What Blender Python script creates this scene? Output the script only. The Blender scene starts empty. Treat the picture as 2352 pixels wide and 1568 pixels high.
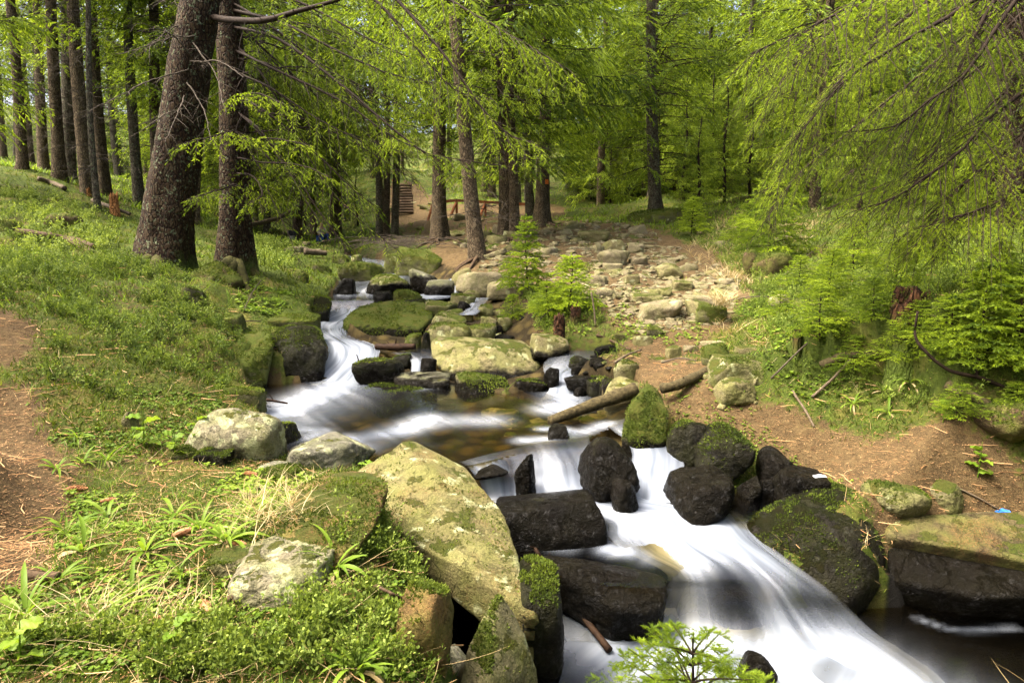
import bpy, bmesh, math, random
import numpy as np
from mathutils import Vector, Matrix

# ------------------------------------------------------------------ camera, sky, sun, exposure
SC = bpy.context.scene
COL = SC.collection
EYE = np.array([0.0, 0.0, 1.65]); PITCH = math.radians(9.0); FPX = 1568.0; CX, CY = 1176.0, 784.0
cam_data = bpy.data.cameras.new('camera'); cam_data.lens = 24.0; cam_data.sensor_width = 36.0
cam_data.clip_start = 0.05; cam_data.clip_end = 600.0
cam = bpy.data.objects.new('camera', cam_data); COL.objects.link(cam)
cam.location = EYE; cam.rotation_euler = (math.radians(90) - PITCH, 0, 0)
SC.camera = cam

SUN_EL, SUN_AZ = math.radians(60), math.radians(-100)     # azimuth from +Y towards +X: high, from the left
world = bpy.data.worlds.new('World'); SC.world = world; world.use_nodes = True
wn = world.node_tree; bg = wn.nodes['Background']
sky = wn.nodes.new('ShaderNodeTexSky'); sky.sky_type = 'NISHITA'; sky.sun_disc = False
sky.sun_elevation = SUN_EL; sky.sun_rotation = SUN_AZ; sky.air_density = 0.6; sky.dust_density = 9.0; sky.ozone_density = 0.4
wn.links.new(sky.outputs['Color'], bg.inputs['Color']); bg.inputs['Strength'].default_value = 0.15
sun_data = bpy.data.lights.new('sun', 'SUN'); sun_data.energy = 1.5; sun_data.angle = math.radians(22); sun_data.color = (1.0, 0.95, 0.86)
sun = bpy.data.objects.new('sun', sun_data); COL.objects.link(sun)
sd = Vector((math.sin(SUN_AZ) * math.cos(SUN_EL), math.cos(SUN_AZ) * math.cos(SUN_EL), math.sin(SUN_EL)))
sun.rotation_euler = sd.to_track_quat('Z', 'Y').to_euler(); sun.location = (0, 0, 40)
SC.view_settings.view_transform = 'Standard'; SC.view_settings.look = 'None'
SC.view_settings.exposure = 2.75; SC.view_settings.gamma = 1.0
SC.render.engine = 'CYCLES'
SC.cycles.use_denoising = True; SC.cycles.max_bounces = 7; SC.cycles.diffuse_bounces = 4; SC.cycles.glossy_bounces = 3
SC.cycles.transmission_bounces = 4; SC.cycles.transparent_max_bounces = 10
SC.cycles.caustics_reflective = False; SC.cycles.caustics_refractive = False
SC.cycles.sample_clamp_indirect = 6.0

# ------------------------------------------------------------------ numeric helpers
_t = np.random.RandomState(7).rand(65536).astype(np.float32)
def vnoise(p):
    p = np.asarray(p, dtype=np.float64); i = np.floor(p).astype(np.int64); f = p - i; f = f * f * (3 - 2 * f)
    def h(dx, dy, dz):
        return _t[((i[:, 0] + dx) * 73856093 ^ (i[:, 1] + dy) * 19349663 ^ (i[:, 2] + dz) * 83492791) & 65535]
    x, y, z = f[:, 0], f[:, 1], f[:, 2]
    a = h(0, 0, 0) * (1 - x) + h(1, 0, 0) * x; b = h(0, 1, 0) * (1 - x) + h(1, 1, 0) * x
    c = h(0, 0, 1) * (1 - x) + h(1, 0, 1) * x; d = h(0, 1, 1) * (1 - x) + h(1, 1, 1) * x
    return ((a * (1 - y) + b * y) * (1 - z) + (c * (1 - y) + d * y) * z) * 2 - 1
def fbm(p, o=4, g=0.5):
    p = np.asarray(p, dtype=np.float64); s = 0; a = 1; t = 0
    for k in range(o):
        s = s + a * vnoise(p + 17.3 * k); t += a; a *= g; p = p * 2.03
    return s / t
def sm(a, b, x):
    t = np.clip((x - a) / (b - a), 0, 1); return t * t * (3 - 2 * t)
SP, CP = math.sin(PITCH), math.cos(PITCH)
def ray(u, v):
    a = (u - CX) / FPX; b = (CY - v) / FPX
    return np.array([a, CP + b * SP, b * CP - SP])
def at(u, v, Y):
    d = ray(u, v); return EYE + d * (Y / d[1])
def atz(u, v, z):
    d = ray(u, v); return EYE + d * ((z - EYE[2]) / d[2])

class MB:                                                  # collects vertices and faces of one mesh
    def __init__(s): s.v = []; s.t = []; s.q = []; s.n = 0; s.a = []; s.uv = []
    def add(s, v, tri=None, quad=None, tint=0.5, uv=None):
        v = np.asarray(v, dtype=np.float32).reshape(-1, 3)
        if tri is not None and len(tri): s.t.append(np.asarray(tri, dtype=np.int32).reshape(-1, 3) + s.n)
        if quad is not None and len(quad): s.q.append(np.asarray(quad, dtype=np.int32).reshape(-1, 4) + s.n)
        s.v.append(v); s.a.append(np.broadcast_to(np.asarray(tint, dtype=np.float32), (len(v),)))
        s.uv.append(np.zeros((len(v), 2), np.float32) if uv is None else np.asarray(uv, np.float32))
        s.n += len(v)
    def merge(s, o, M=None, tint=None):
        if not o.n: return
        v = np.concatenate(o.v)
        if M is not None: v = v @ np.asarray(M)[:3, :3].T + np.asarray(M)[:3, 3]
        s.add(v, np.concatenate(o.t) if o.t else None, np.concatenate(o.q) if o.q else None, np.concatenate(o.a) if tint is None else tint, np.concatenate(o.uv))
    def mesh(s, name, mat, smooth=True, origin=None, extra=None):
        me = bpy.data.meshes.new(name)
        v = np.concatenate(s.v) if s.v else np.zeros((0, 3), np.float32)
        if origin is not None: v = v - np.asarray(origin, np.float32)
        t = np.concatenate(s.t) if s.t else np.zeros((0, 3), np.int32)
        q = np.concatenate(s.q) if s.q else np.zeros((0, 4), np.int32)
        me.vertices.add(len(v)); me.vertices.foreach_set('co', np.ascontiguousarray(v, np.float32).ravel())
        li = np.concatenate([t.ravel(), q.ravel()]).astype(np.int32)
        me.loops.add(len(li)); me.loops.foreach_set('vertex_index', li)
        ls = np.concatenate([np.arange(len(t)) * 3, len(t) * 3 + np.arange(len(q)) * 4]).astype(np.int32)
        me.polygons.add(len(ls)); me.polygons.foreach_set('loop_start', ls)
        me.polygons.foreach_set('use_smooth', np.full(len(ls), smooth, dtype=bool))
        at_ = me.attributes.new('tint', 'FLOAT', 'POINT')
        if len(v): at_.data.foreach_set('value', np.concatenate(s.a).astype(np.float32))
        uvl = np.concatenate(s.uv) if s.uv else np.zeros((0, 2), np.float32)
        if len(v) and uvl.any():
            au = me.attributes.new('flow', 'FLOAT2', 'POINT'); au.data.foreach_set('vector', uvl.ravel())
        if extra:
            for k, arr in extra.items():
                ax = me.attributes.new(k, 'FLOAT', 'POINT'); ax.data.foreach_set('value', np.asarray(arr, np.float32))
        me.update(calc_edges=True); me.materials.append(mat)
        return me
def link(name, me, parent=None, loc=None, label=None, cat=None, group=None, kind=None):
    o = bpy.data.objects.new(name, me); COL.objects.link(o)
    if parent is not None: o.parent = parent
    if loc is not None: o.location = [float(c) for c in loc]
    return tag(o, label, cat, group, kind)
def tag(o, label=None, cat=None, group=None, kind=None):
    if label: o['label'] = label
    if cat: o['category'] = cat
    if group: o['group'] = group
    if kind: o['kind'] = kind
    return o
def tubes(P, R, sides=5, cap=True):                        # P (M,K,3), R (M,K) -> verts, quads
    P = np.asarray(P, float); R = np.asarray(R, float)
    if P.ndim == 2: P = P[None]; R = R[None]
    M, K, _ = P.shape
    T = np.gradient(P, axis=1); T /= np.linalg.norm(T, axis=2, keepdims=True) + 1e-9
    ref = np.where(np.abs(T[:, :1, 2:3]) > 0.8, np.array([1.0, 0, 0]), np.array([0, 0, 1.0]))
    N = np.cross(T, np.broadcast_to(ref, T.shape)); N /= np.linalg.norm(N, axis=2, keepdims=True) + 1e-9
    B = np.cross(T, N)
    an = np.arange(sides) * 2 * np.pi / sides
    ring = N[:, :, None, :] * np.cos(an)[None, None, :, None] + B[:, :, None, :] * np.sin(an)[None, None, :, None]
    V = P[:, :, None, :] + ring * R[:, :, None, None]
    k = np.arange(K - 1)[:, None]; s_ = np.arange(sides)[None, :]; s2 = (s_ + 1) % sides
    q = np.stack([k * sides + s_, k * sides + s2, (k + 1) * sides + s2, (k + 1) * sides + s_], -1).reshape(-1, 4)
    Q = (q[None] + (np.arange(M) * K * sides)[:, None, None]).reshape(-1, 4)
    return V.reshape(-1, 3), Q
def spline(pts, n):                                        # Catmull-Rom through pts
    p = np.asarray(pts, float)
    if len(p) == 2: return p[0] + (p[1] - p[0]) * np.linspace(0, 1, n)[:, None]
    e = np.vstack([2 * p[0] - p[1], p, 2 * p[-1] - p[-2]]); t = np.linspace(0, len(p) - 1, n)
    i = np.clip(t.astype(int), 0, len(p) - 2); f = (t - i)[:, None]
    a, b, c, d = e[i], e[i + 1], e[i + 2], e[i + 3]
    return 0.5 * (2 * b + (c - a) * f + (2 * a - 5 * b + 4 * c - d) * f ** 2 + (3 * b - a - 3 * c + d) * f ** 3)
def in_poly(x, y, poly):
    poly = np.asarray(poly); r = np.zeros(x.shape, bool); j = len(poly) - 1
    for i in range(len(poly)):
        xi, yi = poly[i][:2]; xj, yj = poly[j][:2]
        r ^= ((yi > y) != (yj > y)) & (x < (xj - xi) * (y - yi) / (yj - yi + 1e-12) + xi); j = i
    return r
def poly_dist(x, y, poly):
    d = np.full(x.shape, 1e9); n = len(poly)
    for i in range(n):
        a = np.asarray(poly[i][:2]); b = np.asarray(poly[(i + 1) % n][:2]); ab = b - a
        t = np.clip(((x - a[0]) * ab[0] + (y - a[1]) * ab[1]) / (ab @ ab + 1e-12), 0, 1)
        d = np.minimum(d, np.hypot(x - a[0] - t * ab[0], y - a[1] - t * ab[1]))
    return d

# ------------------------------------------------------------------ materials
def mk(name):
    m = bpy.data.materials.new(name); m.use_nodes = True; nt = m.node_tree
    for n in list(nt.nodes): nt.nodes.remove(n)
    return m, nt, nt.nodes.new('ShaderNodeOutputMaterial')
def nd(nt, typ, **kw):
    n = nt.nodes.new('ShaderNode' + typ)
    for k, v in kw.items():
        if k.startswith('i_'):
            n.inputs[k[2:].replace('_', ' ')].default_value = v
        else: setattr(n, k, v)
    return n
def lk(nt, a, b): nt.links.new(a, b)
def ramp(nt, src, stops, interp='LINEAR'):
    r = nd(nt, 'ValToRGB'); r.color_ramp.interpolation = interp; e = r.color_ramp.elements
    while len(e) < len(stops): e.new(0.5)
    for k, (p, c) in enumerate(stops):
        e[k].position = p; e[k].color = tuple(c) + (1,) if isinstance(c, (tuple, list)) else (c, c, c, 1)
    lk(nt, src, r.inputs[0]); return r.outputs[0]
def mixc(nt, f, a, b, mode='MIX'):
    m = nd(nt, 'Mix', data_type='RGBA', blend_type=mode)
    if isinstance(f, (int, float)): m.inputs[0].default_value = f
    else: lk(nt, f, m.inputs[0])
    for s, c in ((6, a), (7, b)):
        if isinstance(c, (tuple, list)): m.inputs[s].default_value = tuple(c) + (1,)
        else: lk(nt, c, m.inputs[s])
    return m.outputs[2]
def mth(nt, op, a, b=None, clamp=False):
    m = nd(nt, 'Math', operation=op, use_clamp=clamp)
    for k, c in ((0, a), (1, b)):
        if c is None: continue
        if isinstance(c, (int, float)): m.inputs[k].default_value = c
        else: lk(nt, c, m.inputs[k])
    return m.outputs[0]
def noise(nt, vec, scale, detail=4, rough=0.55, dist=0.0):
    n = nd(nt, 'TexNoise'); n.inputs['Scale'].default_value = scale; n.inputs['Detail'].default_value = detail
    n.inputs['Roughness'].default_value = rough; n.inputs['Distortion'].default_value = dist
    if vec is not None: lk(nt, vec, n.inputs['Vector'])
    return n.outputs['Fac']
def attr(nt, name, typ='GEOMETRY'):
    a = nd(nt, 'Attribute', attribute_type=typ); a.attribute_name = name; return a.outputs['Fac']
def bump(nt, h, strength=0.5, dist=0.02, nrm=None):
    b = nd(nt, 'Bump'); b.inputs['Strength'].default_value = strength; b.inputs['Distance'].default_value = dist
    lk(nt, h, b.inputs['Height'])
    if nrm is not None: lk(nt, nrm, b.inputs['Normal'])
    return b.outputs[0]
def mapped(nt, vec, scale):
    m = nd(nt, 'Mapping'); m.inputs['Scale'].default_value = scale; lk(nt, vec, m.inputs['Vector']); return m.outputs[0]

def rock_material(name, c0, c1, c2, moss=0.5, lichen=0.3, wet=0.0, litter=0.0):
    """dry stone with grain, lichen patches, moss on upward faces and a wet dark band at the water"""
    m, nt, out = mk(name); tc = nd(nt, 'TexCoord'); geo = nd(nt, 'NewGeometry'); info = nd(nt, 'ObjectInfo')
    off = nd(nt, 'VectorMath', operation='MULTIPLY_ADD'); lk(nt, info.outputs['Random'], off.inputs[0])
    off.inputs[1].default_value = (37, 91, 53); lk(nt, geo.outputs['Position'], off.inputs[2]); P = off.outputs[0]
    n1 = noise(nt, P, 2.2, 6, 0.6, 0.4); n2 = noise(nt, P, 14, 6, 0.65); n3 = noise(nt, P, 70, 4, 0.7)
    base = ramp(nt, n1, [(0.32, c0), (0.5, c1), (0.68, c2)])
    base = mixc(nt, mth(nt, 'MULTIPLY', ramp(nt, n2, [(0.35, 0.0), (0.65, 1.0)]), 0.55), base, tuple(x * 0.45 for x in c1))
    base = mixc(nt, mth(nt, 'MULTIPLY', ramp(nt, n3, [(0.4, 0.0), (0.7, 1.0)]), 0.45), base, tuple(min(1, x * 1.7) for x in c2))
    # lichen: blotches with crisp edges
    vo = nd(nt, 'TexVoronoi', feature='SMOOTH_F1'); vo.inputs['Scale'].default_value = 8.0
    wv = nd(nt, 'VectorMath', operation='MULTIPLY_ADD'); nz = nd(nt, 'TexNoise'); nz.inputs['Scale'].default_value = 20
    lk(nt, P, nz.inputs['Vector']); lk(nt, nz.outputs['Color'], wv.inputs[0]); wv.inputs[1].default_value = (0.12, 0.12, 0.12); lk(nt, P, wv.inputs[2])
    lk(nt, wv.outputs[0], vo.inputs['Vector'])
    lm = mth(nt, 'MULTIPLY', ramp(nt, vo.outputs['Distance'], [(0.28, 1.0), (0.36, 0.0)]), ramp(nt, noise(nt, P, 3.1, 4), [(0.62 - lichen * 0.35, 0.0), (0.66 - lichen * 0.3, 1.0)]))
    lm = mth(nt, 'MULTIPLY', lm, ramp(nt, n3, [(0.35, 0.4), (0.55, 1.0)]))
    base = mixc(nt, lm, base, mixc(nt, n2, (0.20, 0.21, 0.075), (0.38, 0.38, 0.24)))
    sep = nd(nt, 'SeparateXYZ'); lk(nt, geo.outputs['Normal'], sep.inputs[0])
    # algae film, then moss on top
    film = mth(nt, 'MULTIPLY', ramp(nt, noise(nt, P, 5, 5, 0.6), [(0.38, 0.0), (0.62, 1.0)]), min(0.75, 0.25 + moss * 0.6))
    base = mixc(nt, film, base, (0.10, 0.115, 0.018))
    mm = mth(nt, 'ADD', mth(nt, 'MULTIPLY', sep.outputs[2], 0.35), mth(nt, 'MULTIPLY', noise(nt, P, 4.5, 6, 0.7), 0.95))
    mo = ramp(nt, mth(nt, 'ADD', mm, moss * 0.6), [(0.98, 0.0), (1.12, 1.0)])
    mcol = mixc(nt, noise(nt, P, 45, 3, 0.7), (0.018, 0.030, 0.005), (0.085, 0.105, 0.012))
    mcol = mixc(nt, mth(nt, 'MULTIPLY', ramp(nt, noise(nt, P, 9, 4), [(0.45, 0.0), (0.7, 1.0)]), 0.6), mcol, (0.085, 0.068, 0.016))
    base = mixc(nt, mo, base, mcol)
    if litter > 0:
        ws = mapped(nt, P, (1, 1, 1)); lf = ramp(nt, noise(nt, ws, 120, 3, 0.8), [(0.5, 0.0), (0.6, 1.0)])
        lf = mth(nt, 'MULTIPLY', lf, ramp(nt, noise(nt, P, 3.3, 3), [(0.5, 0.0), (0.62, litter)]))
        base = mixc(nt, lf, base, (0.12, 0.062, 0.022))
    wz = attr(nt, 'wet_z', 'OBJECT'); psep = nd(nt, 'SeparateXYZ'); lk(nt, geo.outputs['Position'], psep.inputs[0])
    wl = mth(nt, 'SUBTRACT', mth(nt, 'ADD', wz, mth(nt, 'MULTIPLY', noise(nt, P, 6, 4), 0.24)), psep.outputs[2])
    wt = ramp(nt, mth(nt, 'ADD', mth(nt, 'MULTIPLY', wl, 6.0), 0.0), [(0.35, 0.0), (0.75, 1.0)])
    wt = mth(nt, 'MAXIMUM', wt, wet)
    base = mixc(nt, wt, base, mixc(nt, 0.8, base, (0.028, 0.025, 0.018), 'MULTIPLY'))
    base = mixc(nt, mth(nt, 'MULTIPLY', wt, 0.92), base, mixc(nt, n1, (0.0010, 0.0008, 0.0006), (0.0065, 0.0050, 0.0030)))
    b = nd(nt, 'BsdfPrincipled'); lk(nt, base, b.inputs['Base Color'])
    rr = mixc(nt, wt, (0.85, 0.85, 0.85), mixc(nt, n2, (0.14, 0.14, 0.14), (0.4, 0.4, 0.4)))
    gl_ = ramp(nt, noise(nt, P, 22, 5, 0.7), [(0.54, 0.035), (0.72, 0.3)]); lk(nt, mixc(nt, wt, (0.12, 0.12, 0.12), gl_), b.inputs['Specular IOR Level'])
    rr = mixc(nt, mo, rr, (0.95, 0.95, 0.95)); lk(nt, rr, b.inputs['Roughness'])
    h = mth(nt, 'ADD', mth(nt, 'MULTIPLY', n2, 0.9), mth(nt, 'MULTIPLY', n3, 0.35))
    h = mth(nt, 'ADD', h, mth(nt, 'MULTIPLY', ramp(nt, mth(nt, 'ABSOLUTE', mth(nt, 'SUBTRACT', noise(nt, P, 3.4, 7, 0.62, 0.6), 0.5)), [(0.0, 0.0), (0.02, 1.0)]), 0.22))
    h = mth(nt, 'ADD', h, mth(nt, 'MULTIPLY', mth(nt, 'MULTIPLY', noise(nt, P, 90, 4, 0.8), mo), 0.9))
    lk(nt, bump(nt, h, 1.0, 0.04), b.inputs['Normal']); lk(nt, b.outputs[0], out.inputs[0]); return m
ROCK = {
 'tan':    rock_material('stone_tan', (0.065, 0.055, 0.023), (0.115, 0.098, 0.043), (0.17, 0.145, 0.07), 0.3, 0.25),
 'pale':   rock_material('stone_pale', (0.075, 0.06, 0.032), (0.135, 0.11, 0.062), (0.21, 0.175, 0.105), 0.15, 0.15),
 'olive':  rock_material('stone_olive', (0.05, 0.045, 0.02), (0.09, 0.08, 0.036), (0.15, 0.13, 0.065), 0.45, 0.3),
 'mossy':  rock_material('stone_mossy', (0.035, 0.032, 0.018), (0.06, 0.055, 0.028), (0.10, 0.09, 0.045), 0.75, 0.1),
 'wet':    rock_material('stone_wet', (0.02, 0.019, 0.016), (0.035, 0.033, 0.027), (0.06, 0.056, 0.046), 0.0, 0.0, 0.95),
 'wetmoss': rock_material('stone_wet_mossy', (0.022, 0.02, 0.015), (0.04, 0.037, 0.026), (0.065, 0.06, 0.04), 0.40, 0.05, 0.75),
 'lichen': rock_material('stone_lichen', (0.07, 0.06, 0.035), (0.12, 0.105, 0.065), (0.18, 0.16, 0.10), 0.2, 0.95),
 'grey':   rock_material('stone_grey', (0.05, 0.047, 0.034), (0.085, 0.08, 0.057), (0.14, 0.13, 0.09), 0.15, 0.3),
 'shelf':  rock_material('stone_shelf', (0.02, 0.015, 0.007), (0.042, 0.032, 0.014), (0.07, 0.053, 0.024), 0.25, 0.05, 0.0, 1.0),
 'humus':  rock_material('stone_humus', (0.035, 0.022, 0.008), (0.075, 0.047, 0.015), (0.115, 0.078, 0.025), 0.35, 0.0, 0.0, 1.0),
 'slab':   rock_material('stone_slab', (0.05, 0.043, 0.015), (0.09, 0.078, 0.028), (0.145, 0.127, 0.052), 0.2, 0.45, 0.0, 1.0),
}
def ground_material():
    m, nt, out = mk('forest_floor'); geo = nd(nt, 'NewGeometry'); P = geo.outputs['Position']
    mo = attr(nt, 'tint'); bed = attr(nt, 'bed')
    n1 = noise(nt, P, 1.7, 5, 0.6); n2 = noise(nt, P, 11, 6, 0.7); n3 = noise(nt, P, 95, 4, 0.8)
    soil = ramp(nt, n2, [(0.3, (0.018, 0.012, 0.0055)), (0.5, (0.058, 0.039, 0.016)), (0.72, (0.125, 0.087, 0.037))])
    soil = mixc(nt, ramp(nt, n3, [(0.45, 0.0), (0.62, 0.75)]), mixc(nt, ramp(nt, n1, [(0.35, 0.0), (0.6, 1.0)]), soil, soil), (0.165, 0.115, 0.05))
    soil = mixc(nt, ramp(nt, noise(nt, P, 140, 3, 0.8), [(0.5, 0.0), (0.66, 0.8)]), soil, (0.06, 0.032, 0.016))
    moss = ramp(nt, n2, [(0.3, (0.017, 0.026, 0.004)), (0.52, (0.05, 0.068, 0.008)), (0.7, (0.10, 0.125, 0.016))])
    moss = mixc(nt, ramp(nt, n3, [(0.4, 0.0), (0.65, 0.8)]), moss, (0.03, 0.045, 0.008))
    moss = mixc(nt, ramp(nt, n1, [(0.5, 0.0), (0.7, 0.55)]), moss, (0.15, 0.11, 0.03))
    f = ramp(nt, mth(nt, 'ADD', mo, mth(nt, 'MULTIPLY', mth(nt, 'SUBTRACT', n2, 0.5), 1.5)), [(0.38, 0.0), (0.62, 1.0)])
    c = mixc(nt, f, soil, moss)
    vo = nd(nt, 'TexVoronoi'); vo.inputs['Scale'].default_value = 5.0; lk(nt, P, vo.inputs['Vector'])
    bc = mixc(nt, vo.outputs['Color'], (0.026, 0.020, 0.006), (0.075, 0.056, 0.016)); bc = mixc(nt, ramp(nt, vo.outputs['Distance'], [(0.25, 0.0), (0.6, 1.0)]), bc, (0.012, 0.009, 0.003)); bc = mixc(nt, mo, bc, (0.004, 0.0035, 0.0025))  # on the bed the tint value mixes in near-black for depth and shade
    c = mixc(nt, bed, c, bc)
    b = nd(nt, 'BsdfPrincipled'); lk(nt, c, b.inputs['Base Color']); b.inputs['Roughness'].default_value = 0.92; b.inputs['Specular IOR Level'].default_value = 0.1
    lk(nt, bump(nt, mth(nt, 'ADD', n2, mth(nt, 'MULTIPLY', n3, 0.7)), 0.9, 0.04), b.inputs['Normal']); lk(nt, b.outputs[0], out.inputs[0]); return m
def water_material():
    m, nt, out = mk('stream_water_surface'); foam = attr(nt, 'tint')
    fl = nd(nt, 'Attribute', attribute_type='GEOMETRY'); fl.attribute_name = 'flow'
    st = noise(nt, mapped(nt, fl.outputs['Vector'], (13, 0.8, 1)), 1.0, 2, 0.5, 0.3)
    st2 = noise(nt, mapped(nt, fl.outputs['Vector'], (4.5, 0.45, 1)), 1.0, 3, 0.5, 0.5)
    s = mth(nt, 'ADD', mth(nt, 'MULTIPLY', st, 0.35), mth(nt, 'MULTIPLY', st2, 1.05))
    f = mth(nt, 'MULTIPLY', mth(nt, 'POWER', foam, 1.25), mth(nt, 'SUBTRACT', mth(nt, 'MULTIPLY', s, 1.65), 0.24), clamp=True)
    f = mth(nt, 'ADD', f, mth(nt, 'MULTIPLY', mth(nt, 'SUBTRACT', foam, 0.94), 1.6, clamp=True), clamp=True)
    tr = nd(nt, 'BsdfTransparent'); tr.inputs[0].default_value = (0.70, 0.62, 0.42, 1)
    gl = nd(nt, 'BsdfGlossy'); gl.inputs['Roughness'].default_value = 0.14; gl.inputs[0].default_value = (0.95, 0.97, 1, 1)
    geo = nd(nt, 'NewGeometry')
    lk(nt, bump(nt, noise(nt, geo.outputs['Position'], 3.5, 3), 0.12, 0.05), gl.inputs['Normal'])
    fr = nd(nt, 'Fresnel'); fr.inputs[0].default_value = 1.33
    clear = nd(nt, 'MixShader'); lk(nt, fr.outputs[0], clear.inputs[0]); lk(nt, tr.outputs[0], clear.inputs[1]); lk(nt, gl.outputs[0], clear.inputs[2])
    df = nd(nt, 'BsdfPrincipled'); lk(nt, ramp(nt, s, [(0.5, (0.14, 0.165, 0.205)), (0.72, (0.25, 0.28, 0.32)), (0.88, (0.36, 0.385, 0.41))]), df.inputs['Base Color']); df.inputs['Roughness'].default_value = 0.75; df.inputs['Specular IOR Level'].default_value = 0.2
    tl = nd(nt, 'BsdfTranslucent'); tl.inputs[0].default_value = (0.24, 0.28, 0.33, 1)
    wm = nd(nt, 'MixShader'); wm.inputs[0].default_value = 0.3; lk(nt, df.outputs[0], wm.inputs[1]); lk(nt, tl.outputs[0], wm.inputs[2])
    mx = nd(nt, 'MixShader'); lk(nt, f, mx.inputs[0]); lk(nt, clear.outputs[0], mx.inputs[1]); lk(nt, wm.outputs[0], mx.inputs[2])
    lk(nt, mx.outputs[0], out.inputs[0]); return m
def leaf_material(name, stops, trans=0.45, rough=0.6):
    m, nt, out = mk(name); t = attr(nt, 'tint'); info = nd(nt, 'ObjectInfo')
    x = mth(nt, 'ADD', t, mth(nt, 'MULTIPLY', mth(nt, 'SUBTRACT', info.outputs['Random'], 0.5), 0.25), clamp=True)
    c = ramp(nt, x, stops)
    b = nd(nt, 'BsdfPrincipled'); lk(nt, c, b.inputs['Base Color']); b.inputs['Roughness'].default_value = rough
    b.inputs['Specular IOR Level'].default_value = 0.15
    tl = nd(nt, 'BsdfTranslucent'); lk(nt, mixc(nt, 1.0, c, (1.25, 1.2, 0.75), 'MULTIPLY'), tl.inputs[0])
    mx = nd(nt, 'MixShader'); mx.inputs[0].default_value = trans; lk(nt, b.outputs[0], mx.inputs[1]); lk(nt, tl.outputs[0], mx.inputs[2])
    lk(nt, mx.outputs[0], out.inputs[0]); return m
def bark_material(name, c0, c1, c2, moss_h=0.0, lich=0.3, vs=9.0):
    m, nt, out = mk(name); tc = nd(nt, 'TexCoord'); P = tc.outputs['Object']; geo = nd(nt, 'NewGeometry')
    W = geo.outputs['Position']; V = mapped(nt, W, (1.0, 1.0, 0.42))
    nz = nd(nt, 'TexNoise'); nz.inputs['Scale'].default_value = 9; lk(nt, V, nz.inputs['Vector'])
    wv = nd(nt, 'VectorMath', operation='MULTIPLY_ADD'); lk(nt, nz.outputs['Color'], wv.inputs[0]); wv.inputs[1].default_value = (0.14, 0.14, 0.14); lk(nt, V, wv.inputs[2])
    vo = nd(nt, 'TexVoronoi', feature='DISTANCE_TO_EDGE'); vo.inputs['Scale'].default_value = vs * 2.6; lk(nt, wv.outputs[0], vo.inputs['Vector'])
    ed = ramp(nt, vo.outputs['Distance'], [(0.0, 0.0), (0.16, 1.0)])
    n1 = noise(nt, W, 5, 5, 0.65); n2 = noise(nt, W, 40, 4, 0.7)
    c = ramp(nt, n1, [(0.3, c0), (0.5, c1), (0.7, c2)])
    c = mixc(nt, ramp(nt, n2, [(0.35, 0.55), (0.65, 0.0)]), c, tuple(x * 0.4 for x in c0))
    c = mixc(nt, ed, tuple(x * 0.3 for x in c0), c)
    lm = ramp(nt, noise(nt, W, 16, 5, 0.7), [(0.66 - lich * 0.2, 0.0), (0.72 - lich * 0.2, 0.8)])
    c = mixc(nt, lm, c, (0.12, 0.145, 0.08))
    if moss_h > 0:
        s = nd(nt, 'SeparateXYZ'); lk(nt, P, s.inputs[0])
        f = ramp(nt, mth(nt, 'SUBTRACT', mth(nt, 'ADD', moss_h, mth(nt, 'MULTIPLY', n1, 0.7)), s.outputs[2]), [(0.3, 0.0), (0.6, 0.85)])
        c = mixc(nt, f, c, mixc(nt, n2, (0.03, 0.05, 0.008), (0.10, 0.14, 0.02)))
    b = nd(nt, 'BsdfPrincipled'); lk(nt, c, b.inputs['Base Color']); b.inputs['Roughness'].default_value = 0.9; b.inputs['Specular IOR Level'].default_value = 0.1
    h = mth(nt, 'ADD', mth(nt, 'MULTIPLY', ed, 0.8), mth(nt, 'MULTIPLY', n2, 0.5))
    lk(nt, bump(nt, h, 0.9, 0.025), b.inputs['Normal']); lk(nt, b.outputs[0], out.inputs[0]); return m
def plain(name, c0, c1, scale=12.0, rough=0.8, bmp=0.4):
    m, nt, out = mk(name); geo = nd(nt, 'NewGeometry'); n = noise(nt, geo.outputs['Position'], scale, 5, 0.65)
    b = nd(nt, 'BsdfPrincipled'); lk(nt, ramp(nt, n, [(0.3, c0), (0.7, c1)]), b.inputs['Base Color']); b.inputs['Roughness'].default_value = rough; b.inputs['Specular IOR Level'].default_value = 0.1
    if bmp: lk(nt, bump(nt, n, bmp, 0.01), b.inputs['Normal'])
    lk(nt, b.outputs[0], out.inputs[0]); return m
M_GROUND = ground_material(); M_WATER = water_material()
M_NEEDLE = leaf_material('spruce_needles', [(0.0, (0.03, 0.058, 0.008)), (0.35, (0.10, 0.152, 0.012)), (0.65, (0.20, 0.275, 0.018)), (1.0, (0.32, 0.42, 0.04))], 0.55)
M_NEEDLE_B = leaf_material('spruce_needles_shaded_kind', [(0.0, (0.016, 0.035, 0.009)), (0.5, (0.05, 0.085, 0.014)), (1.0, (0.12, 0.18, 0.03))], 0.4)
M_LEAF = leaf_material('herb_leaves', [(0.0, (0.03, 0.068, 0.009)), (0.5, (0.098, 0.165, 0.012)), (1.0, (0.215, 0.285, 0.03))], 0.45, 0.5)
M_SHRUB = leaf_material('bilberry_leaves', [(0.0, (0.02, 0.036, 0.006)), (0.5, (0.064, 0.102, 0.010)), (1.0, (0.22, 0.28, 0.05))], 0.4)
M_STRAW = leaf_material('dry_straw', [(0.0, (0.13, 0.08, 0.03)), (0.5, (0.27, 0.20, 0.09)), (1.0, (0.42, 0.36, 0.20))], 0.25, 0.7)
M_LITTER = leaf_material('needle_litter_bits', [(0.0, (0.07, 0.035, 0.016)), (0.5, (0.26, 0.14, 0.055)), (1.0, (0.48, 0.31, 0.15))], 0.1, 0.8)
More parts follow.
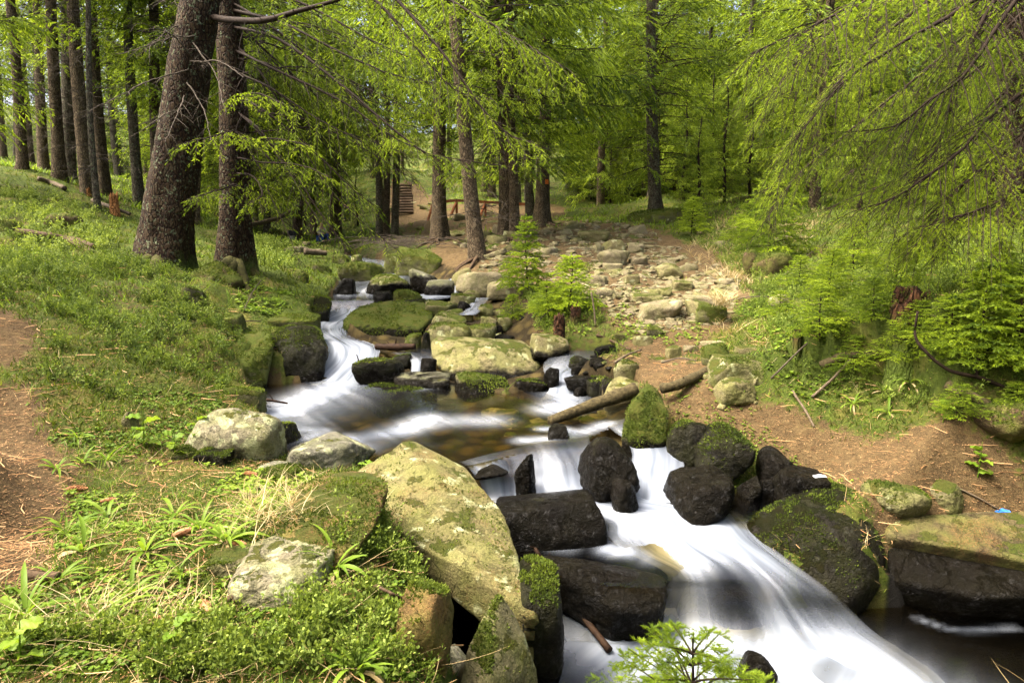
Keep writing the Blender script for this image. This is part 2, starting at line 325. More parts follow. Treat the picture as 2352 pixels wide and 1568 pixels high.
M_MOSSFUR = leaf_material('moss_tips', [(0.0, (0.018, 0.03, 0.004)), (0.5, (0.066, 0.092, 0.009)), (1.0, (0.165, 0.205, 0.022))], 0.35, 0.8)
M_BARK = bark_material('spruce_bark', (0.06, 0.043, 0.024), (0.13, 0.096, 0.055), (0.20, 0.155, 0.095), 0.0, 0.15)
M_BARK_OLD = bark_material('old_spruce_bark', (0.024, 0.012, 0.006), (0.044, 0.028, 0.014), (0.08, 0.058, 0.032), 0.12, 0.45, 7.0)
M_BARK_GREY = bark_material('grey_spruce_bark', (0.05, 0.04, 0.026), (0.11, 0.09, 0.06), (0.17, 0.15, 0.105), 0.15, 0.5)
M_TWIG = plain('twig_bark', (0.008, 0.005, 0.003), (0.026, 0.017, 0.010), 20)
M_DEAD = plain('dead_twig', (0.025, 0.019, 0.013), (0.085, 0.068, 0.048), 15)
M_WOOD = plain('weathered_wood', (0.04, 0.029, 0.017), (0.12, 0.092, 0.058), 22, 0.85, 0.8)
M_RAIL = plain('stained_rail_wood', (0.13, 0.04, 0.014), (0.22, 0.08, 0.03), 8)
M_ROT = plain('rotten_wood', (0.008, 0.004, 0.0025), (0.035, 0.018, 0.008), 18, 0.7, 0.8)
M_ROOT = plain('bare_root', (0.025, 0.016, 0.008), (0.085, 0.056, 0.032), 30, 0.85, 0.9)
# ------------------------------------------------------------------ terrain
GP = []
for u, v, z in [(-300, 1568, 0.05), (0, 1568, 0.0), (250, 1568, 0.0), (500, 1568, -0.02), (800, 1568, -0.08), (0, 1400, 0.02), (300, 1400, 0.0), (560, 1400, 0.0),
                (780, 1400, -0.03), (900, 1440, -0.12), (0, 1200, 0.05), (250, 1250, 0.02), (500, 1180, 0.0), (700, 1200, 0.10), (800, 1230, 0.04), (660, 1080, -0.08),
                (420, 1060, -0.06), (100, 1000, 0.14), (300, 960, 0.10), (-200, 1000, 0.3), (0, 860, 0.48), (200, 850, 0.40), (400, 870, 0.18), (500, 900, 0.02),
                (545, 925, -0.16), (640, 1075, -0.16), (420, 780, 0.42), (520, 740, 0.42), (0, 720, 0.88), (250, 720, 0.72), (-300, 760, 1.1),
                (1480, 800, 0.12), (1450, 850, 0.05), (1560, 880, 0.06), (1620, 960, -0.03), (1800, 960, 0.03), (1760, 1020, -0.22), (1950, 1080, -0.25), (2100, 1090, -0.20), (2300, 1160, -0.30),
                (2352, 1220, -0.42), (2150, 1175, -0.38), (2352, 1060, -0.06), (2200, 1010, 0.03), (2050, 960, 0.10), (1850, 880, 0.25), (2000, 880, 0.34), (2200, 880, 0.45), (2400, 900, 0.5),
                (1850, 780, 0.55), (2000, 760, 0.72), (2200, 760, 0.85), (2450, 760, 1.0), (1700, 780, 0.30), (1580, 1010, -0.30), (1660, 1060, -0.42), (1300, 1650, -0.95), (1700, 1650, -1.05), (2100, 1650, -1.05)]:
    GP.append(atz(u, v, z))
for u, v, Y in [(300, 600, 11.5), (380, 610, 11), (100, 590, 11.5), (-200, 560, 11), (440, 640, 10.6), (540, 615, 12.6), (620, 610, 14.5), (650, 650, 12.6), (560, 680, 11), (660, 560, 22),
                (0, 480, 15), (120, 480, 16), (250, 500, 17), (0, 395, 21), (150, 420, 22), (260, 470, 22), (340, 490, 22), (450, 500, 24), (-300, 420, 16), (-400, 330, 26), (0, 370, 34), (200, 400, 36), (400, 450, 36), (560, 490, 32),
                (700, 565, 30), (640, 530, 38), (760, 540, 34), (700, 500, 48), (560, 450, 60), (300, 400, 60), (0, 330, 60), (-500, 260, 60),
                (870, 560, 25), (880, 530, 33), (1000, 560, 20), (1100, 598, 16.5), (1165, 565, 19.5), (1040, 600, 17.5), (900, 590, 19.5), (1250, 520, 25), (1250, 600, 15.5), (1210, 690, 11.8), (1330, 690, 11), (1262, 716, 10.5), (1290, 712, 10.6),
                (1000, 500, 36), (1150, 490, 38), (910, 470, 46), (915, 420, 58), (1100, 440, 58), (1300, 480, 42), (1300, 430, 60), (1000, 380, 85), (1300, 370, 85),
                (1350, 620, 14.2), (1450, 560, 19), (1350, 530, 23), (1400, 500, 30), (1500, 520, 24.5), (1600, 500, 27), (1560, 640, 13.4), (1500, 700, 10.8), (1420, 740, 10), (1640, 720, 10.4), (1640, 600, 15.5),
                (1700, 540, 20), (1740, 620, 12.6), (1800, 560, 16), (1750, 480, 26), (1600, 440, 38), (1500, 450, 36), (1770, 405, 36), (1650, 400, 46), (1900, 420, 34), (1900, 500, 20), (2100, 500, 18), (2330, 520, 14.5),
                (2080, 690, 8.2), (2200, 640, 9.2), (2000, 600, 11.5), (1880, 660, 9.8), (2200, 560, 12.5), (2450, 640, 8.5), (2352, 560, 12), (2500, 480, 18), (2400, 440, 28), (2100, 430, 34), (2100, 380, 60), (1700, 360, 80), (2400, 360, 60), (2700, 400, 40), (2800, 500, 14), (2800, 700, 7.5)]:
    GP.append(at(u, v, Y))
# stream bed stations on the rocky centre (the channel itself is carved from the water outlines below)
for u, v, Y in [(1000, 690, 12.6), (1100, 690, 12.4), (900, 690, 12.9), (1000, 750, 10.6), (1100, 770, 10.2), (1180, 760, 10.3), (1000, 640, 15.5), (850, 640, 16), (1180, 650, 13.6)]:
    p = at(u, v, Y); p[2] -= 0.12; GP.append(p)
GP += [np.array(p) for p in ([-6, -2, 0.4], [0, -2, 0.0], [5, -2, -0.2], [-3, 0.5, 0.1], [1.2, 0.6, -0.45], [0.8, 2.2, -0.5], [2.2, 2.6, -0.6], [5, 1.5, 0.3], [8, 4, 1.0], [-9, 5, 1.4], [-60, 10, 8], [60, 10, 8],
                                  [-90, 60, 15], [100, 60, 14], [-90, 130, 24], [0, 130, 19], [100, 130, 24], [40, 25, 6.2], [-34, 28, 6.4])]
GP = np.array(GP)
def tps_fit(P, z, lam=0.02):
    n = len(P); d = np.linalg.norm(P[:, None] - P[None], axis=2); K = np.where(d > 0, d ** 2 * np.log(d + 1e-9), 0) + lam * np.eye(n)
    A = np.zeros((n + 3, n + 3)); A[:n, :n] = K; A[:n, n] = 1; A[:n, n + 1:] = P; A[n, :n] = 1; A[n + 1:, :n] = P.T
    return np.linalg.solve(A, np.concatenate([z, np.zeros(3)]))
def warp(x, y):                                            # log-like depth so near detail and far hills fit together
    s = np.log(np.maximum(y, -4.5) + 6.0); return np.stack([x / (np.maximum(y, -4.5) + 6.0) * 2.2, s * 2.2], -1)
TW = tps_fit(warp(GP[:, 0], GP[:, 1]), GP[:, 2], 0.0015); TP = warp(GP[:, 0], GP[:, 1])
def base_z(x, y):
    q = warp(np.asarray(x, float).ravel(), np.asarray(y, float).ravel()); out = np.empty(len(q))
    for s in range(0, len(q), 40000):
        c = q[s:s + 40000]; d2 = ((c[:, None] - TP[None]) ** 2).sum(2)
        out[s:s + 40000] = (0.5 * d2 * np.log(d2 + 1e-12)) @ TW[:-3] + TW[-3] + c @ TW[-2:]
    return out.reshape(np.shape(x))

# ------------------------------------------------------------------ water outlines (sections from upstream to downstream: left u,v / right u,v / level z)
def secs(rows):                                            # rows (uL, uR, v, Y)
    return [(at(a, v, Y), at(b, v, Y)) for a, b, v, Y in rows]
def zsecs(rows):                                           # rows (uL, vL, uR, vR, z)
    return [(atz(a, b, z), atz(c, d, z)) for a, b, c, d, z in rows]
RIBBONS = {
 'upper': (secs([(676, 745, 577, 31), (700, 800, 585, 27), (750, 860, 595, 23), (800, 915, 603, 20.5), (825, 930, 612, 18.8), (800, 960, 634, 16.9), (772, 960, 648, 15.6), (764, 900, 664, 14.6), (760, 885, 678, 13.7), (756, 886, 688, 13.1),
                 (752, 880, 692, 12.9), (748, 872, 714, 12.62), (742, 866, 722, 12.4), (722, 830, 735, 11.9), (712, 800, 748, 11.3), (722, 800, 768, 10.8), (738, 850, 786, 10.3), (748, 872, 800, 9.98), (744, 866, 828, 9.5), (722, 842, 852, 9.2), (698, 822, 874, 8.95), (684, 806, 884, 8.85)]), 0.6, 24),
 'middle_right': (secs([(1030, 1075, 640, 15.9), (1018, 1060, 655, 14.9), (1000, 1052, 668, 14.1), (955, 1050, 678, 13.4), (905, 1020, 686, 13.0), (880, 960, 692, 12.75)]), 0.8, 14),
 'trickle': (secs([(1085, 1125, 684, 12.7), (1078, 1112, 700, 12.0), (1066, 1104, 714, 11.5), (1050, 1092, 724, 11.2)]), 0.6, 8),
 'behind_boulder': (secs([(880, 1000, 798, 10.0), (905, 1000, 812, 9.75), (940, 995, 826, 9.4), (944, 990, 848, 9.1), (936, 995, 868, 8.95), (930, 1000, 880, 8.8)]), 0.7, 10),
 'side_right': (secs([(1290, 1420, 806, 9.5), (1258, 1410, 826, 9.15), (1248, 1400, 840, 8.98), (1250, 1340, 856, 8.72), (1262, 1322, 872, 8.52), (1262, 1316, 890, 8.32), (1252, 1330, 905, 8.18), (1240, 1340, 916, 8.05)]), 0.7, 14),
 'lip_left': (zsecs([(1055, 1062, 1200, 1026, -0.302), (1070, 1070, 1208, 1036, -0.305), (1080, 1080, 1214, 1050, -0.33), (1096, 1100, 1214, 1078, -0.40), (1106, 1122, 1212, 1106, -0.49), (1112, 1142, 1212, 1138, -0.575), (1116, 1156, 1214, 1152, -0.61)]), 0.8, 18),
 'lip_middle': (zsecs([(1196, 1022, 1352, 1000, -0.302), (1204, 1032, 1356, 1018, -0.305), (1212, 1048, 1362, 1036, -0.33), (1214, 1075, 1385, 1060, -0.40), (1212, 1104, 1400, 1092, -0.49), (1208, 1138, 1420, 1126, -0.57), (1208, 1154, 1440, 1146, -0.61)]), 0.8, 24),
 'chute_right': (zsecs([(1390, 974, 1445, 960, -0.302), (1410, 992, 1480, 978, -0.31), (1440, 1016, 1536, 1004, -0.34), (1452, 1050, 1566, 1040, -0.43), (1440, 1090, 1572, 1084, -0.51), (1440, 1130, 1570, 1124, -0.57), (1430, 1160, 1590, 1156, -0.60)]), 0.9, 18),
 'white_chute': (zsecs([(1112, 1134, 1560, 1096, -0.575), (1130, 1166, 1600, 1136, -0.585), (1370, 1188, 1680, 1166, -0.605), (1400, 1232, 1728, 1196, -0.64), (1440, 1268, 1760, 1238, -0.675), (1520, 1306, 1810, 1282, -0.715), (1536, 1330, 1868, 1326, -0.77),
                        (1530, 1352, 1920, 1366, -0.84), (1524, 1400, 1965, 1410, -0.955), (1516, 1442, 2010, 1452, -1.035), (1480, 1478, 2070, 1492, -1.052), (1420, 1540, 2160, 1556, -1.06), (1380, 1620, 2230, 1650, -1.07)]), 1.0, 44),
 'driftwood_run': (zsecs([(1160, 1200, 1236, 1206, -0.62), (1168, 1236, 1244, 1236, -0.68), (1190, 1280, 1278, 1272, -0.76), (1240, 1340, 1336, 1334, -0.89), (1280, 1400, 1400, 1410, -1.01), (1300, 1470, 1440, 1480, -1.06)]), 0.5, 12),
}
PLATES = {
 'pool': ([(515, 868), (560, 884), (640, 880), (720, 874), (850, 866), (905, 868), (1000, 872), (1060, 890), (1160, 905), (1240, 890), (1330, 896), (1400, 905), (1470, 915), (1460, 968), (1392, 978), (1340, 1004), (1206, 1026), (1110, 1058), (1050, 1072), (900, 1070), (760, 1066), (640, 1062), (600, 1000), (590, 940)], -0.30),
 'side_pool': ([(1150, 1216), (1300, 1190), (1420, 1214), (1500, 1262), (1540, 1300), (1500, 1335), (1400, 1330), (1235, 1295)], -0.668),
 'lower_pool': ([(1130, 1440), (1240, 1400), (1400, 1380), (1560, 1400), (1800, 1400), (2000, 1390), (2120, 1385), (2500, 1420), (2800, 1700), (2300, 1800), (1500, 1740), (1130, 1680), (1000, 1600), (960, 1480), (1000, 1380)], -1.06),
 'right_backwater': ([(1690, 1130), (1760, 1120), (1830, 1130), (1790, 1170), (1700, 1190)], -0.585),
}
def plate_world(k):
    px, z = PLATES[k]; return [atz(u, v, z) for u, v in px], z
def loft(S, nrow, ncol, bulge=0.0):
    L = spline([s[0] for s in S], nrow); R = spline([s[1] for s in S], nrow); t = np.linspace(0, 1, ncol)[None, :, None]
    return L[:, None] * (1 - t) + R[:, None] * t

# fan-shaped ground sheet: fine near the camera, coarse on the far hills
NY, NX = 520, 470
gy = -2.5 + 3.2 * ((145.0 / 3.2) ** (np.linspace(0, 1, NY)) - 1) / 1.0
gy = -2.5 + 4.2 * (np.exp(np.linspace(0, math.log(1 + 145 / 4.2), NY)) - 1)
gs = np.linspace(-1, 1, NX)
def half_w(y): return 5.5 + 0.95 * np.maximum(y, 0)
GX = gs[None, :] * half_w(gy)[:, None]; GY = np.repeat(gy[:, None], NX, 1)
Z = base_z(GX, GY)
PQ = np.stack([GX.ravel(), GY.ravel(), np.zeros(GX.size)], -1)
lump = fbm(PQ * 0.9, 4) * 0.10 + fbm(PQ * 4.0 + 9, 3) * 0.035
Z += (lump.reshape(Z.shape)) * np.clip(0.5 + GY * 0.06, 0.5, 2.2)
Z += (fbm(PQ * 0.16 + 40, 3).reshape(Z.shape) * np.clip((GY - 22) * 0.06, 0, 1.6))
Z += 0.16 * np.clip(fbm(PQ * [1.5, 1.5, 1] + 55, 4).reshape(Z.shape), -0.2, 1) * sm(1.0, 2.2, -GX) * sm(4.6, 6.5, GY) * sm(24, 16, GY)
BED = np.zeros_like(Z)
def carve(poly, zfun, depth, edge, raise_=True):
    global Z
    xs = [p[0] for p in poly]; ys = [p[1] for p in poly]
    msk = (GX > min(xs) - 1.2) & (GX < max(xs) + 1.2) & (GY > min(ys) - 1.2) & (GY < max(ys) + 1.2)
    x, y = GX[msk], GY[msk]; ins = in_poly(x, y, poly); d = poly_dist(x, y, poly); wz = zfun(x, y)
    z = Z[msk]
    nb = fbm(np.stack([x * 5, y * 5, x * 0], -1), 3) * 0.05
    zi = wz - depth * sm(0, edge, d) - 0.015 + nb * sm(0, edge, d)
    z2 = np.where(ins, np.minimum(np.maximum(z, zi), zi), z)
    if raise_:
        up = np.maximum(z, wz + 0.03 + nb * 0.5); z2 = np.where(~ins & (d < 0.7), z + (up - z) * (1 - sm(0.3, 0.7, d)), z2)
    Z[msk] = z2; b = BED[msk]; b[ins] = np.maximum(b[ins], sm(-0.05, 0.12, d[ins])); BED[msk] = b
def ribbon_z(S):
    c = np.array([(s[0] + s[1]) / 2 for s in S]); 
    cc = spline(c, 80)
    def f(x, y):
        d = (x[:, None] - cc[None, :, 0]) ** 2 + (y[:, None] - cc[None, :, 1]) ** 2
        w = 1 / (d + 0.01) ** 2; return (w * cc[None, :, 2]).sum(1) / w.sum(1)
    return f
for k in ('upper', 'middle_right', 'trickle', 'behind_boulder', 'side_right', 'driftwood_run', 'chute_right', 'white_chute'):
    S, foam, nc = RIBBONS[k]
    poly = [s[0] for s in S] + [s[1] for s in reversed(S)]
    carve(poly, ribbon_z(S), 0.16 if k != 'white_chute' else 0.3, 0.2, k not in ('white_chute', 'chute_right', 'driftwood_run'))
for k in ('pool', 'side_pool', 'right_backwater', 'lower_pool'):
    poly, z = plate_world(k); carve(poly, lambda x, y, z=z: np.full(x.shape, z), 0.22 if k != 'lower_pool' else 0.45, 0.55 if k == 'pool' else 0.18, k == 'pool')
# just below the pool's lip the ground must fall to the lower stream
lp = [atz(u, v, -0.6) for u, v in [(1040, 1110), (1110, 1128), (1210, 1120), (1400, 1110), (1560, 1080), (1600, 1140), (1700, 1180), (1560, 1300), (1240, 1290), (1150, 1220)]]
def cut(poly, z, slope):
    xs = [p[0] for p in poly]; ys = [p[1] for p in poly]; mk_ = (GX > min(xs) - 1.3) & (GX < max(xs) + 1.3) & (GY > min(ys) - 1.3) & (GY < max(ys) + 1.3)
    x, y = GX[mk_], GY[mk_]; ins = in_poly(x, y, poly); d = np.where(ins, 0, poly_dist(x, y, poly)); Z[mk_] = np.minimum(Z[mk_], z + slope * d + np.where(d > 1.2, 9, 0)); b = BED[mk_]; b[ins] = 1; BED[mk_] = b
cut(lp, -0.76, 1.1)
lip = [atz(u, v, -0.3) for u, v in [(1040, 1074), (1110, 1056), (1206, 1024), (1340, 1002), (1392, 976), (1466, 962), (1540, 1000)]] + [atz(u, v, -0.6) for u, v in [(1600, 1100), (1560, 1090), (1400, 1115), (1210, 1125), (1110, 1132), (1040, 1115)]]
m_ = in_poly(GX, GY, lip); Z[m_] = np.minimum(Z[m_], -0.42); BED[m_] = 1
bw = [atz(u, v, -0.5) for u, v in [(1670, 1110), (1730, 1080), (1860, 1092), (1900, 1130), (1800, 1200), (1690, 1200)]]
cut(bw, -0.62, 0.7)
lg = [atz(u, v, -0.5) for u, v in [(2046, 1212), (2250, 1185), (2480, 1190), (2520, 1450), (2080, 1430)]]
cut(lg, -0.85, 1.6)
# crevice under the big slab: the bank ends along this line
cv = [atz(u, v, -0.15) for u, v in [(790, 1112), (851, 1178), (899, 1221), (943, 1305), (1000, 1380), (1034, 1454), (1004, 1510), (1000, 1640), (1400, 1700), (1400, 1400), (1150, 1160), (1080, 1075), (960, 1000), (880, 1030)]]
m_ = in_poly(GX, GY, cv); dd_ = poly_dist(GX, GY, cv); tgt = np.interp(GY, [3.0, 3.6, 5.2], [-1.15, -0.95, -0.5]); Z[m_] = np.minimum(Z[m_], (Z + (tgt - Z) * sm(0.0, 0.16, dd_))[m_]); BED[m_] = np.maximum(BED[m_], sm(0.05, 0.2, dd_[m_]))  # bed mask set here too, so shade is coloured into the crevice
def gz(x, y):
    x = np.asarray(x, float); y = np.asarray(y, float)
    i = np.interp(y, gy, np.arange(NY)); j = (x / half_w(y) + 1) / 2 * (NX - 1)
    i = np.clip(i, 0, NY - 1.001); j = np.clip(j, 0, NX - 1.001); i0 = i.astype(int); j0 = j.astype(int); a = i - i0; b = j - j0
    return Z[i0, j0] * (1 - a) * (1 - b) + Z[i0 + 1, j0] * a * (1 - b) + Z[i0, j0 + 1] * (1 - a) * b + Z[i0 + 1, j0 + 1] * a * b
def hit(u, v, far=120.0):                                  # the ground point seen at a pixel
    d = ray(u, v); Ys = 1.2 * (far / 1.2) ** np.linspace(0, 1, 700); P = EYE[None] + d[None] * (Ys / d[1])[:, None]
    below = P[:, 2] < gz(P[:, 0], P[:, 1]); k = int(np.argmax(below)) if below.any() else len(Ys) - 1
    if k == 0: return P[0]
    a, b = Ys[k - 1], Ys[k]
    for _ in range(12):
        c = (a + b) / 2; p = EYE + d * (c / d[1])
        if p[2] < gz(p[0], p[1]): b = c
        else: a = c
    p = EYE + d * (b / d[1]); return np.array([p[0], p[1], float(gz(p[0], p[1]))])
def zone(px): return [hit(u, v) for u, v in px]
SOIL = [zone([(-200, 890), (30, 910), (70, 990), (95, 1070), (80, 1180), (30, 1320), (-200, 1340)]),
        zone([(1420, 800), (1500, 745), (1620, 770), (1630, 850), (1700, 945), (1880, 1015), (2352, 1165), (2352, 1260), (2050, 1185), (1900, 1075), (1740, 985), (1560, 925), (1440, 880)]),
        zone([(1010, 625), (1000, 540), (1080, 520), (1250, 505), (1480, 520), (1640, 580), (1700, 640), (1690, 690), (1640, 760), (1480, 780), (1400, 720), (1350, 670), (1240, 650), (1160, 625)]),
        zone([(880, 560), (880, 470), (905, 420), (960, 425), (1000, 470), (1290, 480), (1290, 520), (1000, 560)]),
        zone([(0, 720), (35, 750), (35, 800), (0, 820), (-100, 800)])]
STONY = zone([(860, 610), (1030, 612), (1130, 640), (1210, 690), (1225, 760), (1300, 800), (1430, 850), (1420, 912), (1000, 935), (800, 900), (780, 700)])
si_ = in_poly(GX, GY, STONY); BED = np.maximum(BED, 0.9 * si_); Z -= 0.14 * sm(0.0, 0.5, np.where(si_, poly_dist(GX, GY, STONY), 0)) * (Z > -0.25)
ms = np.ones_like(Z); fx = fbm(PQ * 2.2 + 5, 4).reshape(Z.shape) * 0.35
for s in SOIL:
    d = poly_dist(GX, GY, s); ins = in_poly(GX, GY, s); sdist = np.where(ins, -d, d) + fx * np.clip(GY * 0.08, 0.25, 1.2)
    ms = np.minimum(ms, sm(-0.1, 0.35, sdist))
ms = np.maximum(ms, 0.8 * sm(0.18, 0.42, fbm(PQ * 1.5 + 71, 4).reshape(Z.shape)) * ((GY > 9) | ((GX > 1.2) & (GY > 4))))
DEEP_SHADE = in_poly(GX, GY, [p for p in plate_world('lower_pool')[0]]) | in_poly(GX, GY, lg) | in_poly(GX, GY, cv) | in_poly(GX, GY, lp) | in_poly(GX, GY, bw)  # where depth and shade are painted into the bed, gaps and crevice
MOSS_SHADE = np.clip(ms * (0.78 + fbm(PQ * 0.8 + 3, 4).reshape(Z.shape) * 0.5), 0, 1)
MOSS_SHADE = np.where(BED > 0.5, np.where(DEEP_SHADE, 1.0, 0.0), MOSS_SHADE)  # on the bed this value is painted darkness, elsewhere moss cover
def moss_at(x, y):
    i = np.clip(np.interp(y, gy, np.arange(NY)).round().astype(int), 0, NY - 1); j = np.clip(((x / half_w(y) + 1) / 2 * (NX - 1)).round().astype(int), 0, NX - 1)
    return MOSS_SHADE[i, j], BED[i, j]
gm = MB(); ii, jj = np.meshgrid(np.arange(NY - 1), np.arange(NX - 1), indexing='ij'); a_ = (ii * NX + jj).ravel()
gm.add(np.stack([GX, GY, Z], -1), None, np.stack([a_, a_ + 1, a_ + NX + 1, a_ + NX], -1), MOSS_SHADE.ravel())
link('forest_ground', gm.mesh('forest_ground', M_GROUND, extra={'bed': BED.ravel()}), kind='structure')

# ------------------------------------------------------------------ water
FOAM = []                                                   # strokes: (points, radius, strength)
def stroke(pts, r, s): FOAM.append((spline([np.asarray(p) for p in pts], 24), r, s))
pz = lambda u, v: atz(u, v, -0.30)
stroke([pz(800, 872), pz(740, 905), pz(690, 925), pz(650, 945)], 0.33, 0.95)
stroke([pz(800, 890), pz(760, 915), pz(700, 950), pz(640, 985)], 0.45, 0.38)
stroke([pz(985, 962), pz(930, 985), pz(870, 1000), pz(800, 1010)], 0.20, 0.75)
stroke([pz(1120, 965), pz(1010, 968), pz(900, 990), pz(850, 1020)], 0.22, 0.45)
stroke([pz(690, 985), pz(740, 990), pz(700, 1005)], 0.13, 0.5)
stroke([pz(970, 874), pz(960, 888)], 0.18, 0.7)
stroke([pz(1290, 905), pz(1300, 925), pz(1270, 940)], 0.22, 0.7)
stroke([pz(1200, 1012), pz(1300, 1002), pz(1400, 972)], 0.10, 0.55)
stroke([pz(1250, 985), pz(1290, 985), pz(1320, 992)], 0.08, 0.7)
sz = lambda u, v: atz(u, v, -0.665)
stroke([sz(1180, 1222), sz(1240, 1236), sz(1290, 1250)], 0.12, 0.55)
stroke([sz(1400, 1260), sz(1440, 1265)], 0.10, 0.9)
stroke([sz(1440, 1240), sz(1560, 1290), sz(1620, 1320)], 0.16, 0.7)
lz = lambda u, v: atz(u, v, -1.06)
stroke([lz(1560, 1450), lz(1700, 1470), lz(1900, 1505), lz(2060, 1570), lz(2160, 1640)], 0.27, 1.0)
stroke([lz(1450, 1500), lz(1600, 1520), lz(1900, 1560), lz(2100, 1640)], 0.42, 0.9)
stroke([lz(1320, 1480), lz(1400, 1520), lz(1500, 1560)], 0.25, 0.55)
stroke([lz(1700, 1600), lz(1900, 1700)], 0.6, 0.9)
stroke([lz(2110, 1420), lz(2200, 1446), lz(2330, 1440)], 0.03, 0.35)
def foam_at(P):
    f = np.zeros(len(P))
    for c, r, s in FOAM:
        d2 = ((P[:, None, :2] - c[None, :, :2]) ** 2).sum(2).min(1) + 4 * ((P[:, 2] - c[:, 2].mean()) ** 2); f = np.maximum(f, s * np.exp(-d2 / r ** 2 * 0.9))
    return f
stream = bpy.data.objects.new('stream', None); COL.objects.link(stream); stream['kind'] = 'structure'
# foam along each ribbon: t (0..1), strength
RF = {'upper': [(0, .55), (.15, .5), (.3, .2), (.36, .5), (.42, .1), (.47, .1), (.5, .35), (.525, .75), (.56, .85), (.62, .72), (.72, .8), (.8, .92), (.9, .95), (1, .85)],
      'middle_right': [(0, .7), (.5, .9), (.8, .6), (1, .2)], 'trickle': [(0, .5), (1, .7)], 'behind_boulder': [(0, 0), (.3, .25), (.5, .8), (.8, .7), (1, .4)],
      'side_right': [(0, .1), (.3, .45), (.45, .75), (.7, .95), (.85, .9), (1, .5)],
      'lip_left': [(0, .12), (.2, .2), (.38, .6), (.55, .9), (.8, 1), (1, 1)], 'lip_middle': [(0, .12), (.2, .18), (.36, .45), (.55, .85), (.8, 1), (1, 1)],
      'chute_right': [(0, .15), (.2, .45), (.4, .85), (.6, .95), (1, 1)],
      'white_chute': [(0, .97), (.2, 1), (.4, 1), (.46, .85), (.52, .6), (.6, .55), (.72, .72), (.8, .97), (.9, 1), (1, .9)],
      'driftwood_run': [(0, .4), (.3, .6), (.6, .35), (.8, .3), (1, .2)]}
DROP_DARK = []                                              # places where only a thin veil runs over the stone
def dark(u, v, Y, r, s): DROP_DARK.append((at(u, v, Y), r, s))
dark(1680, 1345, 4.45, 0.22, 0.95); dark(1690, 1400, 4.38, 0.20, 0.85); dark(1850, 1372, 4.4, 0.13, 0.7); dark(1910, 1400, 4.35, 0.10, 0.6); dark(1735, 1425, 4.3, 0.10, 0.6)
dark(1470, 1262, 4.85, 0.12, 0.55); dark(1435, 1130, 5.35, 0.10, 0.8); dark(1300, 1050, 5.75, 0.14, 0.35); dark(1168, 1062, 5.7, 0.09, 0.7); dark(1530, 1050, 5.95, 0.10, 0.45)
dark(1545, 1395, 4.3, 0.06, 0.75); dark(745, 760, 11.0, 0.2, 0.5); dark(800, 775, 10.6, 0.2, 0.5)
for k, (S, fo, nc) in RIBBONS.items():
    nr = 22 + 10 * len(S); V = loft(S, nr, nc + 1); sh = V.shape[:2]
    t = np.linspace(0, 1, nr); L = np.concatenate([[0], np.cumsum(np.linalg.norm(np.diff(V[:, nc // 2], axis=0), axis=1))])
    width = np.linalg.norm(V[:, 0] - V[:, -1], axis=1); s = np.linspace(-0.5, 0.5, nc + 1)
    P = V.reshape(-1, 3).copy()
    amp = 0.022 if k in ('upper', 'side_right', 'white_chute') else 0.012
    uvx = np.repeat(s[None], nr, 0).ravel() * width.mean(); uvy = np.repeat(L[:, None], nc + 1, 1).ravel()
    P[:, 2] += fbm(np.stack([uvx * 4.5, uvy * 1.3, uvx * 0 + len(S)], -1), 2) * amp
    f = np.interp(t, [a for a, b in RF[k]], [b for a, b in RF[k]])[:, None] * np.ones((1, nc + 1))
    edge = 1 - np.clip(np.abs(s)[None] * 2, 0, 1) ** 5 * (0.55 if k != 'white_chute' else 0.9)
    f = (f * edge).ravel(); f = np.maximum(f, foam_at(P))
    for c, r, a in DROP_DARK: f *= 1 - a * np.exp(-((P - c) ** 2).sum(1) / r ** 2)
    if k != 'white_chute': P[:, 2] += 0.004
    b = MB(); i2, j2 = np.meshgrid(np.arange(nr - 1), np.arange(nc), indexing='ij'); q = (i2 * (nc + 1) + j2).ravel()
    b.add(P, None, np.stack([q, q + nc + 1, q + nc + 2, q + 1], -1), f, np.stack([uvx, uvy], -1))
    link('flowing_water', b.mesh('flowing_water', M_WATER), stream)
for k in PLATES:
    poly, z = plate_world(k); P = np.array(poly); x0, y0 = P[:, :2].min(0) - 0.2; x1, y1 = P[:, :2].max(0) + 0.2
    st = 0.05 if k != 'side_pool' else 0.02; xs = np.arange(x0, x1, st); ys = np.arange(y0, y1, st); X, Y = np.meshgrid(xs, ys)
    keep = in_poly(X, Y, poly) | (poly_dist(X, Y, poly) < 0.10)
    V = np.stack([X.ravel(), Y.ravel(), np.full(X.size, z)], -1); V[:, 2] += fbm(V * [3, 3, 0] + 2, 2) * 0.006
    f = foam_at(V) * (1 if k == 'lower_pool' else sm(0.0, 0.16, np.where(in_poly(X, Y, poly), poly_dist(X, Y, poly), 0)).ravel() if k != 'pool' else 1); r_, c_ = X.shape; i2, j2 = np.meshgrid(np.arange(r_ - 1), np.arange(c_ - 1), indexing='ij'); q = (i2 * c_ + j2)
    kq = (keep[:-1, :-1] & keep[1:, :-1] & keep[:-1, 1:] & keep[1:, 1:]).ravel(); q = q.ravel()[kq]
    ang = math.radians(35 if k == 'pool' else -40); ca, sa = math.cos(ang), math.sin(ang)
    uv = np.stack([(V[:, 0] * ca + V[:, 1] * sa) * 0.6, (-V[:, 0] * sa + V[:, 1] * ca) * 0.6 + 0.01], -1)
    b = MB(); b.add(V, None, np.stack([q, q + 1, q + c_ + 1, q + c_], -1), f, uv); link('pool_water', b.mesh('pool_water', M_WATER), stream)
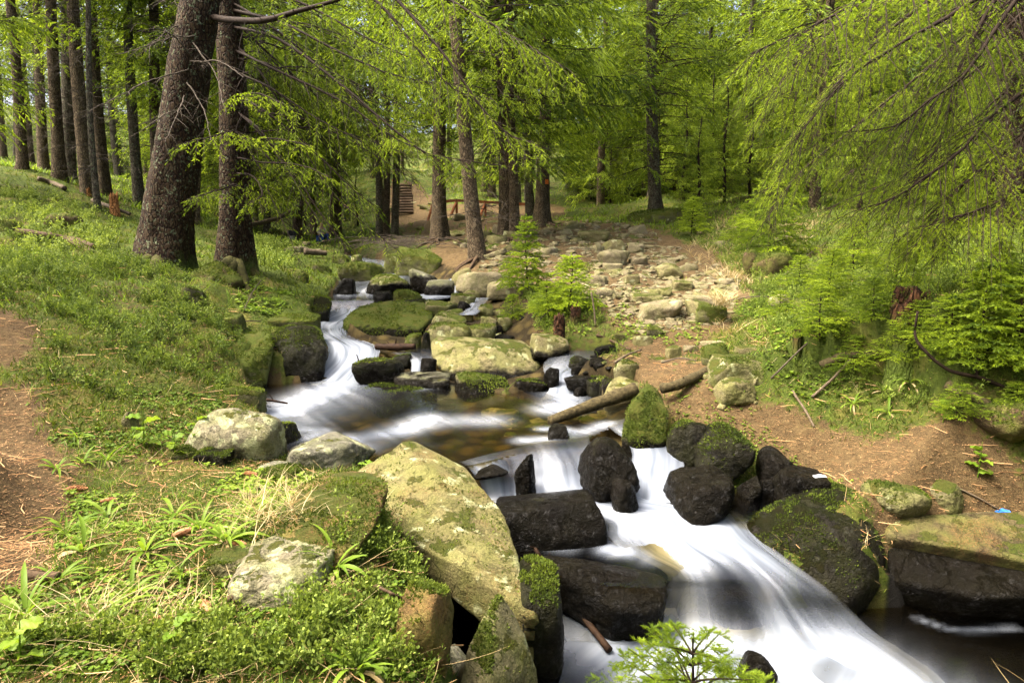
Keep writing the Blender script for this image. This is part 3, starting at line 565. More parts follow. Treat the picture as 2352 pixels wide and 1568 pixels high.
# ------------------------------------------------------------------ rocks
def ico(n):
    bm = bmesh.new(); bmesh.ops.create_icosphere(bm, subdivisions=n, radius=1.0)
    v = np.array([p.co[:] for p in bm.verts]); v /= np.linalg.norm(v, axis=1, keepdims=True)
    f = np.array([[q.index for q in p.verts] for p in bm.faces], np.int32); bm.free(); return v, f
ICO = {k: ico(k) for k in (3, 4, 5)}
def shape_planes(kind, rs):
    if kind == 'round': n, p, ax = 13, 11, 0.3
    elif kind == 'block': n, p, ax = 7, 26, 0.9
    elif kind == 'slab': n, p, ax = 8, 22, 0.8
    else: n, p, ax = 9, 24, 0.6                            # 'ang'
    N = rs.randn(n, 3); N /= np.linalg.norm(N, axis=1, keepdims=True); H = rs.uniform(0.72, 1.0, n)
    A = np.array([[1, 0, 0], [-1, 0, 0], [0, 1, 0], [0, -1, 0], [0, 0, 1], [0, 0, -1.0]]) + rs.randn(6, 3) * (0.16 if kind != 'slab' else 0.1)
    A /= np.linalg.norm(A, axis=1, keepdims=True); HA = np.full(6, 1.0 - 0.25 * ax) * rs.uniform(0.9, 1.05, 6)
    if kind == 'slab': HA[4:] *= 0.8
    return np.vstack([N, A]), np.concatenate([H, HA]), p
def star(planes, heights, p, D):
    d = np.clip(D @ planes.T, 0, None) / heights[None]
    return (d ** p).sum(1) ** (-1.0 / p)
def rock_verts(kind, seed, lvl=4, amp=0.05):
    rs = np.random.RandomState(seed); D, F = ICO[lvl]; N, H, p = shape_planes(kind, rs); V = D * star(N, H, p, D)[:, None]
    V = (V - (V.max(0) + V.min(0)) / 2) / ((V.max(0) - V.min(0)) / 2)
    return V, F
def roughen(V, size, seed, amp=1.0):                         # world-scale relief
    o = seed * 3.71; n = V / (np.linalg.norm(V, axis=1, keepdims=True) + 1e-9)
    k = size
    rd = np.abs(fbm(V / k * 2.4 + o + 31, 3)); d = fbm(V / k * 1.6 + o, 4) * 0.075 * k + np.abs(fbm(V / k * 3.0 + o + 9, 4)) * -0.09 * k + fbm(V / k * 9 + o, 4) * 0.030 * k - np.clip(0.05 - rd, 0, 1) * 0.7 * k
    return V + n * (d * amp)[:, None]
def dist_px(u, v, Y): return Y / ray(u, v)[1]
RN = [0]
def fur(o, V, F, n_m2, zmin=0.15, cap=2600, s0=0.016, seed=0):
    """moss cushions on a stone: short blades on its upward faces"""
    rs_ = np.random.RandomState(seed + 3); a, b, c = V[F[:, 0]], V[F[:, 1]], V[F[:, 2]]; N = np.cross(b - a, c - a); A = np.linalg.norm(N, axis=1) / 2; N = N / (2 * A[:, None] + 1e-12); ctr = (a + b + c) / 3
    w = A * np.clip((N[:, 2] - zmin) * 2.2, 0, 1) * (fbm((ctr + np.array(o.location)) * 4.5 + seed, 4) > -0.10)
    n = int(min(cap, w.sum() * n_m2))
    if n < 20: return
    i = rs_.choice(len(F), n, p=w / w.sum()); r1, r2 = rs_.rand(n, 1), rs_.rand(n, 1); q = r1 + r2 > 1; r1 = np.where(q, 1 - r1, r1); r2 = np.where(q, 1 - r2, r2)
    P = a[i] + (b[i] - a[i]) * r1 + (c[i] - a[i]) * r2; d = N[i] + rs_.randn(n, 3) * 0.5; d /= np.linalg.norm(d, axis=1, keepdims=True); sd_ = np.cross(d, rs_.randn(n, 3)); sd_ /= np.linalg.norm(sd_, axis=1, keepdims=True)
    h = s0 * rs_.uniform(0.5, 1.5, (n, 1)); m = MB(); m.add(np.stack([P - sd_ * h * .28, P + sd_ * h * .28, P + d * h], 1).reshape(-1, 3), np.arange(3 * n).reshape(-1, 3), None, np.repeat(np.clip(0.42 + fbm(P * 8 + seed, 2) * 0.45 + rs_.randn(n) * .1, 0, 1), 3))
    link('moss', m.mesh('moss', M_MOSSFUR, smooth=False), o, kind='stuff')
FUR = {'mossy': 0.1, 'olive': 0.55, 'wetmoss': 0.4, 'slab': 0.93, 'earth': 0.2, 'humus': 0.55}
def rock(mat, kind, u0, v0, u1, v1, Y, label, name='boulder', dr=0.8, bury=0.25, wet=None, lvl=4, group=None, seed=None):
    RN[0] += 1; seed = seed or RN[0] * 13 + 5; uc, vc = (u0 + u1) / 2, (v0 + v1) / 2
    if Y is None:                                            # it stands on the bank: its foot is where that pixel meets the ground
        Y = hit(uc, v1 - 0.12 * (v1 - v0))[1]; Y += 0.35 * dr * (u1 - u0) / 2 * Y / FPX
    if Y < 7 and lvl == 4: lvl = 5
    if Y < 6.6 and dr == 0.8: dr = 1.2
    t = dist_px(uc, vc, Y); px = t / FPX; c = at(uc, vc, Y)
    th = PITCH + math.atan((vc - CY) / FPX); sx = (u1 - u0) / 2 * px; vis = (v1 - v0) / 2 * px; sy = dr * sx
    sz = math.sqrt(max(vis ** 2 - (sy * math.sin(th)) ** 2, (0.5 * vis) ** 2)) / math.cos(th)
    top = c[2] + sz; sz *= 1 + bury; zg = float(gz(c[0], c[1])) - 0.06; sz = max(sz, min((top - zg) / 2, 1.35 * sz)); c[2] = top - sz
    V, F = rock_verts(kind, seed, lvl); V = V * [sx, sy, sz]; V = roughen(V, (sx + sy + sz) / 3, seed)
    b = MB(); b.add(V, F); me = b.mesh(name, ROCK[mat]); o = link(name, me, None, c, label, 'rock' if name != 'stone' else 'stone', group)
    o['wet_z'] = -99.0 if wet is None else float(wet)
    if mat in FUR: fur(o, V, F, 60000 / max(1, Y - 2) ** 1.3, FUR[mat], s0=0.010 + 0.0011 * Y, seed=seed)
    return o
def hull_rock(mat, pts, label, p=26, name='boulder', wet=None, lvl=5, amp=0.6, seed=1, cat='rock'):
    pts = np.array(pts); bm = bmesh.new()
    for q in pts: bm.verts.new(q)
    bmesh.ops.convex_hull(bm, input=bm.verts); bm.normal_update(); ctr = pts.mean(0); s = (pts.max(0) - pts.min(0)) / 2
    N = []; H = []
    for f in bm.faces:
        n = np.array(f.normal[:]); h = (np.array(f.verts[0].co[:]) - ctr) @ n
        if h < 0: n, h = -n, -h
        m = n * s; l = np.linalg.norm(m)
        if h > 1e-4: N.append(m / l); H.append(h / l)
    bm.free(); N = np.array(N); H = np.array(H)
    left = list(range(len(N))); N2, H2 = [], []             # near-coplanar facets become one plane
    while left:
        i = left[0]; g_ = [j for j in left if N[j] @ N[i] > 0.955]; left = [j for j in left if j not in g_]; n_ = N[g_].mean(0); n_ /= np.linalg.norm(n_); N2.append(n_); H2.append(np.mean(H[g_]))
    N = np.array(N2); H = np.array(H2)
    D, F = ICO[lvl]; V = D * (star(N, H, p, D) * 1.03)[:, None] * s; V = roughen(V, s.mean(), seed, amp)
    base = ctr.copy(); b = MB(); b.add(V, F); o = link(name, b.mesh(name, ROCK[mat]), None, base, label, cat)
    o['wet_z'] = -99.0 if wet is None else float(wet)
    if mat in FUR: fur(o, V, F, 60000 / max(1, ctr[1] - 2) ** 1.3, FUR[mat], s0=0.010 + 0.0011 * ctr[1], seed=seed)
    return o
def down(p, dz, dy=0.0, dx=0.0): return p + np.array([dx, dy, -dz])

# --- the large foreground stones, each from its own corner points
top = [at(945, 1010, 5.05), at(1000, 1037, 4.98), at(1074, 1083, 4.8), at(1121, 1137, 4.5), at(1155, 1201, 4.18), at(1192, 1295, 3.78), at(1206, 1390, 3.44), at(804, 1098, 4.6), at(872, 1154, 4.28), at(943, 1218, 4.0), at(1034, 1272, 3.78), at(1121, 1333, 3.56)]
und = [at(868, 1187, 4.36), at(926, 1248, 4.08), at(973, 1309, 3.9), at(1078, 1362, 3.66), at(1130, 1384, 3.55)] + [down(q, 0.3, 0.1, -0.05) for q in top[:7]]
hull_rock('slab', top + und, 'huge tilted flat-topped tan slab with needle litter in the foreground', 60, wet=-0.9, amp=0.3, seed=3)
ap = [at(1140, 1364, 3.1), at(1160, 1374, 3.12)]
hull_rock('olive', ap + [at(1080, 1470, 2.95), at(1050, 1600, 2.85), at(1120, 1600, 2.75), at(1200, 1440, 3.1), at(1232, 1540, 3.05), at(1240, 1640, 3.0), at(1060, 1640, 3.3), at(1180, 1440, 3.35), at(1235, 1600, 3.4), at(1150, 1750, 2.9)], 'pointed mossy upright stone at the bottom edge below the big slab', 22, amp=0.5, seed=4)
rock('wetmoss', 'round', 1185, 1280, 1296, 1500, 3.75, 'smooth wet dark boulder wedged between big slab and driftwood', dr=2.4, wet=-0.8)
P7 = [at(1140, 1150, 5.15), at(1240, 1135, 5.2), at(1345, 1126, 5.15), at(1365, 1150, 4.95), at(1392, 1225, 4.85), at(1290, 1245, 4.75), at(1150, 1180, 4.8), at(1160, 1250, 4.75)]
hull_rock('wet', P7 + [down(q, 0.22) for q in P7[4:]] + [at(1350, 1130, 5.5), at(1160, 1140, 5.5)], 'black wet angular block standing in white water above the side pool', 24, seed=5, amp=0.5)
P8 = [at(1242, 1275, 4.6), at(1300, 1280, 4.6), at(1400, 1292, 4.55), at(1530, 1325, 4.45), at(1530, 1380, 4.2), at(1440, 1330, 4.3), at(1340, 1310, 4.35), at(1255, 1300, 4.45), at(1410, 1400, 4.12), at(1510, 1410, 4.15)]
hull_rock('wet', P8 + [down(q, 0.3, 0.1) for q in P8], 'long black wet ledge stone under the side pool', 20, seed=6, amp=0.5)
P17 = [at(1706, 1195, 5.2), at(1760, 1160, 5.35), at(1830, 1128, 5.4), at(1920, 1116, 5.4), at(1990, 1150, 5.2), at(2014, 1200, 5.0), at(2040, 1280, 4.8), at(2036, 1330, 4.68), at(1950, 1395, 4.48), at(1880, 1352, 4.55), at(1790, 1292, 4.75), at(1722, 1238, 5.0), at(1960, 1235, 4.68), at(1860, 1185, 4.92)]
hull_rock('wetmoss', P17 + [down(q, 0.45, 0.1) for q in P17[5:12]], 'largest black wet boulder beside the white chute on the right', 14, seed=7, amp=0.5)
rock('wetmoss', 'round', 1818, 1092, 1992, 1190, 5.55, 'wet mossy hump directly behind the largest black boulder', dr=0.8)
P18 = [at(2030, 1195, 5.05), at(2200, 1178, 5.05), at(2420, 1180, 5.0), at(2440, 1300, 4.5), at(2240, 1262, 4.65), at(2040, 1228, 4.9)]
hull_rock('shelf', P18 + [down(q, 0.3, 0.14) for q in P18] + [at(2500, 1240, 4.8)], 'flat needle-strewn rock shelf at the right edge above the dark ledge', 24, seed=8, amp=0.35, name='rock_shelf')
P19 = [at(2036, 1250, 4.9), at(2240, 1325, 4.6), at(2440, 1330, 4.5), at(2060, 1335, 4.66), at(2250, 1372, 4.45), at(2440, 1368, 4.35), at(2440, 1300, 4.65)]
hull_rock('wet', P19 + [down(q, 0.5, 0.22) for q in P19], 'broad black undercut ledge at the right edge of the lower pool', 24, seed=9, amp=0.35, name='rock_shelf')
P11 = [at(1484, 876, 6.75), at(1470, 895, 6.65), at(1518, 918, 6.6), at(1440, 935, 6.5), at(1428, 1000, 6.35), at(1460, 1050, 6.25), at(1530, 1010, 6.35), at(1536, 950, 6.5), at(1520, 910, 6.9), at(1450, 960, 6.9)]
hull_rock('mossy', P11 + [down(q, 0.2) for q in P11[4:7]], 'pointed upright olive boulder where the mossy log meets the pool lip', 15, seed=10, wet=-0.35)
P2a = [at(526, 800, 8.8), at(566, 766, 9.0), at(620, 763, 9.0), at(630, 800, 8.75), at(605, 884, 8.5), at(520, 882, 8.5), at(545, 850, 8.4), at(535, 780, 9.6), at(620, 770, 9.7)]
hull_rock('mossy', P2a + [down(q, 0.2) for q in P2a[4:6]], 'moss-covered left half of the split boulder beside the white fall', 14, seed=11, wet=-0.32)
P2b = [at(625, 775, 9.2), at(660, 748, 9.35), at(720, 748, 9.4), at(752, 790, 9.2), at(756, 830, 9.05), at(735, 874, 8.9), at(606, 876, 8.88), at(612, 830, 8.95), at(680, 800, 8.85), at(640, 750, 10), at(740, 760, 10)]
hull_rock('wetmoss', P2b + [down(q, 0.2) for q in P2b[5:7]], 'big dark rounded right half of the split boulder beside the white fall', 13, seed=12, wet=-0.2)
P4 = [at(672, 708, 11.9), at(718, 676, 12.2), at(764, 690, 12.0), at(752, 718, 11.7), at(700, 727, 11.5), at(680, 722, 11.5), at(690, 690, 12.7), at(758, 682, 12.7)]
hull_rock('wetmoss', P4 + [down(q, 0.25) for q in P4[3:6]], 'dark wedge stone with mossy edge left of the small ledge fall', 24, seed=13, lvl=4)
P12 = [at(1625, 838, 7.75), at(1640, 812, 7.9), at(1740, 814, 7.9), at(1762, 830, 7.75), at(1768, 895, 7.45), at(1630, 880, 7.5), at(1640, 812, 8.4), at(1760, 815, 8.4), at(1690, 830, 7.5)]
k12 = hit(1700, 892)[1] / 7.45; P12 = [EYE + (q - EYE) * k12 for q in P12]
hull_rock('olive', P12 + [down(q, 0.15) for q in P12[4:6]], 'big squarish dark boulder on the right bank beside the trail', 26, seed=14)
P8b = [at(982, 800, 9.6), at(1000, 772, 9.8), at(1100, 774, 9.9), at(1200, 782, 9.8), at(1240, 815, 9.5), at(1244, 850, 9.2), at(1160, 872, 8.95), at(1040, 866, 9.0), at(1000, 840, 9.2), at(1120, 800, 9.2), at(1010, 780, 10.3), at(1200, 785, 10.3)]
hull_rock('tan', P8b + [down(q, 0.15) for q in P8b[5:8]], 'largest long tan boulder lying across mid-stream above the pool', 12, seed=15, wet=-0.22)
P1 = [at(786, 748, 11.3), at(860, 706, 11.9), at(930, 700, 12), at(990, 708, 11.9), at(998, 735, 11.5), at(960, 780, 10.8), at(830, 786, 10.75), at(792, 770, 11.0), at(880, 740, 11.2)]
hull_rock('mossy', [q + np.array([0, 0, 0.05]) for q in P1] + [down(q, 0.25) for q in P1[4:8]], 'wide low moss-covered boulder splitting the stream below the ledge fall', 12, seed=16, wet=0.1)
P6 = [at(818, 898, 8.5), at(860, 876, 8.8), at(960, 884, 8.6), at(1002, 905, 8.4), at(985, 938, 8.0), at(900, 950, 7.85), at(950, 905, 8.2), at(840, 905, 8.3), at(890, 930, 8.0)]
hull_rock('olive', P6 + [down(q, 0.25) for q in P6[3:]], 'mossy flat-backed stone with dark wet face at the head of the pool', 20, seed=17, wet=-0.18)

R = rock
# --- stones in and along the stream
R('mossy', 'slab', 625, 722, 735, 760, 10.2, 'flat mossy stone lying behind the split boulder')
R('wetmoss', 'ang', 814, 820, 936, 878, 8.95, 'dark mossy stone right of the main white fall', wet=-0.15)
R('grey', 'slab', 905, 857, 1036, 893, 8.75, 'low flat grey stone under the log gap', wet=-0.22)
R('olive', 'round', 1043, 860, 1173, 932, 8.45, 'round lichen-spotted boulder at the pool, left of its look-alike', wet=-0.2, dr=0.9)
R('olive', 'ang', 1173, 866, 1272, 924, 8.5, 'humped boulder at the pool just left of the side cascade', wet=-0.15)
R('olive', 'round', 999, 882, 1046, 922, 8.55, 'small olive stone squeezed between flat-backed stone and round boulder', wet=-0.25)
R('wet', 'round', 994, 914, 1048, 938, 8.15, 'small glistening black stone at the pool edge below round boulder', wet=0.0)
R('wet', 'round', 966, 820, 1004, 856, 9.05, 'small black stone against the left end of the long tan boulder')
R('wetmoss', 'round', 902, 811, 945, 840, 9.45, 'small dark stone just below the broken log')
R('olive', 'round', 973, 737, 1092, 775, 10.45, 'mossy oval boulder directly above the long tan boulder')
R('olive', 'round', 992, 715, 1074, 753, 10.95, 'olive boulder behind the mossy oval one')
R('olive', 'round', 1066, 744, 1142, 780, 10.35, 'sloping olive stone right of the mossy oval boulder')
R('tan', 'ang', 1103, 725, 1141, 758, 10.8, 'small tan stone in the pile left of the twin one')
R('tan', 'ang', 1140, 727, 1177, 756, 10.9, 'small tan stone at the right end of the pile')
R('mossy', 'round', 926, 764, 968, 794, 10.1, 'small mossy stone at the right foot of the wide mossy boulder')
R('wetmoss', 'ang', 968, 762, 990, 790, 10.0, 'narrow dark stone between mossy stone and mossy oval boulder', 'stone')
R('olive', 'round', 836, 629, 943, 684, 14.0, 'broad rounded boulder mid-stream above the ledge fall', wet=0.62)
R('wet', 'ang', 766, 637, 816, 678, 13.9, 'dark wet stone at the left edge of the upper channel')
R('grey', 'round', 941, 617, 1012, 678, 14.2, 'tall grey rounded boulder right of the broad mid-stream one', wet=0.75)
R('grey', 'round', 976, 642, 1044, 678, 13.6, 'smooth grey oval boulder in front of the tall grey one', wet=0.6)
R('tan', 'round', 1032, 614, 1088, 653, 14.9, 'tan rounded boulder behind the trickle near the roots')
R('pale', 'round', 1046, 621, 1162, 674, 14.0, 'large pale rounded boulder on the right bank of the upper stream')
R('pale', 'slab', 1117, 644, 1226, 681, 13.1, 'pale flat-topped slab beside the larger spruce sapling')
R('mossy', 'round', 901, 664, 968, 696, 12.6, 'mossy round stone below the broad mid-stream boulder')
R('wet', 'ang', 855, 669, 903, 714, 12.35, 'dark pointed stone at the right end of the ledge fall')
R('olive', 'ang', 975, 688, 1054, 725, 11.8, 'speckled olive boulder behind the wide mossy one')
R('wetmoss', 'slab', 912, 686, 980, 708, 12.2, 'low dark slab above the wide mossy boulder')
R('olive', 'ang', 1034, 674, 1095, 708, 12.3, 'dark-sided stone in the middle of the upper stone field')
R('tan', 'round', 1063, 666, 1103, 684, 12.9, 'small pale stone touching the large pale boulder', 'stone')
R('olive', 'round', 1098, 698, 1134, 726, 11.6, 'round mossy stone beside the trickle')
R('wet', 'round', 1049, 691, 1083, 720, 11.75, 'dark round stone left of the trickle')
R('mossy', 'ang', 782, 600, 880, 636, 16.1, 'angular mossy boulder in the far channel under the hanging branch')
R('mossy', 'round', 764, 582, 803, 607, 19.0, 'small mossy stone at the left of the far rapids')
R('mossy', 'ang', 904, 567, 1018, 620, 17.2, 'big mossy boulder under the brown root bank')
R('mossy', 'slab', 880, 580, 923, 610, 17.6, 'tilted mossy stone left of the big mossy root-bank boulder')
R('olive', 'round', 806, 583, 832, 603, 18.2, 'small pale mossy stone between the far rapids', 'stone')
R('mossy', 'round', 702, 604, 761, 637, 16.5, 'mossy stone on the left bank by the far rapids')
R('mossy', 'round', 671, 621, 710, 647, None, 'mossy hump of stone low on the left bank')
R('tan', 'ang', 1212, 766, 1308, 821, 9.45, 'sloping grey-tan boulder above the side cascade', wet=0.0)
R('wet', 'ang', 1362, 791, 1418, 842, 8.85, 'dark cube-shaped stone above the side cascade')
R('wetmoss', 'round', 1305, 816, 1354, 846, 8.95, 'dark mossy stone in the side cascade')
R('wet', 'round', 1246, 843, 1285, 888, 8.4, 'round black wet stone at the foot of the side cascade')
R('wet', 'slab', 1293, 857, 1396, 890, 8.35, 'long flat black stone at the foot of the side cascade')
R('wet', 'slab', 1310, 837, 1349, 860, 8.7, 'small wet flat stone inside the side cascade', 'stone')
R('wetmoss', 'ang', 1337, 866, 1399, 912, 8.15, 'mossy dark stone right below the flat black one')
R('wetmoss', 'ang', 1376, 870, 1428, 914, 8.0, 'dark stone just left of the mossy log end')
R('tan', 'round', 1384, 866, 1474, 918, 7.85, 'smooth tan stone under the mossy log')
R('olive', 'ang', 1408, 826, 1468, 878, None, 'pale green slanted stone at the trail edge by the stick')
R('wet', 'ang', 1387, 840, 1423, 866, 8.5, 'small wet stone left of the pale green slanted one', 'stone')
R('wet', 'round', 1318, 887, 1346, 905, 8.1, 'tiny black stone at the pool below the mossy dark stone', 'stone')
# --- stones on the right bank
R('tan', 'round', 1638, 866, 1736, 925, None, 'rounded grey boulder in front of the squarish dark one')
R('mossy', 'round', 1610, 788, 1684, 842, None, 'round mossy boulder just behind the squarish dark one')
R('tan', 'block', 1527, 793, 1566, 824, None, 'small cube of tan stone on the trail')
R('mossy', 'block', 1484, 747, 1525, 772, None, 'small mossy square stone on the trail')
R('tan', 'slab', 1452, 769, 1502, 794, None, 'small tilted flat stone at the trail edge')
R('tan', 'round', 1408, 764, 1438, 784, None, 'little tan stone by the reddish stick', 'stone')
R('pale', 'ang', 1460, 685, 1564, 730, None, 'large pale angular boulder at the foot of the stony trail')
R('tan', 'ang', 1576, 688, 1648, 732, None, 'tan boulder right of the large pale angular one')
R('mossy', 'round', 1597, 698, 1668, 748, None, 'mossy stone topped with a bunch of straw')
R('pale', 'round', 1371, 573, 1448, 610, None, 'large pale boulder half way up the stony trail')
R('tan', 'ang', 1381, 550, 1438, 576, None, 'tan pointed boulder above the large pale trail one')
R('pale', 'ang', 1440, 556, 1482, 583, None, 'pale squat boulder right of the tan pointed one')
R('tan', 'slab', 1325, 529, 1398, 558, None, 'wide brown boulder high on the trail behind the sapling')
R('pale', 'round', 1440, 516, 1488, 538, None, 'pale rounded boulder at the top of the stony trail')
R('tan', 'ang', 1506, 604, 1566, 644, None, 'tan boulder with earth against it, right side of trail')
R('tan', 'ang', 1431, 629, 1472, 656, None, 'pyramid-like tan stone in the middle of the trail')
R('pale', 'slab', 1445, 589, 1488, 609, None, 'pale flat stone under the dry grass tuft on the trail')
R('pale', 'slab', 1344, 629, 1400, 659, None, 'pale flat stone right of the small bright sapling')
R('tan', 'slab', 1448, 673, 1522, 691, None, 'thin long flat stone behind the large pale angular boulder')
R('tan', 'ang', 1512, 659, 1546, 683, None, 'triangular tan stone on the trail')
R('tan', 'slab', 1543, 643, 1596, 670, None, 'leaning long tan stone on the right side of the trail')
R('pale', 'slab', 1570, 678, 1647, 700, None, 'pale flat stone just above the tan boulder by the straw')
R('pale', 'slab', 1384, 604, 1431, 624, None, 'pale low slab left of the trail middle')
R('pale', 'slab', 1612, 780, 1668, 795, None, 'flat pale stone sunk in the soil behind the round mossy boulder', bury=0.6)
R('pale', 'slab', 1567, 791, 1606, 811, None, 'flat pale stone sunk in the trail beside the tan cube', bury=0.6)
R('tan', 'slab', 1690, 794, 1737, 812, None, 'flat tan stone behind the squarish dark boulder')
R('pale', 'ang', 1768, 675, 1816, 702, None, 'pale stone in the grass below the sapling mound')
R('pale', 'slab', 1774, 540, 1812, 562, None, 'pale stone beyond the sapling mound', 'stone')
R('pale', 'block', 1642, 553, 1666, 573, None, 'small pale cube stone at the trail top right', 'stone')
R('olive', 'round', 1990, 1104, 2124, 1164, None, 'low half-buried mossy stone on the bank above the shelf', dr=0.7, bury=0.6)
R('olive', 'round', 2126, 1103, 2220, 1156, None, 'smooth tilted tan-green stone on the bank above the shelf', dr=0.7, bury=0.6)
R('grey', 'round', 1535, 1071, 1698, 1174, 5.45, 'black mossy boulder standing in the white water at right', wet=5)
R('wetmoss', 'round', 1528, 960, 1622, 1066, 6.35, 'dark mossy boulder behind the pointed upright one')
R('wetmoss', 'round', 1594, 975, 1718, 1088, 6.1, 'wet dark boulder with bright moss cap on the right bank')
R('wet', 'round', 1746, 1030, 1820, 1094, 5.9, 'shiny black stone at the foot of the right bank')
R('wet', 'ang', 1700, 1096, 1752, 1148, 5.6, 'small shiny black stone beside the backwater')
R('wet', 'slab', 1772, 1066, 1890, 1144, 5.6, 'shiny sloping black stone above the backwater')
R('wet', 'slab', 1746, 1100, 1772, 1150, 5.62, 'narrow black splinter of stone between two shiny black ones', 'stone')
R('wet', 'round', 1328, 1000, 1466, 1104, 5.75, 'round glistening wet boulder on the lip of the pool')
R('wet', 'round', 1180, 1034, 1232, 1124, 5.6, 'brown wet upright stone dividing the lip falls')
R('wet', 'round', 1404, 1098, 1468, 1154, 5.4, 'half-drowned black stone under the glistening boulder')
R('wet', 'round', 1062, 1052, 1170, 1085, 5.72, 'wet brown stone forming the left lip of the pool')
R('wet', 'round', 1258, 972, 1306, 1000, 6.4, 'small wet stone poking out of the pool near its lip', 'stone')
R('wet', 'round', 1614, 1350, 1750, 1490, 4.58, 'drowned round boulder under the veil of the lower fall', lvl=5, bury=0.1)
R('wet', 'round', 1550, 1345, 1626, 1470, 4.58, 'drowned stone behind the left strands of the lower fall', bury=0.1)
R('wet', 'round', 1800, 1376, 1940, 1480, 4.55, 'drowned ledge stone under the right slope of the chute', bury=0.1)
R('wet', 'round', 1694, 1486, 1774, 1556, 3.82, 'small black stone emerging from the white lower pool')
R('grey', 'round', 1000, 1480, 1080, 1600, 3.15, 'dark stone in the crevice left of the pointed stone')
# --- left bank and foreground
R('lichen', 'round', 437, 934, 647, 1052, None, 'big lichen-blotched boulder at the left edge of the pool', lvl=5, dr=0.75)
R('grey', 'ang', 648, 986, 848, 1090, 5.5, 'grey domed boulder between lichen boulder and tilted slab', lvl=5, dr=0.8)
R('wetmoss', 'round', 626, 966, 690, 1026, 6.3, 'dark mossy stone peeping out behind the lichen boulder')
R('lichen', 'round', 556, 1238, 764, 1340, None, 'grey lichen-patched rock sunk in the foreground grass', lvl=5, bury=0.45, dr=1.5)
R('humus', 'round', 620, 1110, 880, 1225, None, 'low needle-strewn mossy stone hump behind the lichen-patched rock', lvl=5, bury=0.5, dr=1.7)
R('humus', 'ang', 920, 1340, 1042, 1530, None, 'needle-strewn brown stone forming the edge of the left bank', lvl=5, bury=0.3, dr=1.3)
R('olive', 'slab', 480, 1255, 575, 1300, None, 'low olive stone left of the lichen-patched foreground rock')
R('mossy', 'round', 396, 1018, 455, 1050, None, 'small olive stone left of the big lichen boulder')
R('wetmoss', 'slab', 455, 1020, 540, 1062, None, 'flat dark stone in front of the big lichen boulder')
R('olive', 'round', 280, 940, 312, 985, None, 'small upright green stone in the left bank herbs')
R('mossy', 'ang', 415, 655, 470, 700, None, 'mossy stone under the tree roots on the left bank')
R('mossy', 'round', 600, 752, 655, 776, None, 'mossy stone wedged above the split boulder')
R('mossy', 'slab', 505, 722, 560, 762, None, 'mossy lump of stone left of the flat mossy one')
R('grey', 'slab', 588, 1058, 660, 1082, None, 'flat grey stone at the waterline before the domed boulder')
R('mossy', 'slab', 605, 1068, 690, 1096, None, 'flat green stone on the bank before the domed boulder')
R('mossy', 'round', 790, 545, 830, 575, None, 'mossy hump beyond the far rapids')
# --- rubble: individually standing stones too alike to name apart
rs = np.random.RandomState(5)
VAR = []
for k in range(8):
    V, F = rock_verts(['ang', 'slab', 'round', 'ang', 'slab', 'block', 'ang', 'slab'][k], 900 + k, 3); V = V * [1, 0.8, [0.6, 0.3, 0.6, 0.55, 0.35, 0.6, 0.5, 0.28][k]]; V = roughen(V, 0.8, 77 + k, 1.0)
    for mat in ('pale', 'tan', 'olive', 'wet'):
        b = MB(); b.add(V, F); VAR.append((mat, b.mesh('stone', ROCK[mat])))
def scatter_stones(poly_px, n, smin, smax, mats, label, group, name='stone', sink=0.35):
    W = np.array(zone(poly_px)); lo, hi = W[:, :2].min(0), W[:, :2].max(0); k = 0; tries = 0; pick = [m for m in VAR if m[0] in mats]
    lo_u = min(p[0] for p in poly_px); hi_u = max(p[0] for p in poly_px); lo_v = min(p[1] for p in poly_px); hi_v = max(p[1] for p in poly_px); PP = np.array(poly_px)
    while k < n and tries < n * 30:
        tries += 1; u = rs.uniform(lo_u, hi_u); v = rs.uniform(lo_v, hi_v)
        if not in_poly(np.array([u]), np.array([v]), PP)[0]: continue
        p = hit(u, v)
        if p[1] > 60: continue
        s = smin * (smax / smin) ** (rs.rand() ** 1.6); mat, me = pick[rs.randint(len(pick))]
        o = link(name, me, None, (p[0], p[1], p[2] - s * 0.3 * sink), label, 'stone', group); o['wet_z'] = -99.0
        o.scale = (s, s * rs.uniform(0.8, 1.2), s * rs.uniform(0.8, 1.3)); o.rotation_euler = (rs.uniform(-.25, .25), rs.uniform(-.25, .25), rs.uniform(0, 6.28)); k += 1
scatter_stones([(1250, 640), (1350, 600), (1330, 550), (1420, 530), (1560, 600), (1680, 640), (1660, 690), (1480, 690), (1350, 680)], 95, 0.06, 0.30, ('pale', 'pale', 'tan'), 'loose pale stone on the sunny stony trail', 'loose stones of the stony trail', sink=0.9)
scatter_stones([(1020, 560), (1290, 495), (1420, 520), (1340, 560), (1250, 590), (1150, 600)], 50, 0.10, 0.42, ('pale', 'tan'), 'loose stone among roots and trunks high on the trail', 'loose stones among the roots')
scatter_stones([(880, 545), (900, 440), (1000, 470), (1240, 485), (1240, 520), (1000, 560)], 28, 0.18, 0.6, ('tan', 'pale'), 'loose stone on the far trail by the red railing', 'loose stones by the railing')
scatter_stones([(900, 690), (1000, 690), (1200, 690), (1220, 760), (1150, 790), (980, 730)], 34, 0.07, 0.24, ('olive', 'wet', 'tan'), 'small stone filling the gaps of the stone field beside the stream', 'gap stones of the stone field')
scatter_stones([(780, 610), (960, 610), (1000, 680), (900, 690), (770, 650)], 22, 0.10, 0.32, ('olive', 'wet'), 'small dark stone in the bed of the upper rapids', 'small stones of the upper rapids')
scatter_stones([(1290, 800), (1440, 790), (1460, 880), (1330, 900)], 14, 0.05, 0.14, ('wet', 'olive'), 'small wet stone around the side cascade', 'small stones of the side cascade')
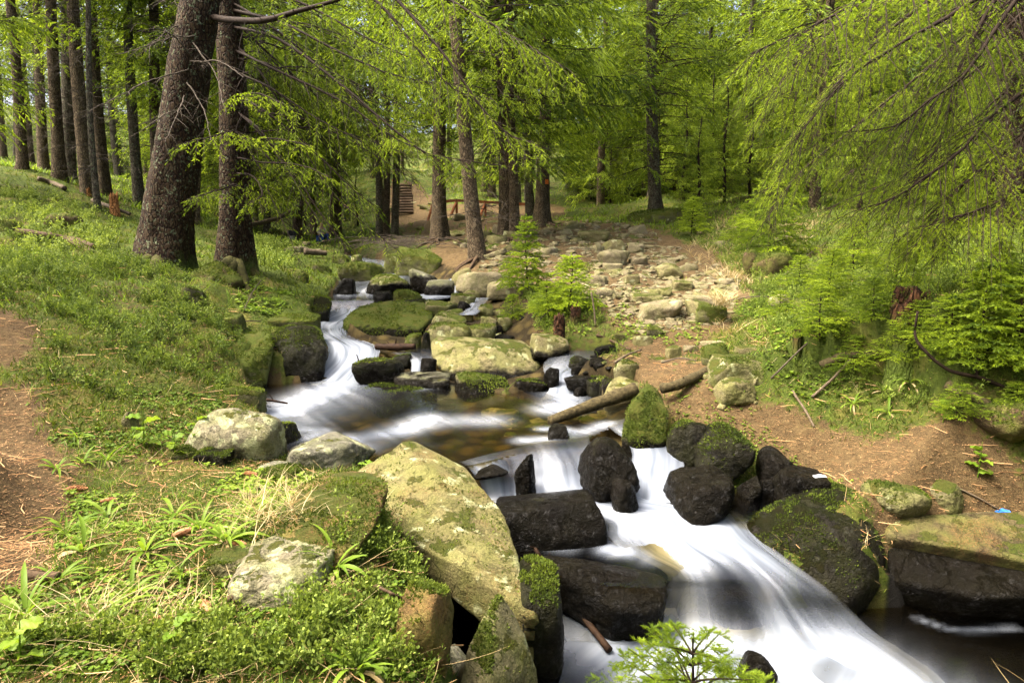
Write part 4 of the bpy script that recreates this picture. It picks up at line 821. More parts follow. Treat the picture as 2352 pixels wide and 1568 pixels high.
scatter_stones([(1060, 940), (1300, 915), (1420, 930), (1380, 965), (1150, 1000)], 18, 0.08, 0.22, ('olive', 'tan'), 'flat stone lying under the shallow clear water of the pool', 'stones under the shallow pool', sink=1.1)
scatter_stones([(1450, 740), (1640, 740), (1800, 950), (1620, 930), (1480, 850)], 14, 0.03, 0.09, ('pale', 'tan'), 'pebble lying on the brown trail soil', 'pebbles on the trail', 'pebble')
scatter_stones([(640, 565), (760, 550), (760, 570), (690, 590)], 10, 0.15, 0.4, ('pale', 'tan'), 'pale stone on the far gravel bank by the people', 'stones of the far gravel bank')
# the finest rubble of the trail
rb = MB(); V3, F3 = rock_verts('ang', 991, 3); D2, F2 = ico(1); rsx = np.random.RandomState(3); PP = np.array([(1100, 620), (1050, 560), (1180, 510), (1300, 500), (1460, 515), (1580, 580), (1710, 640), (1670, 750), (1470, 770), (1360, 690), (1240, 640)], float)
us = rsx.uniform(1000, 1700, 6000); vs = rsx.uniform(500, 780, 6000); ok = in_poly(us, vs, PP)
for u, v in zip(us[ok][:1700], vs[ok][:1700]):
    p = hit(u, v); s = rsx.uniform(0.02, 0.05) * (1 + 1.6 * rsx.rand() ** 4) * (0.6 + p[1] / 20); rb.add(D2 * (1 + 0.25 * rsx.randn(len(D2), 1)) * s * [1, .8, .5] + p, F2)
o = link('trail_rubble', rb.mesh('trail_rubble', ROCK['pale'], smooth=False), None, None, 'pale stone chips strewn over the stony trail', 'rubble', None, 'stuff'); o['wet_z'] = -99.0
# ------------------------------------------------------------------ spruce foliage
def unit(v): return v / (np.linalg.norm(v, axis=-1, keepdims=True) + 1e-9)
def lozenges(b, B, D, L, W, tint, rs, cross=2):
    """each shoot as narrow pointed blades"""
    n = len(B); r = unit(rs.randn(n, 3)); S = unit(np.cross(D, r)); U = unit(np.cross(S, D))
    for k in range(cross):
        s = S if k == 0 else U; w = (W * (1 if k == 0 else 0.8))[:, None]; m = B + D * (L * 0.45)[:, None]
        V = np.stack([B, m + s * w, B + D * L[:, None], m - s * w], 1).reshape(-1, 3)
        b.add(V, None, np.arange(4 * n).reshape(-1, 4), np.repeat(tint, 4))
def needles(b, B, D, L, tint, rs, n=12, nl=0.016, nw=0.0022):
    """each shoot as real needles set around the twig"""
    N = len(B); r = unit(rs.randn(N, 3)); S = unit(np.cross(D, r)); U = np.cross(S, D)
    t = (np.arange(n) + rs.rand(N, n)) / n; ph = rs.rand(N, n) * 6.283; c, s = np.cos(ph)[..., None], np.sin(ph)[..., None]
    P = B[:, None] + D[:, None] * (t * L[:, None])[..., None]; side = S[:, None] * c + U[:, None] * s
    d = unit(D[:, None] * 0.75 + side); w = unit(np.cross(d, D[:, None] + 0.01)) * nw; ln = nl * (0.7 + 0.5 * rs.rand(N, n))[..., None]
    V = np.stack([P - w, P + w, P + d * ln], 2).reshape(-1, 3)
    b.add(V, np.arange(3 * N * n).reshape(-1, 3), None, np.repeat(np.clip(tint[:, None] + rs.randn(N, n) * 0.07, 0, 1).ravel(), 3))
def bough_parts(path, sec_len, n_sec, droop, rs, bare=0.25, sh_step=0.07, sh_len=0.10, tip=True, ang=0.9, spread=0.35):
    """side twigs along a path and the shoots on them. returns twig polylines, radii, shoot base, dir, length"""
    path = np.asarray(path); K = len(path); t = np.linspace(0, 1, K)
    twP, twR, B, D, L = [], [], [], [], []
    total = np.linalg.norm(np.diff(path, axis=0), axis=1).sum()
    for i in range(n_sec):
        f = 0.08 + 0.92 * (i + rs.rand()) / n_sec
        p = np.array([np.interp(f, t, path[:, c]) for c in range(3)]); g = np.array([np.interp(min(f + .03, 1), t, path[:, c]) - np.interp(max(f - .03, 0), t, path[:, c]) for c in range(3)]); g = unit(g)
        side = unit(np.cross(g, [0, 0, 1.0])) * (1 if i % 2 else -1)
        d = unit(g * (0.6 + 0.3 * rs.rand()) + side * ang * rs.uniform(0.6, 1.2) + np.array([0, 0, rs.uniform(-0.35, 0.2)]))
        l = sec_len * (0.55 + 0.45 * math.sin(math.pi * min(1, f * 0.85 + 0.12))) * rs.uniform(0.55, 1.15)
        if f > 0.85: l *= 0.7
        s = np.linspace(0, 1, 5)[:, None]; q = p + d * l * s + np.array([0, 0, -1.0]) * droop * l * s ** 2 + rs.randn(3) * 0.05 * l * s ** 2
        twP.append(q); twR.append(np.linspace(0.004 + 0.004 * l, 0.0015, 5))
        if f < bare * rs.uniform(0.6, 1.3): continue
        m = max(2, int(l / sh_step)); u = (np.arange(m) + rs.rand(m)) / m * 0.85 + 0.15; idx = u * 4; i0 = np.minimum(idx.astype(int), 3); fr = (idx - i0)[:, None]
        b0 = q[i0] * (1 - fr) + q[i0 + 1] * fr; gd = unit(q[i0 + 1] - q[i0]); sd = unit(np.cross(gd, [0, 0, 1.0])) * np.where(np.arange(m) % 2, 1, -1)[:, None]
        dd = unit(gd * 0.8 + sd * rs.uniform(0.3, 1.0, (m, 1)) + np.array([0, 0, -1]) * rs.uniform(-0.1, spread + droop * 0.5, (m, 1)))
        B.append(b0); D.append(dd); L.append(sh_len * rs.uniform(0.6, 1.4, m) * (1.2 - 0.5 * u))
        B.append(q[-2:-1]); D.append(unit(q[-1:] - q[-2:-1])); L.append(np.array([np.linalg.norm(q[-1] - q[-2]) * 1.2 + sh_len * 0.4]))
    if B: B, D, L = np.concatenate(B), np.concatenate(D), np.concatenate(L)
    else: B = np.zeros((0, 3)); D = np.zeros((0, 3)); L = np.zeros(0)
    return np.array(twP), np.array(twR), B, D, L
def template(seed, near, L=2.2):
    rs = np.random.RandomState(seed); t = np.linspace(0, 1, 9); sag = rs.uniform(0.25, 0.5)
    path = np.stack([L * t, 0.10 * np.sin(t * 4 + seed) * t, L * (0.10 * t - sag * t ** 1.6 + 0.16 * t ** 4)], -1)
    tp, tr, B, D, Ln = bough_parts(path, 0.75, 26, 0.55, rs, 0.3, 0.045, 0.14)
    w = MB(); v, q = tubes(path, np.linspace(0.016, 0.003, 9), 4); w.add(v, None, q)
    v, q = tubes(tp[:, ::2], tr[:, ::2] * 0.8, 3); w.add(v, None, q)
    f = MB(); tint = np.clip(0.5 + rs.randn(len(B)) * 0.16, 0, 1)
    lozenges(f, B, D, Ln, 0.012 + 0.009 * rs.rand(len(B)), tint, rs, 1)
    return w, f
TEMPL = [template(300 + k, False) for k in range(7)]
def rotz(a): c, s = math.cos(a), math.sin(a); return np.array([[c, -s, 0], [s, c, 0], [0, 0, 1.0]])
def roty(a): c, s = math.cos(a), math.sin(a); return np.array([[c, 0, s], [0, 1, 0], [-s, 0, c]])
def crown(seed, h0, H, lmax, per_m, sparse=0.0):
    """boughs of a spruce of height H from h0 up; wood and needles"""
    rs = np.random.RandomState(seed); w, f = MB(), MB(); h = h0; az = rs.rand() * 6
    while h < H - 0.3:
        fr = (h - h0) / (H - h0); l = lmax * (0.45 + 0.55 * min(1, fr * 5)) * (1 - fr) ** 0.75 + 0.35
        pm = per_m * (1.0 if h < 11 else 0.42); h += 1.0 / pm * rs.uniform(0.5, 1.5); az += 2.4 + rs.randn() * 0.35
        if rs.rand() < sparse: continue
        tw, tf = TEMPL[rs.randint(len(TEMPL))]; s = l / 2.2 * rs.uniform(0.75, 1.2)
        R_ = rotz(az) @ roty(rs.uniform(-0.25, 0.12) - 0.5 * fr) * s; M = np.eye(4); M[:3, :3] = R_; M[:3, 3] = (0, 0, h)
        w.merge(tw, M); k = rs.randn() * 0.13; f.merge(tf, M, np.clip(np.concatenate(tf.a) + k, 0, 1))
    return w, f
def dead_branches(seed, h0, h1, n, lmin, lmax):
    rs = np.random.RandomState(seed); b = MB(); P, Rr = [], []
    for k in range(n):
        h = rs.uniform(h0, h1); a = rs.rand() * 6.283; l = rs.uniform(lmin, lmax); d = np.array([math.cos(a), math.sin(a), rs.uniform(-0.5, 0.15)])
        t = np.linspace(0, 1, 6)[:, None]; q = np.array([0, 0, h]) + d * l * t + np.array([0, 0, 1]) * rs.uniform(-0.25, 0.25) * l * t ** 2 + np.cumsum(rs.randn(6, 3) * 0.03 * l, 0) * (t > 0)
        P.append(q); Rr.append(np.linspace(0.010, 0.002, 6))
        for j in range(rs.randint(3, 8)):
            i = rs.randint(1, 5); dd = unit(d + rs.randn(3) * 0.7); l2 = l * rs.uniform(0.15, 0.45)
            q2 = q[i] + dd * l2 * t + rs.randn(3) * 0.1 * l2 * t ** 2; P.append(q2); Rr.append(np.linspace(0.0045, 0.0015, 6))
    v, q = tubes(np.array(P), np.array(Rr), 3); b.add(v, None, q); return b
def trunk_mesh(path, radii, mat, sides=18, flare=0.35, seed=0, origin=None, lumps=0.05):
    P = np.asarray(path); K = len(P); V, Q = tubes(P[None], np.asarray(radii)[None], sides); V = V.reshape(K, sides, 3)
    ctr = P[:, None]; d = V - ctr; hgt = np.linalg.norm(P - P[0], axis=1)[:, None]; an = np.arange(sides)[None] * 2 * math.pi / sides
    rs = np.random.RandomState(seed); ph = rs.rand(3) * 6
    fl = 1 + flare * np.exp(-hgt / (radii[0] * 2.2)) * (1 + 0.55 * np.cos(an * 3 + ph[0]) + 0.35 * np.cos(an * 5 + ph[1]))
    nz = 1 + lumps * fbm(V.reshape(-1, 3) * [7, 7, 2.5] + seed, 4).reshape(K, sides) * 2
    V = ctr + d * (fl * nz)[..., None]; b = MB(); b.add(V.reshape(-1, 3), None, Q); return b.mesh('trunk', mat, origin=origin)
CROWNS = {}
def crown_var(key, *a):
    w, f = crown(*a); CROWNS[key] = (w.mesh('boughs', M_TWIG), f.mesh('needles', M_NEEDLE, smooth=False))
crown_var('high', 41, 7.0, 21, 2.6, 6.0); crown_var('mid', 42, 3.6, 20, 3.0, 8.0); crown_var('low', 43, 1.2, 19, 3.2, 9.0)
crown_var('low2', 44, 0.9, 17, 3.5, 9.5); crown_var('mid2', 45, 2.8, 22, 2.9, 8.5); crown_var('young', 46, 0.4, 9, 1.9, 13.0); crown_var('low3', 47, 1.8, 20, 3.8, 8.0)
DEAD = [dead_branches(60 + k, 0.9, 9.0, 84, 0.5, 2.0).mesh('dead_branches', M_DEAD) for k in range(3)]
DEADS = [dead_branches(70 + k, 1.5, 6.0, 26, 0.4, 1.2).mesh('dead_branches', M_TWIG) for k in range(2)]
def spruce(u, v, w, utop, mat, kind, label, group=None, dead=0, H=20, name='spruce_tree', spin=None, flare=0.35, sides=14, p=None, dia=None, cscale=None):
    p = hit(u, v) if p is None else np.asarray(p, float); r = dia / 2 if dia else w * (p[1] / ray(u, v)[1]) / FPX / 2
    root = bpy.data.objects.new(name, None); COL.objects.link(root); root.location = p; tag(root, label, 'tree', group)
    zt = max((EYE + ray(utop, 0) * (p[1] / ray(utop, 0)[1]))[2] - p[2], 3.0) if utop is not None else 8.0
    dx = ((EYE + ray(utop, 0) * (p[1] / ray(utop, 0)[1]))[0] - p[0]) / zt if utop is not None else 0.0
    t = np.linspace(0, 1, 16) ** 1.5; sd = int(abs(u) * 7 + p[1] * 13) % 9999; rs = np.random.RandomState(sd)
    P = np.stack([dx * H * t + 0.06 * np.sin(t * 9 + sd), 0.06 * np.cos(t * 7 + sd), H * t - 0.15], -1); P[:2, :2] *= [[0.2, 0.2], [1, 1]]
    Rr = r * (1 - t) ** 0.8 + 0.02; link('trunk', trunk_mesh(P, Rr, mat, sides, flare, sd), root)
    s = H / 20.0 if cscale is None else cscale; sp = rs.rand() * 6.283 if spin is None else spin
    if kind:
        bw, nf = CROWNS[kind]
        c = link('boughs', bw, root); c.scale = (s, s, s); c.rotation_euler = (0, dx, sp)
        n = link('needles', nf, c)
    if dead: d = link('dead_branches', DEAD[dead - 1] if dead < 4 else DEADS[dead - 4], root); d.rotation_euler = (0, dx, sp + 1)
    return root, p, r
T = spruce
# --- left stand of straight trunks
T(48, 388, 20, 20, M_BARK, 'high', 'leftmost thin dark trunk standing on the mossy hill', dead=1)
T(105, 392, 19, 80, M_BARK, 'high', 'second thin trunk from the left edge on the mossy hill', dead=2)
T(136, 412, 24, 122, M_BARK, 'high', 'brown trunk of the touching pair at left', dead=3)
T(163, 416, 27, 146, M_BARK_GREY, 'mid', 'grey lichen-covered trunk of the touching pair at left', dead=1)
T(207, 448, 28, 168, M_BARK, 'high', 'thick brown trunk just right of the touching pair', dead=2)
T(227, 480, 11, 196, M_BARK_GREY, None, 'very thin grey pole tree squeezed between two brown trunks', dead=3, H=12)
T(240, 446, 25, 212, M_BARK, 'high', 'brown trunk left of the broken orange stump', dead=1)
T(317, 472, 21, 296, M_BARK_GREY, 'high', 'grey straight trunk right of the broken orange stump', dead=2)
T(368, 480, 24, 348, M_BARK, 'mid', 'brown trunk half hidden behind the leaning old spruce', dead=3)
T(4, 360, 14, -8, M_BARK, 'mid', 'trunk cut by the left edge of the picture', dead=1)
T(35, 362, 9, 26, M_BARK_GREY, 'mid', 'faint thin trunk behind the leftmost one', dead=2)
T(90, 385, 9, 70, M_BARK_GREY, 'mid2', 'faint thin trunk between the two leftmost trunks', dead=3)
T(-140, 420, 26, -190, M_BARK, 'low', 'spruce just outside the left edge')
T(450, 515, 18, 450, M_BARK, 'mid', 'trunk seen between the leaning spruce and its neighbour', dead=1)
# --- centre
T(615, 540, 13, 600, M_BARK_GREY, 'mid', 'slim grey trunk on the left bank right of the old spruces', dead=2)
T(683, 545, 17, 676, M_BARK, 'mid2', 'slim brown trunk above the far rapids', dead=3)
T(770, 545, 24, 764, M_BARK, 'mid', 'trunk behind the hanging branches above the far people', dead=1)
T(872, 556, 14, 850, M_BARK_GREY, None, 'leftmost of three thin trunks by the brush pile', dead=2, H=13)
T(888, 548, 15, 884, M_BARK, 'mid', 'middle of three thin trunks by the brush pile', dead=3)
T(905, 545, 15, 912, M_BARK_GREY, 'mid2', 'rightmost of three thin trunks by the brush pile', dead=1)
c2, c2p, c2r = T(1013, 553, 30, 1008, M_BARK, 'mid2', 'stout trunk rising from roots left of the bent trunk', dead=2, flare=0.8)
c3, c3p, c3r = T(1104, 593, 31, 1040, M_BARK, 'mid', 'bent leaning trunk on the brown root bank', dead=3, flare=0.6)
c4, c4p, c4r = T(1158, 548, 27, 1148, M_BARK, 'low3', 'left stem of the close double spruce behind the sapling', dead=1, flare=0.7)
c5, c5p, c5r = T(1179, 546, 21, 1172, M_BARK, 'mid', 'right stem of the close double spruce behind the sapling', dead=2, flare=0.5)
T(1191, 470, 15, 1190, M_BARK_GREY, 'mid2', 'pale slim trunk behind the close double spruce', dead=3)
T(1214, 505, 19, 1206, M_BARK_GREY, 'low3', 'grey trunk right of the close double spruce', dead=1)
c6, c6p, c6r = T(1247, 515, 29, 1254, M_BARK, 'low3', 'stout trunk with an orange paint mark at the end of the railing', dead=2, flare=0.7)
T(1132, 450, 16, 1130, M_BARK, 'mid', 'dark trunk beyond the railing left of the double spruce', dead=3)
T(1505, 508, 26, 1496, M_BARK_GREY, 'low', 'tall spruce with orange mark and mossy foot right of the clearing', dead=2, flare=0.8)
T(1482, 452, 16, 1476, M_BARK, 'low2', 'slim trunk left of the tall spruce with mossy foot', dead=1)
T(1768, 410, 19, 1764, M_BARK, 'low', 'sunlit trunk with bare side twigs on the right slope', dead=3)
T(1716, 400, 17, 1712, M_BARK_GREY, 'low2', 'dull grey trunk left of the sunlit one on the right slope', dead=2)
T(1590, 425, 13, 1588, M_BARK, 'low', 'thin trunk on the far slope between the tall spruce and grey trunk', dead=1)
T(1550, 440, 13, 1550, M_BARK, 'low2', 'thin trunk just right of the tall spruce with mossy foot', dead=2)
T(2332, 522, 58, 2340, M_BARK_OLD, 'mid2', 'thick spruce trunk at the right edge', dead=1, flare=0.4)
# --- trees of the background wood, one by one
rs = np.random.RandomState(21); placed = []
kinds = ['low', 'low2', 'low3', 'mid', 'mid2', 'low', 'low2']
def far_tree(x, y, label, group, kind=None, H=None, bare=False):
    z = float(gz(x, y)); mat = [M_BARK, M_BARK_GREY][rs.randint(2)]
    spruce(CX + x / y * FPX, 400, None, None, mat, kind or kinds[rs.randint(len(kinds))], label, group, dead=rs.randint(1, 4), H=H or rs.uniform(17, 23), p=(x, y, z - 0.1), dia=rs.uniform(0.22, 0.42), sides=8, name='background_spruce')
trail = zone([(880, 560), (870, 440), (890, 400), (990, 410), (1010, 470), (1300, 470), (1700, 500), (1720, 640), (1250, 650)])
for it in range(4000):
    if len(placed) >= 150: break
    y = rs.uniform(23, 74); x = rs.uniform(-0.92, 0.92) * y; u = CX + x / y * FPX
    if any((x - a) ** 2 + (y - b) ** 2 < (2.3 + 0.02 * y) ** 2 for a, b in placed): continue
    if in_poly(np.array([x]), np.array([y]), trail)[0]: continue
    if y < 34 and 580 < u < 960: continue
    if y < 30 and 1230 < u < 1800: continue
    if y < 42 and u < 430: continue
    if u < 430 and rs.rand() < 0.45: continue
    placed.append((x, y))
    side = 'left of the leaning old spruce' if u < 450 else 'behind the far rapids and people' if u < 860 else 'behind the trail steps and railing' if u < 1300 else 'on the slope behind the stony trail' if u < 1800 else 'behind the overhanging boughs at right'
    far_tree(x, y, kind='high' if (u < 430 and rs.rand() < .6) else ['mid', 'mid2', 'high'][rs.randint(3)] if 860 < u < 1300 else None, label=('slender background spruce in the wood ' if y < 48 else 'distant spruce deep in the wood ') + side, group=('background wood ' if y < 48 else 'deep wood ') + side)
# unseen spruces closing the stand beside and behind the viewpoint, added to darken foreground
for x, y, H, lab in [(-4.5, -4.5, 20, 'spruce behind the viewpoint to the left, out of view'), (1.0, -6.5, 21, 'spruce straight behind the viewpoint, out of view'), (5.5, -5.0, 20, 'spruce behind the viewpoint to the right, out of view'), (9.5, 0.5, 19, 'spruce beside the viewpoint on the right, out of view'), (-10, -8, 22, 'second row spruce behind left, out of view'), (10, -10, 22, 'second row spruce behind right, out of view'), (-2, -12, 22, 'second row spruce straight behind, out of view'), (-13, 6, 20, 'spruce far on the left side, out of view'), (13, 5, 20, 'spruce far on the right side, out of view')]:
    spruce(0, 400, None, None, M_BARK, ['low', 'mid', 'low3'][int(x) % 3], lab, None, H=H, p=(x, y, float(gz(x, max(y, -2.4))) - 0.2), dia=0.4, sides=10)
# young bright spruces at the wood's edge
for u, v, H, lab in [(1400, 470, 4.2, 'bushy young spruce above the green clearing'), (1600, 505, 3.6, 'bushy young spruce between mossy-footed spruce and trail top'), (1330, 455, 5.0, 'young spruce behind the marked trunk'), (1660, 470, 4.6, 'young spruce on the slope right of the mossy-footed spruce'),
                     (1860, 470, 4.5, 'young spruce behind the sapling mound'), (1980, 480, 5.5, 'young spruce behind the hanging boughs'), (2180, 500, 4.0, 'young spruce left of the thick right-edge trunk'), (700, 520, 4.0, 'young spruce on the far bank left of the people'), (560, 520, 3.4, 'young spruce glimpsed behind the second old trunk'), (2270, 505, 5.2, 'young spruce just left of the right-edge trunk'), (820, 520, 4.4, 'young spruce behind the dark-clothed person'), (1080, 480, 3.6, 'young spruce beyond the railing')]:
    p = hit(u, v); spruce(u, v, None, None, M_TWIG, 'young', lab, 'young spruces at the edge of the wood', H=H * 1.02, p=p, dia=0.09, sides=6, name='young_spruce', cscale=H / 9.0)

for k in range(26):
    u = 1330 + 30 * k if k < 22 else 1000 + 60 * (k - 22); v = rs.uniform(405, 462) if u > 1200 else rs.uniform(380, 450)
    p = hit(u, v); 
    if p[1] > 75 or in_poly(np.array([p[0]]), np.array([p[1]]), trail)[0]: continue
    spruce(u, v, None, None, M_TWIG, 'young', 'low understorey spruce between the background trunks on the ' + ('right' if u > 1200 else 'left'), 'understorey spruces ' + ('right' if u > 1200 else 'left'), H=rs.uniform(4, 8), p=p, dia=0.1, sides=6, name='young_spruce', cscale=rs.uniform(.45, .8))
M_MOSSROOT = plain('mossy_root_bark', (0.012, 0.009, 0.004), (0.055, 0.055, 0.012), 16, 0.9, 1.0)
# --- the leaning old spruce and its neighbour
old_p = hit(372, 605); Y0 = old_p[1]
root = bpy.data.objects.new('old_spruce', None); COL.objects.link(root); root.location = old_p; tag(root, 'leaning old spruce with scaly bark and mossy foot on the left bank', 'tree')
op = spline([old_p - [0, 0, 0.3], at(380, 560, Y0), at(398, 420, Y0), at(426, 220, Y0), at(462, 0, Y0), at(505, -260, Y0 + .1), at(560, -900, Y0 + .3)], 46)
orad = np.interp(np.linspace(0, 1, 46), [0, 0.08, 0.25, 0.5, 1], [0.44, 0.41, 0.37, 0.33, 0.2]); 
link('trunk', trunk_mesh(op, orad, M_BARK_OLD, 40, 0.28, 5, origin=old_p, lumps=0.06), root)
rs = np.random.RandomState(8)
for k, (e, l) in enumerate([((300, 560), 0.30), ((345, 640), 0.22), ((420, 628), 0.25), ((285, 610), 0.2)]):
    q = hit(*e); m = old_p * 0.45 + q * 0.55 + [0, 0, 0.0]; pth = spline([old_p + [0, 0, 0.18], m, q - [0, 0, 0.12]], 14); b = MB(); v, qd = tubes(pth, np.linspace(0.15, 0.05, 14), 10); v = v + (fbm(v * 6, 3) * 0.03)[:, None]; b.add(v, None, qd); link('root', b.mesh('root', M_MOSSROOT, origin=old_p), root)
nb_p = hit(540, 612); Y1 = nb_p[1]
root2 = bpy.data.objects.new('neighbour_spruce', None); COL.objects.link(root2); root2.location = nb_p; tag(root2, 'straight dark spruce just right of the leaning old one, roots over the bank', 'tree')
np2 = spline([nb_p - [0, 0, 0.3], at(542, 560, Y1), at(540, 420, Y1), at(536, 220, Y1), at(522, 0, Y1), at(518, -260, Y1), at(516, -800, Y1)], 40)
link('trunk', trunk_mesh(np2, np.interp(np.linspace(0, 1, 40), [0, 0.1, 0.5, 1], [0.33, 0.29, 0.24, 0.14]), M_BARK_OLD, 30, 0.35, 6, origin=nb_p), root2)
for k, e in enumerate([(455, 660), (580, 690), (610, 640), (500, 690)]):
    q = hit(*e); m = nb_p * 0.5 + q * 0.5 + [0, 0, 0.05]; pth = spline([nb_p + [0, 0, 0.15], m, q - [0, 0, 0.1]], 14); b = MB(); v, qd = tubes(pth, np.linspace(0.13, 0.05, 14), 9); v = v + (fbm(v * 6, 3) * 0.03)[:, None]; b.add(v, None, qd); link('root', b.mesh('root', M_MOSSROOT, origin=nb_p), root2)
def add_branch(root, origin, pts, r0, sec, nsec, droop, seed, fol=1.0, bare=0.3, mat=M_TWIG, nmat=M_NEEDLE, near=True, r1=0.004, shs=0.06, shl=0.09, spread=0.35, tb=0.5, ang=0.9):
    rs_ = np.random.RandomState(seed); path = spline(pts, 22); path += np.cumsum(rs_.randn(22, 3) * 0.006, 0)
    w = MB(); v, q = tubes(path, np.linspace(r0, r1, 22), 6); w.add(v, None, q)
    tp, tr, B, D, L = bough_parts(path, sec, nsec, droop, rs_, bare, shs, shl, ang=ang, spread=spread)
    v, q = tubes(tp, tr, 3); w.add(v, None, q)
    # fine bare twiglets
    k = len(tp); ii_ = rs_.randint(0, k, k * 3); jj_ = rs_.randint(1, 4, k * 3); s0 = tp[ii_, jj_]; dd = unit(rs_.randn(k * 3, 3) + unit(tp[ii_, 4] - tp[ii_, 0]) * 0.8 - [0, 0, 0.5]); ll = sec * rs_.uniform(0.12, 0.4, k * 3)
    t4 = np.linspace(0, 1, 4)[None, :, None]; P4 = s0[:, None] + dd[:, None] * ll[:, None, None] * t4 - np.array([0, 0, 1]) * (ll[:, None, None] * 0.3 * t4 ** 2)
    v, q = tubes(P4, np.broadcast_to(np.linspace(0.0028, 0.001, 4), (k * 3, 4)), 3); w.add(v, None, q)
    o = link('branch', w.mesh('branch', mat, origin=origin), root)
    if fol > 0 and len(B):
        kp = rs_.rand(len(B)) < fol; B, D, L = B[kp], D[kp], L[kp]; f = MB(); clump = fbm(B * 2.2 + seed, 2); tint = np.clip(tb + clump * 0.35 + rs_.randn(len(B)) * 0.10, 0, 1)
        if near: needles(f, B, D, L, tint, rs_, 20, 0.024, 0.0026)
        else: lozenges(f, B, D, L, np.full(len(B), 0.008), tint, rs_)
        if f.n: link('needles', f.mesh('needles', nmat, smooth=False, origin=origin), o)
    return o
def trunk_at(pathfn, v): 
    return pathfn
def on_old(v, Y=None): return at(np.interp(v, [-260, 0, 220, 420, 560], [505, 462, 426, 398, 380]) + 20, v, Y0)
def on_nb(v): return at(np.interp(v, [-260, 0, 220, 420, 560], [518, 522, 536, 540, 542]), v, Y1)
# long branches sweeping to the right over the stream
LB = [([on_old(40), at(600, 50, 10.6), at(700, 30, 10.1), at(830, -10, 9.6), at(980, -60, 9.2)], 0.06, 0.7, 20, 0.3, 0.25),
      ([on_old(-160), at(700, -60, 10), at(848, 0, 9.4), at(929, 88, 9.1), at(1040, 213, 8.9), at(1121, 236, 8.8)], 0.035, 0.9, 34, 0.5, 0.5),
      ([on_old(-220), at(800, -90, 9.8), at(912, 0, 9.2), at(1020, 128, 8.8), at(1152, 300, 8.5), at(1233, 341, 8.4)], 0.035, 0.95, 36, 0.5, 0.45),
      ([on_old(-240), at(900, -60, 9.4), at(1027, 0, 8.9), at(1132, 61, 8.6), at(1206, 101, 8.5), at(1300, 160, 8.4)], 0.03, 0.9, 30, 0.5, 0.6),
      ([on_nb(60), at(640, 90, 11.6), at(784, 199, 10.8), at(946, 334, 10.2), at(1020, 361, 10.0), at(1142, 375, 9.8)], 0.03, 0.8, 32, 0.35, 0.25),
      ([on_nb(110), at(640, 160, 11.8), at(784, 229, 11.2), at(900, 310, 10.8), at(1000, 360, 10.5)], 0.028, 0.8, 30, 0.4, 0.25),
      ([on_nb(20), at(660, 60, 11.5), at(800, 130, 10.9), at(930, 180, 10.5), at(1080, 200, 10.2)], 0.03, 0.85, 32, 0.45, 0.6),
      ([on_nb(-60), at(680, 0, 11.4), at(840, 80, 10.8), at(1000, 150, 10.3)], 0.03, 0.85, 30, 0.45, 0.6),
      ([on_nb(160), at(620, 200, 12), at(720, 270, 11.6), at(840, 330, 11.2)], 0.024, 0.8, 28, 0.5, 0.5),
      ([on_nb(210), at(600, 250, 12.1), at(700, 330, 11.8), at(790, 420, 11.5), at(850, 470, 11.3)], 0.024, 0.8, 30, 0.5, 0.45),
      ([on_nb(250), at(600, 300, 12.1), at(680, 400, 11.7), at(760, 520, 11.2), at(800, 570, 11)], 0.024, 0.7, 26, 0.4, 0.25),
      ([on_nb(90), at(610, 180, 12.2), at(690, 320, 11.8), at(780, 460, 11.4), at(930, 590, 11)], 0.024, 0.7, 28, 0.4, 0.3),
      ([on_nb(300), at(590, 340, 12.2), at(660, 400, 12.0), at(740, 440, 11.8)], 0.02, 0.7, 22, 0.5, 0.5),
      ([on_nb(0), at(620, 60, 12.1), at(740, 160, 11.8), at(860, 260, 11.5), at(960, 290, 11.2)], 0.024, 0.8, 30, 0.5, 0.5),
      ([on_nb(130), at(620, 150, 12.2), at(740, 210, 12.4), at(880, 240, 12.6)], 0.024, 0.85, 30, 0.6, 0.75),
      ([on_nb(40), at(600, 110, 12.6), at(700, 200, 13), at(830, 300, 13.4), at(960, 420, 13.6)], 0.024, 0.85, 32, 0.5, 0.5)]
for k, (pts, r0, sec, ns, dr, fol) in enumerate(LB):
    old = k < 4; add_branch(root if old else root2, old_p if old else nb_p, pts, r0, sec, ns + 8, dr, 500 + k, min(0.9, fol + 0.25), 0.22 if fol > .4 else 0.38, near=k < 6, shs=0.036, shl=0.11, tb=0.52)
rsb = np.random.RandomState(12)
for k in range(14):
    v0 = rsb.uniform(-40, 330); ue = rsb.uniform(680, 1020); ve = v0 + rsb.uniform(60, 330); Ye = Y1 + rsb.uniform(-2.6, 0.6); s_ = on_nb(v0); e_ = at(ue, ve, Ye); m_ = (s_ + e_) / 2 + [0, 0, rsb.uniform(0.1, 0.5)]
    add_branch(root2, nb_p, [s_, m_, e_], rsb.uniform(0.012, 0.022), 0.55, 22, 0.35, 640 + k, 0.3, 0.5, near=False, shs=0.05, shl=0.09)
# short dead branches left of and around the leaning trunk
for k, (v0, e, Y) in enumerate([(95, (270, 128), 10.3), (140, (330, 60), 10.2), (170, (205, 250), 10), (60, (330, 100), 11), (230, (380, 330), 10), (110, (520, 260), 10.2), (200, (480, 330), 10.3), (20, (360, 10), 10.4), (260, (330, 300), 10.6), (150, (560, 180), 10)]):
    add_branch(root, old_p, [on_old(v0) + [0, -0.3, 0], (on_old(v0) + at(*e, Y)) / 2 + [0, 0, 0.12], at(*e, Y)], 0.014, 0.4, 10, 0.2, 560 + k, 0, mat=M_DEAD)
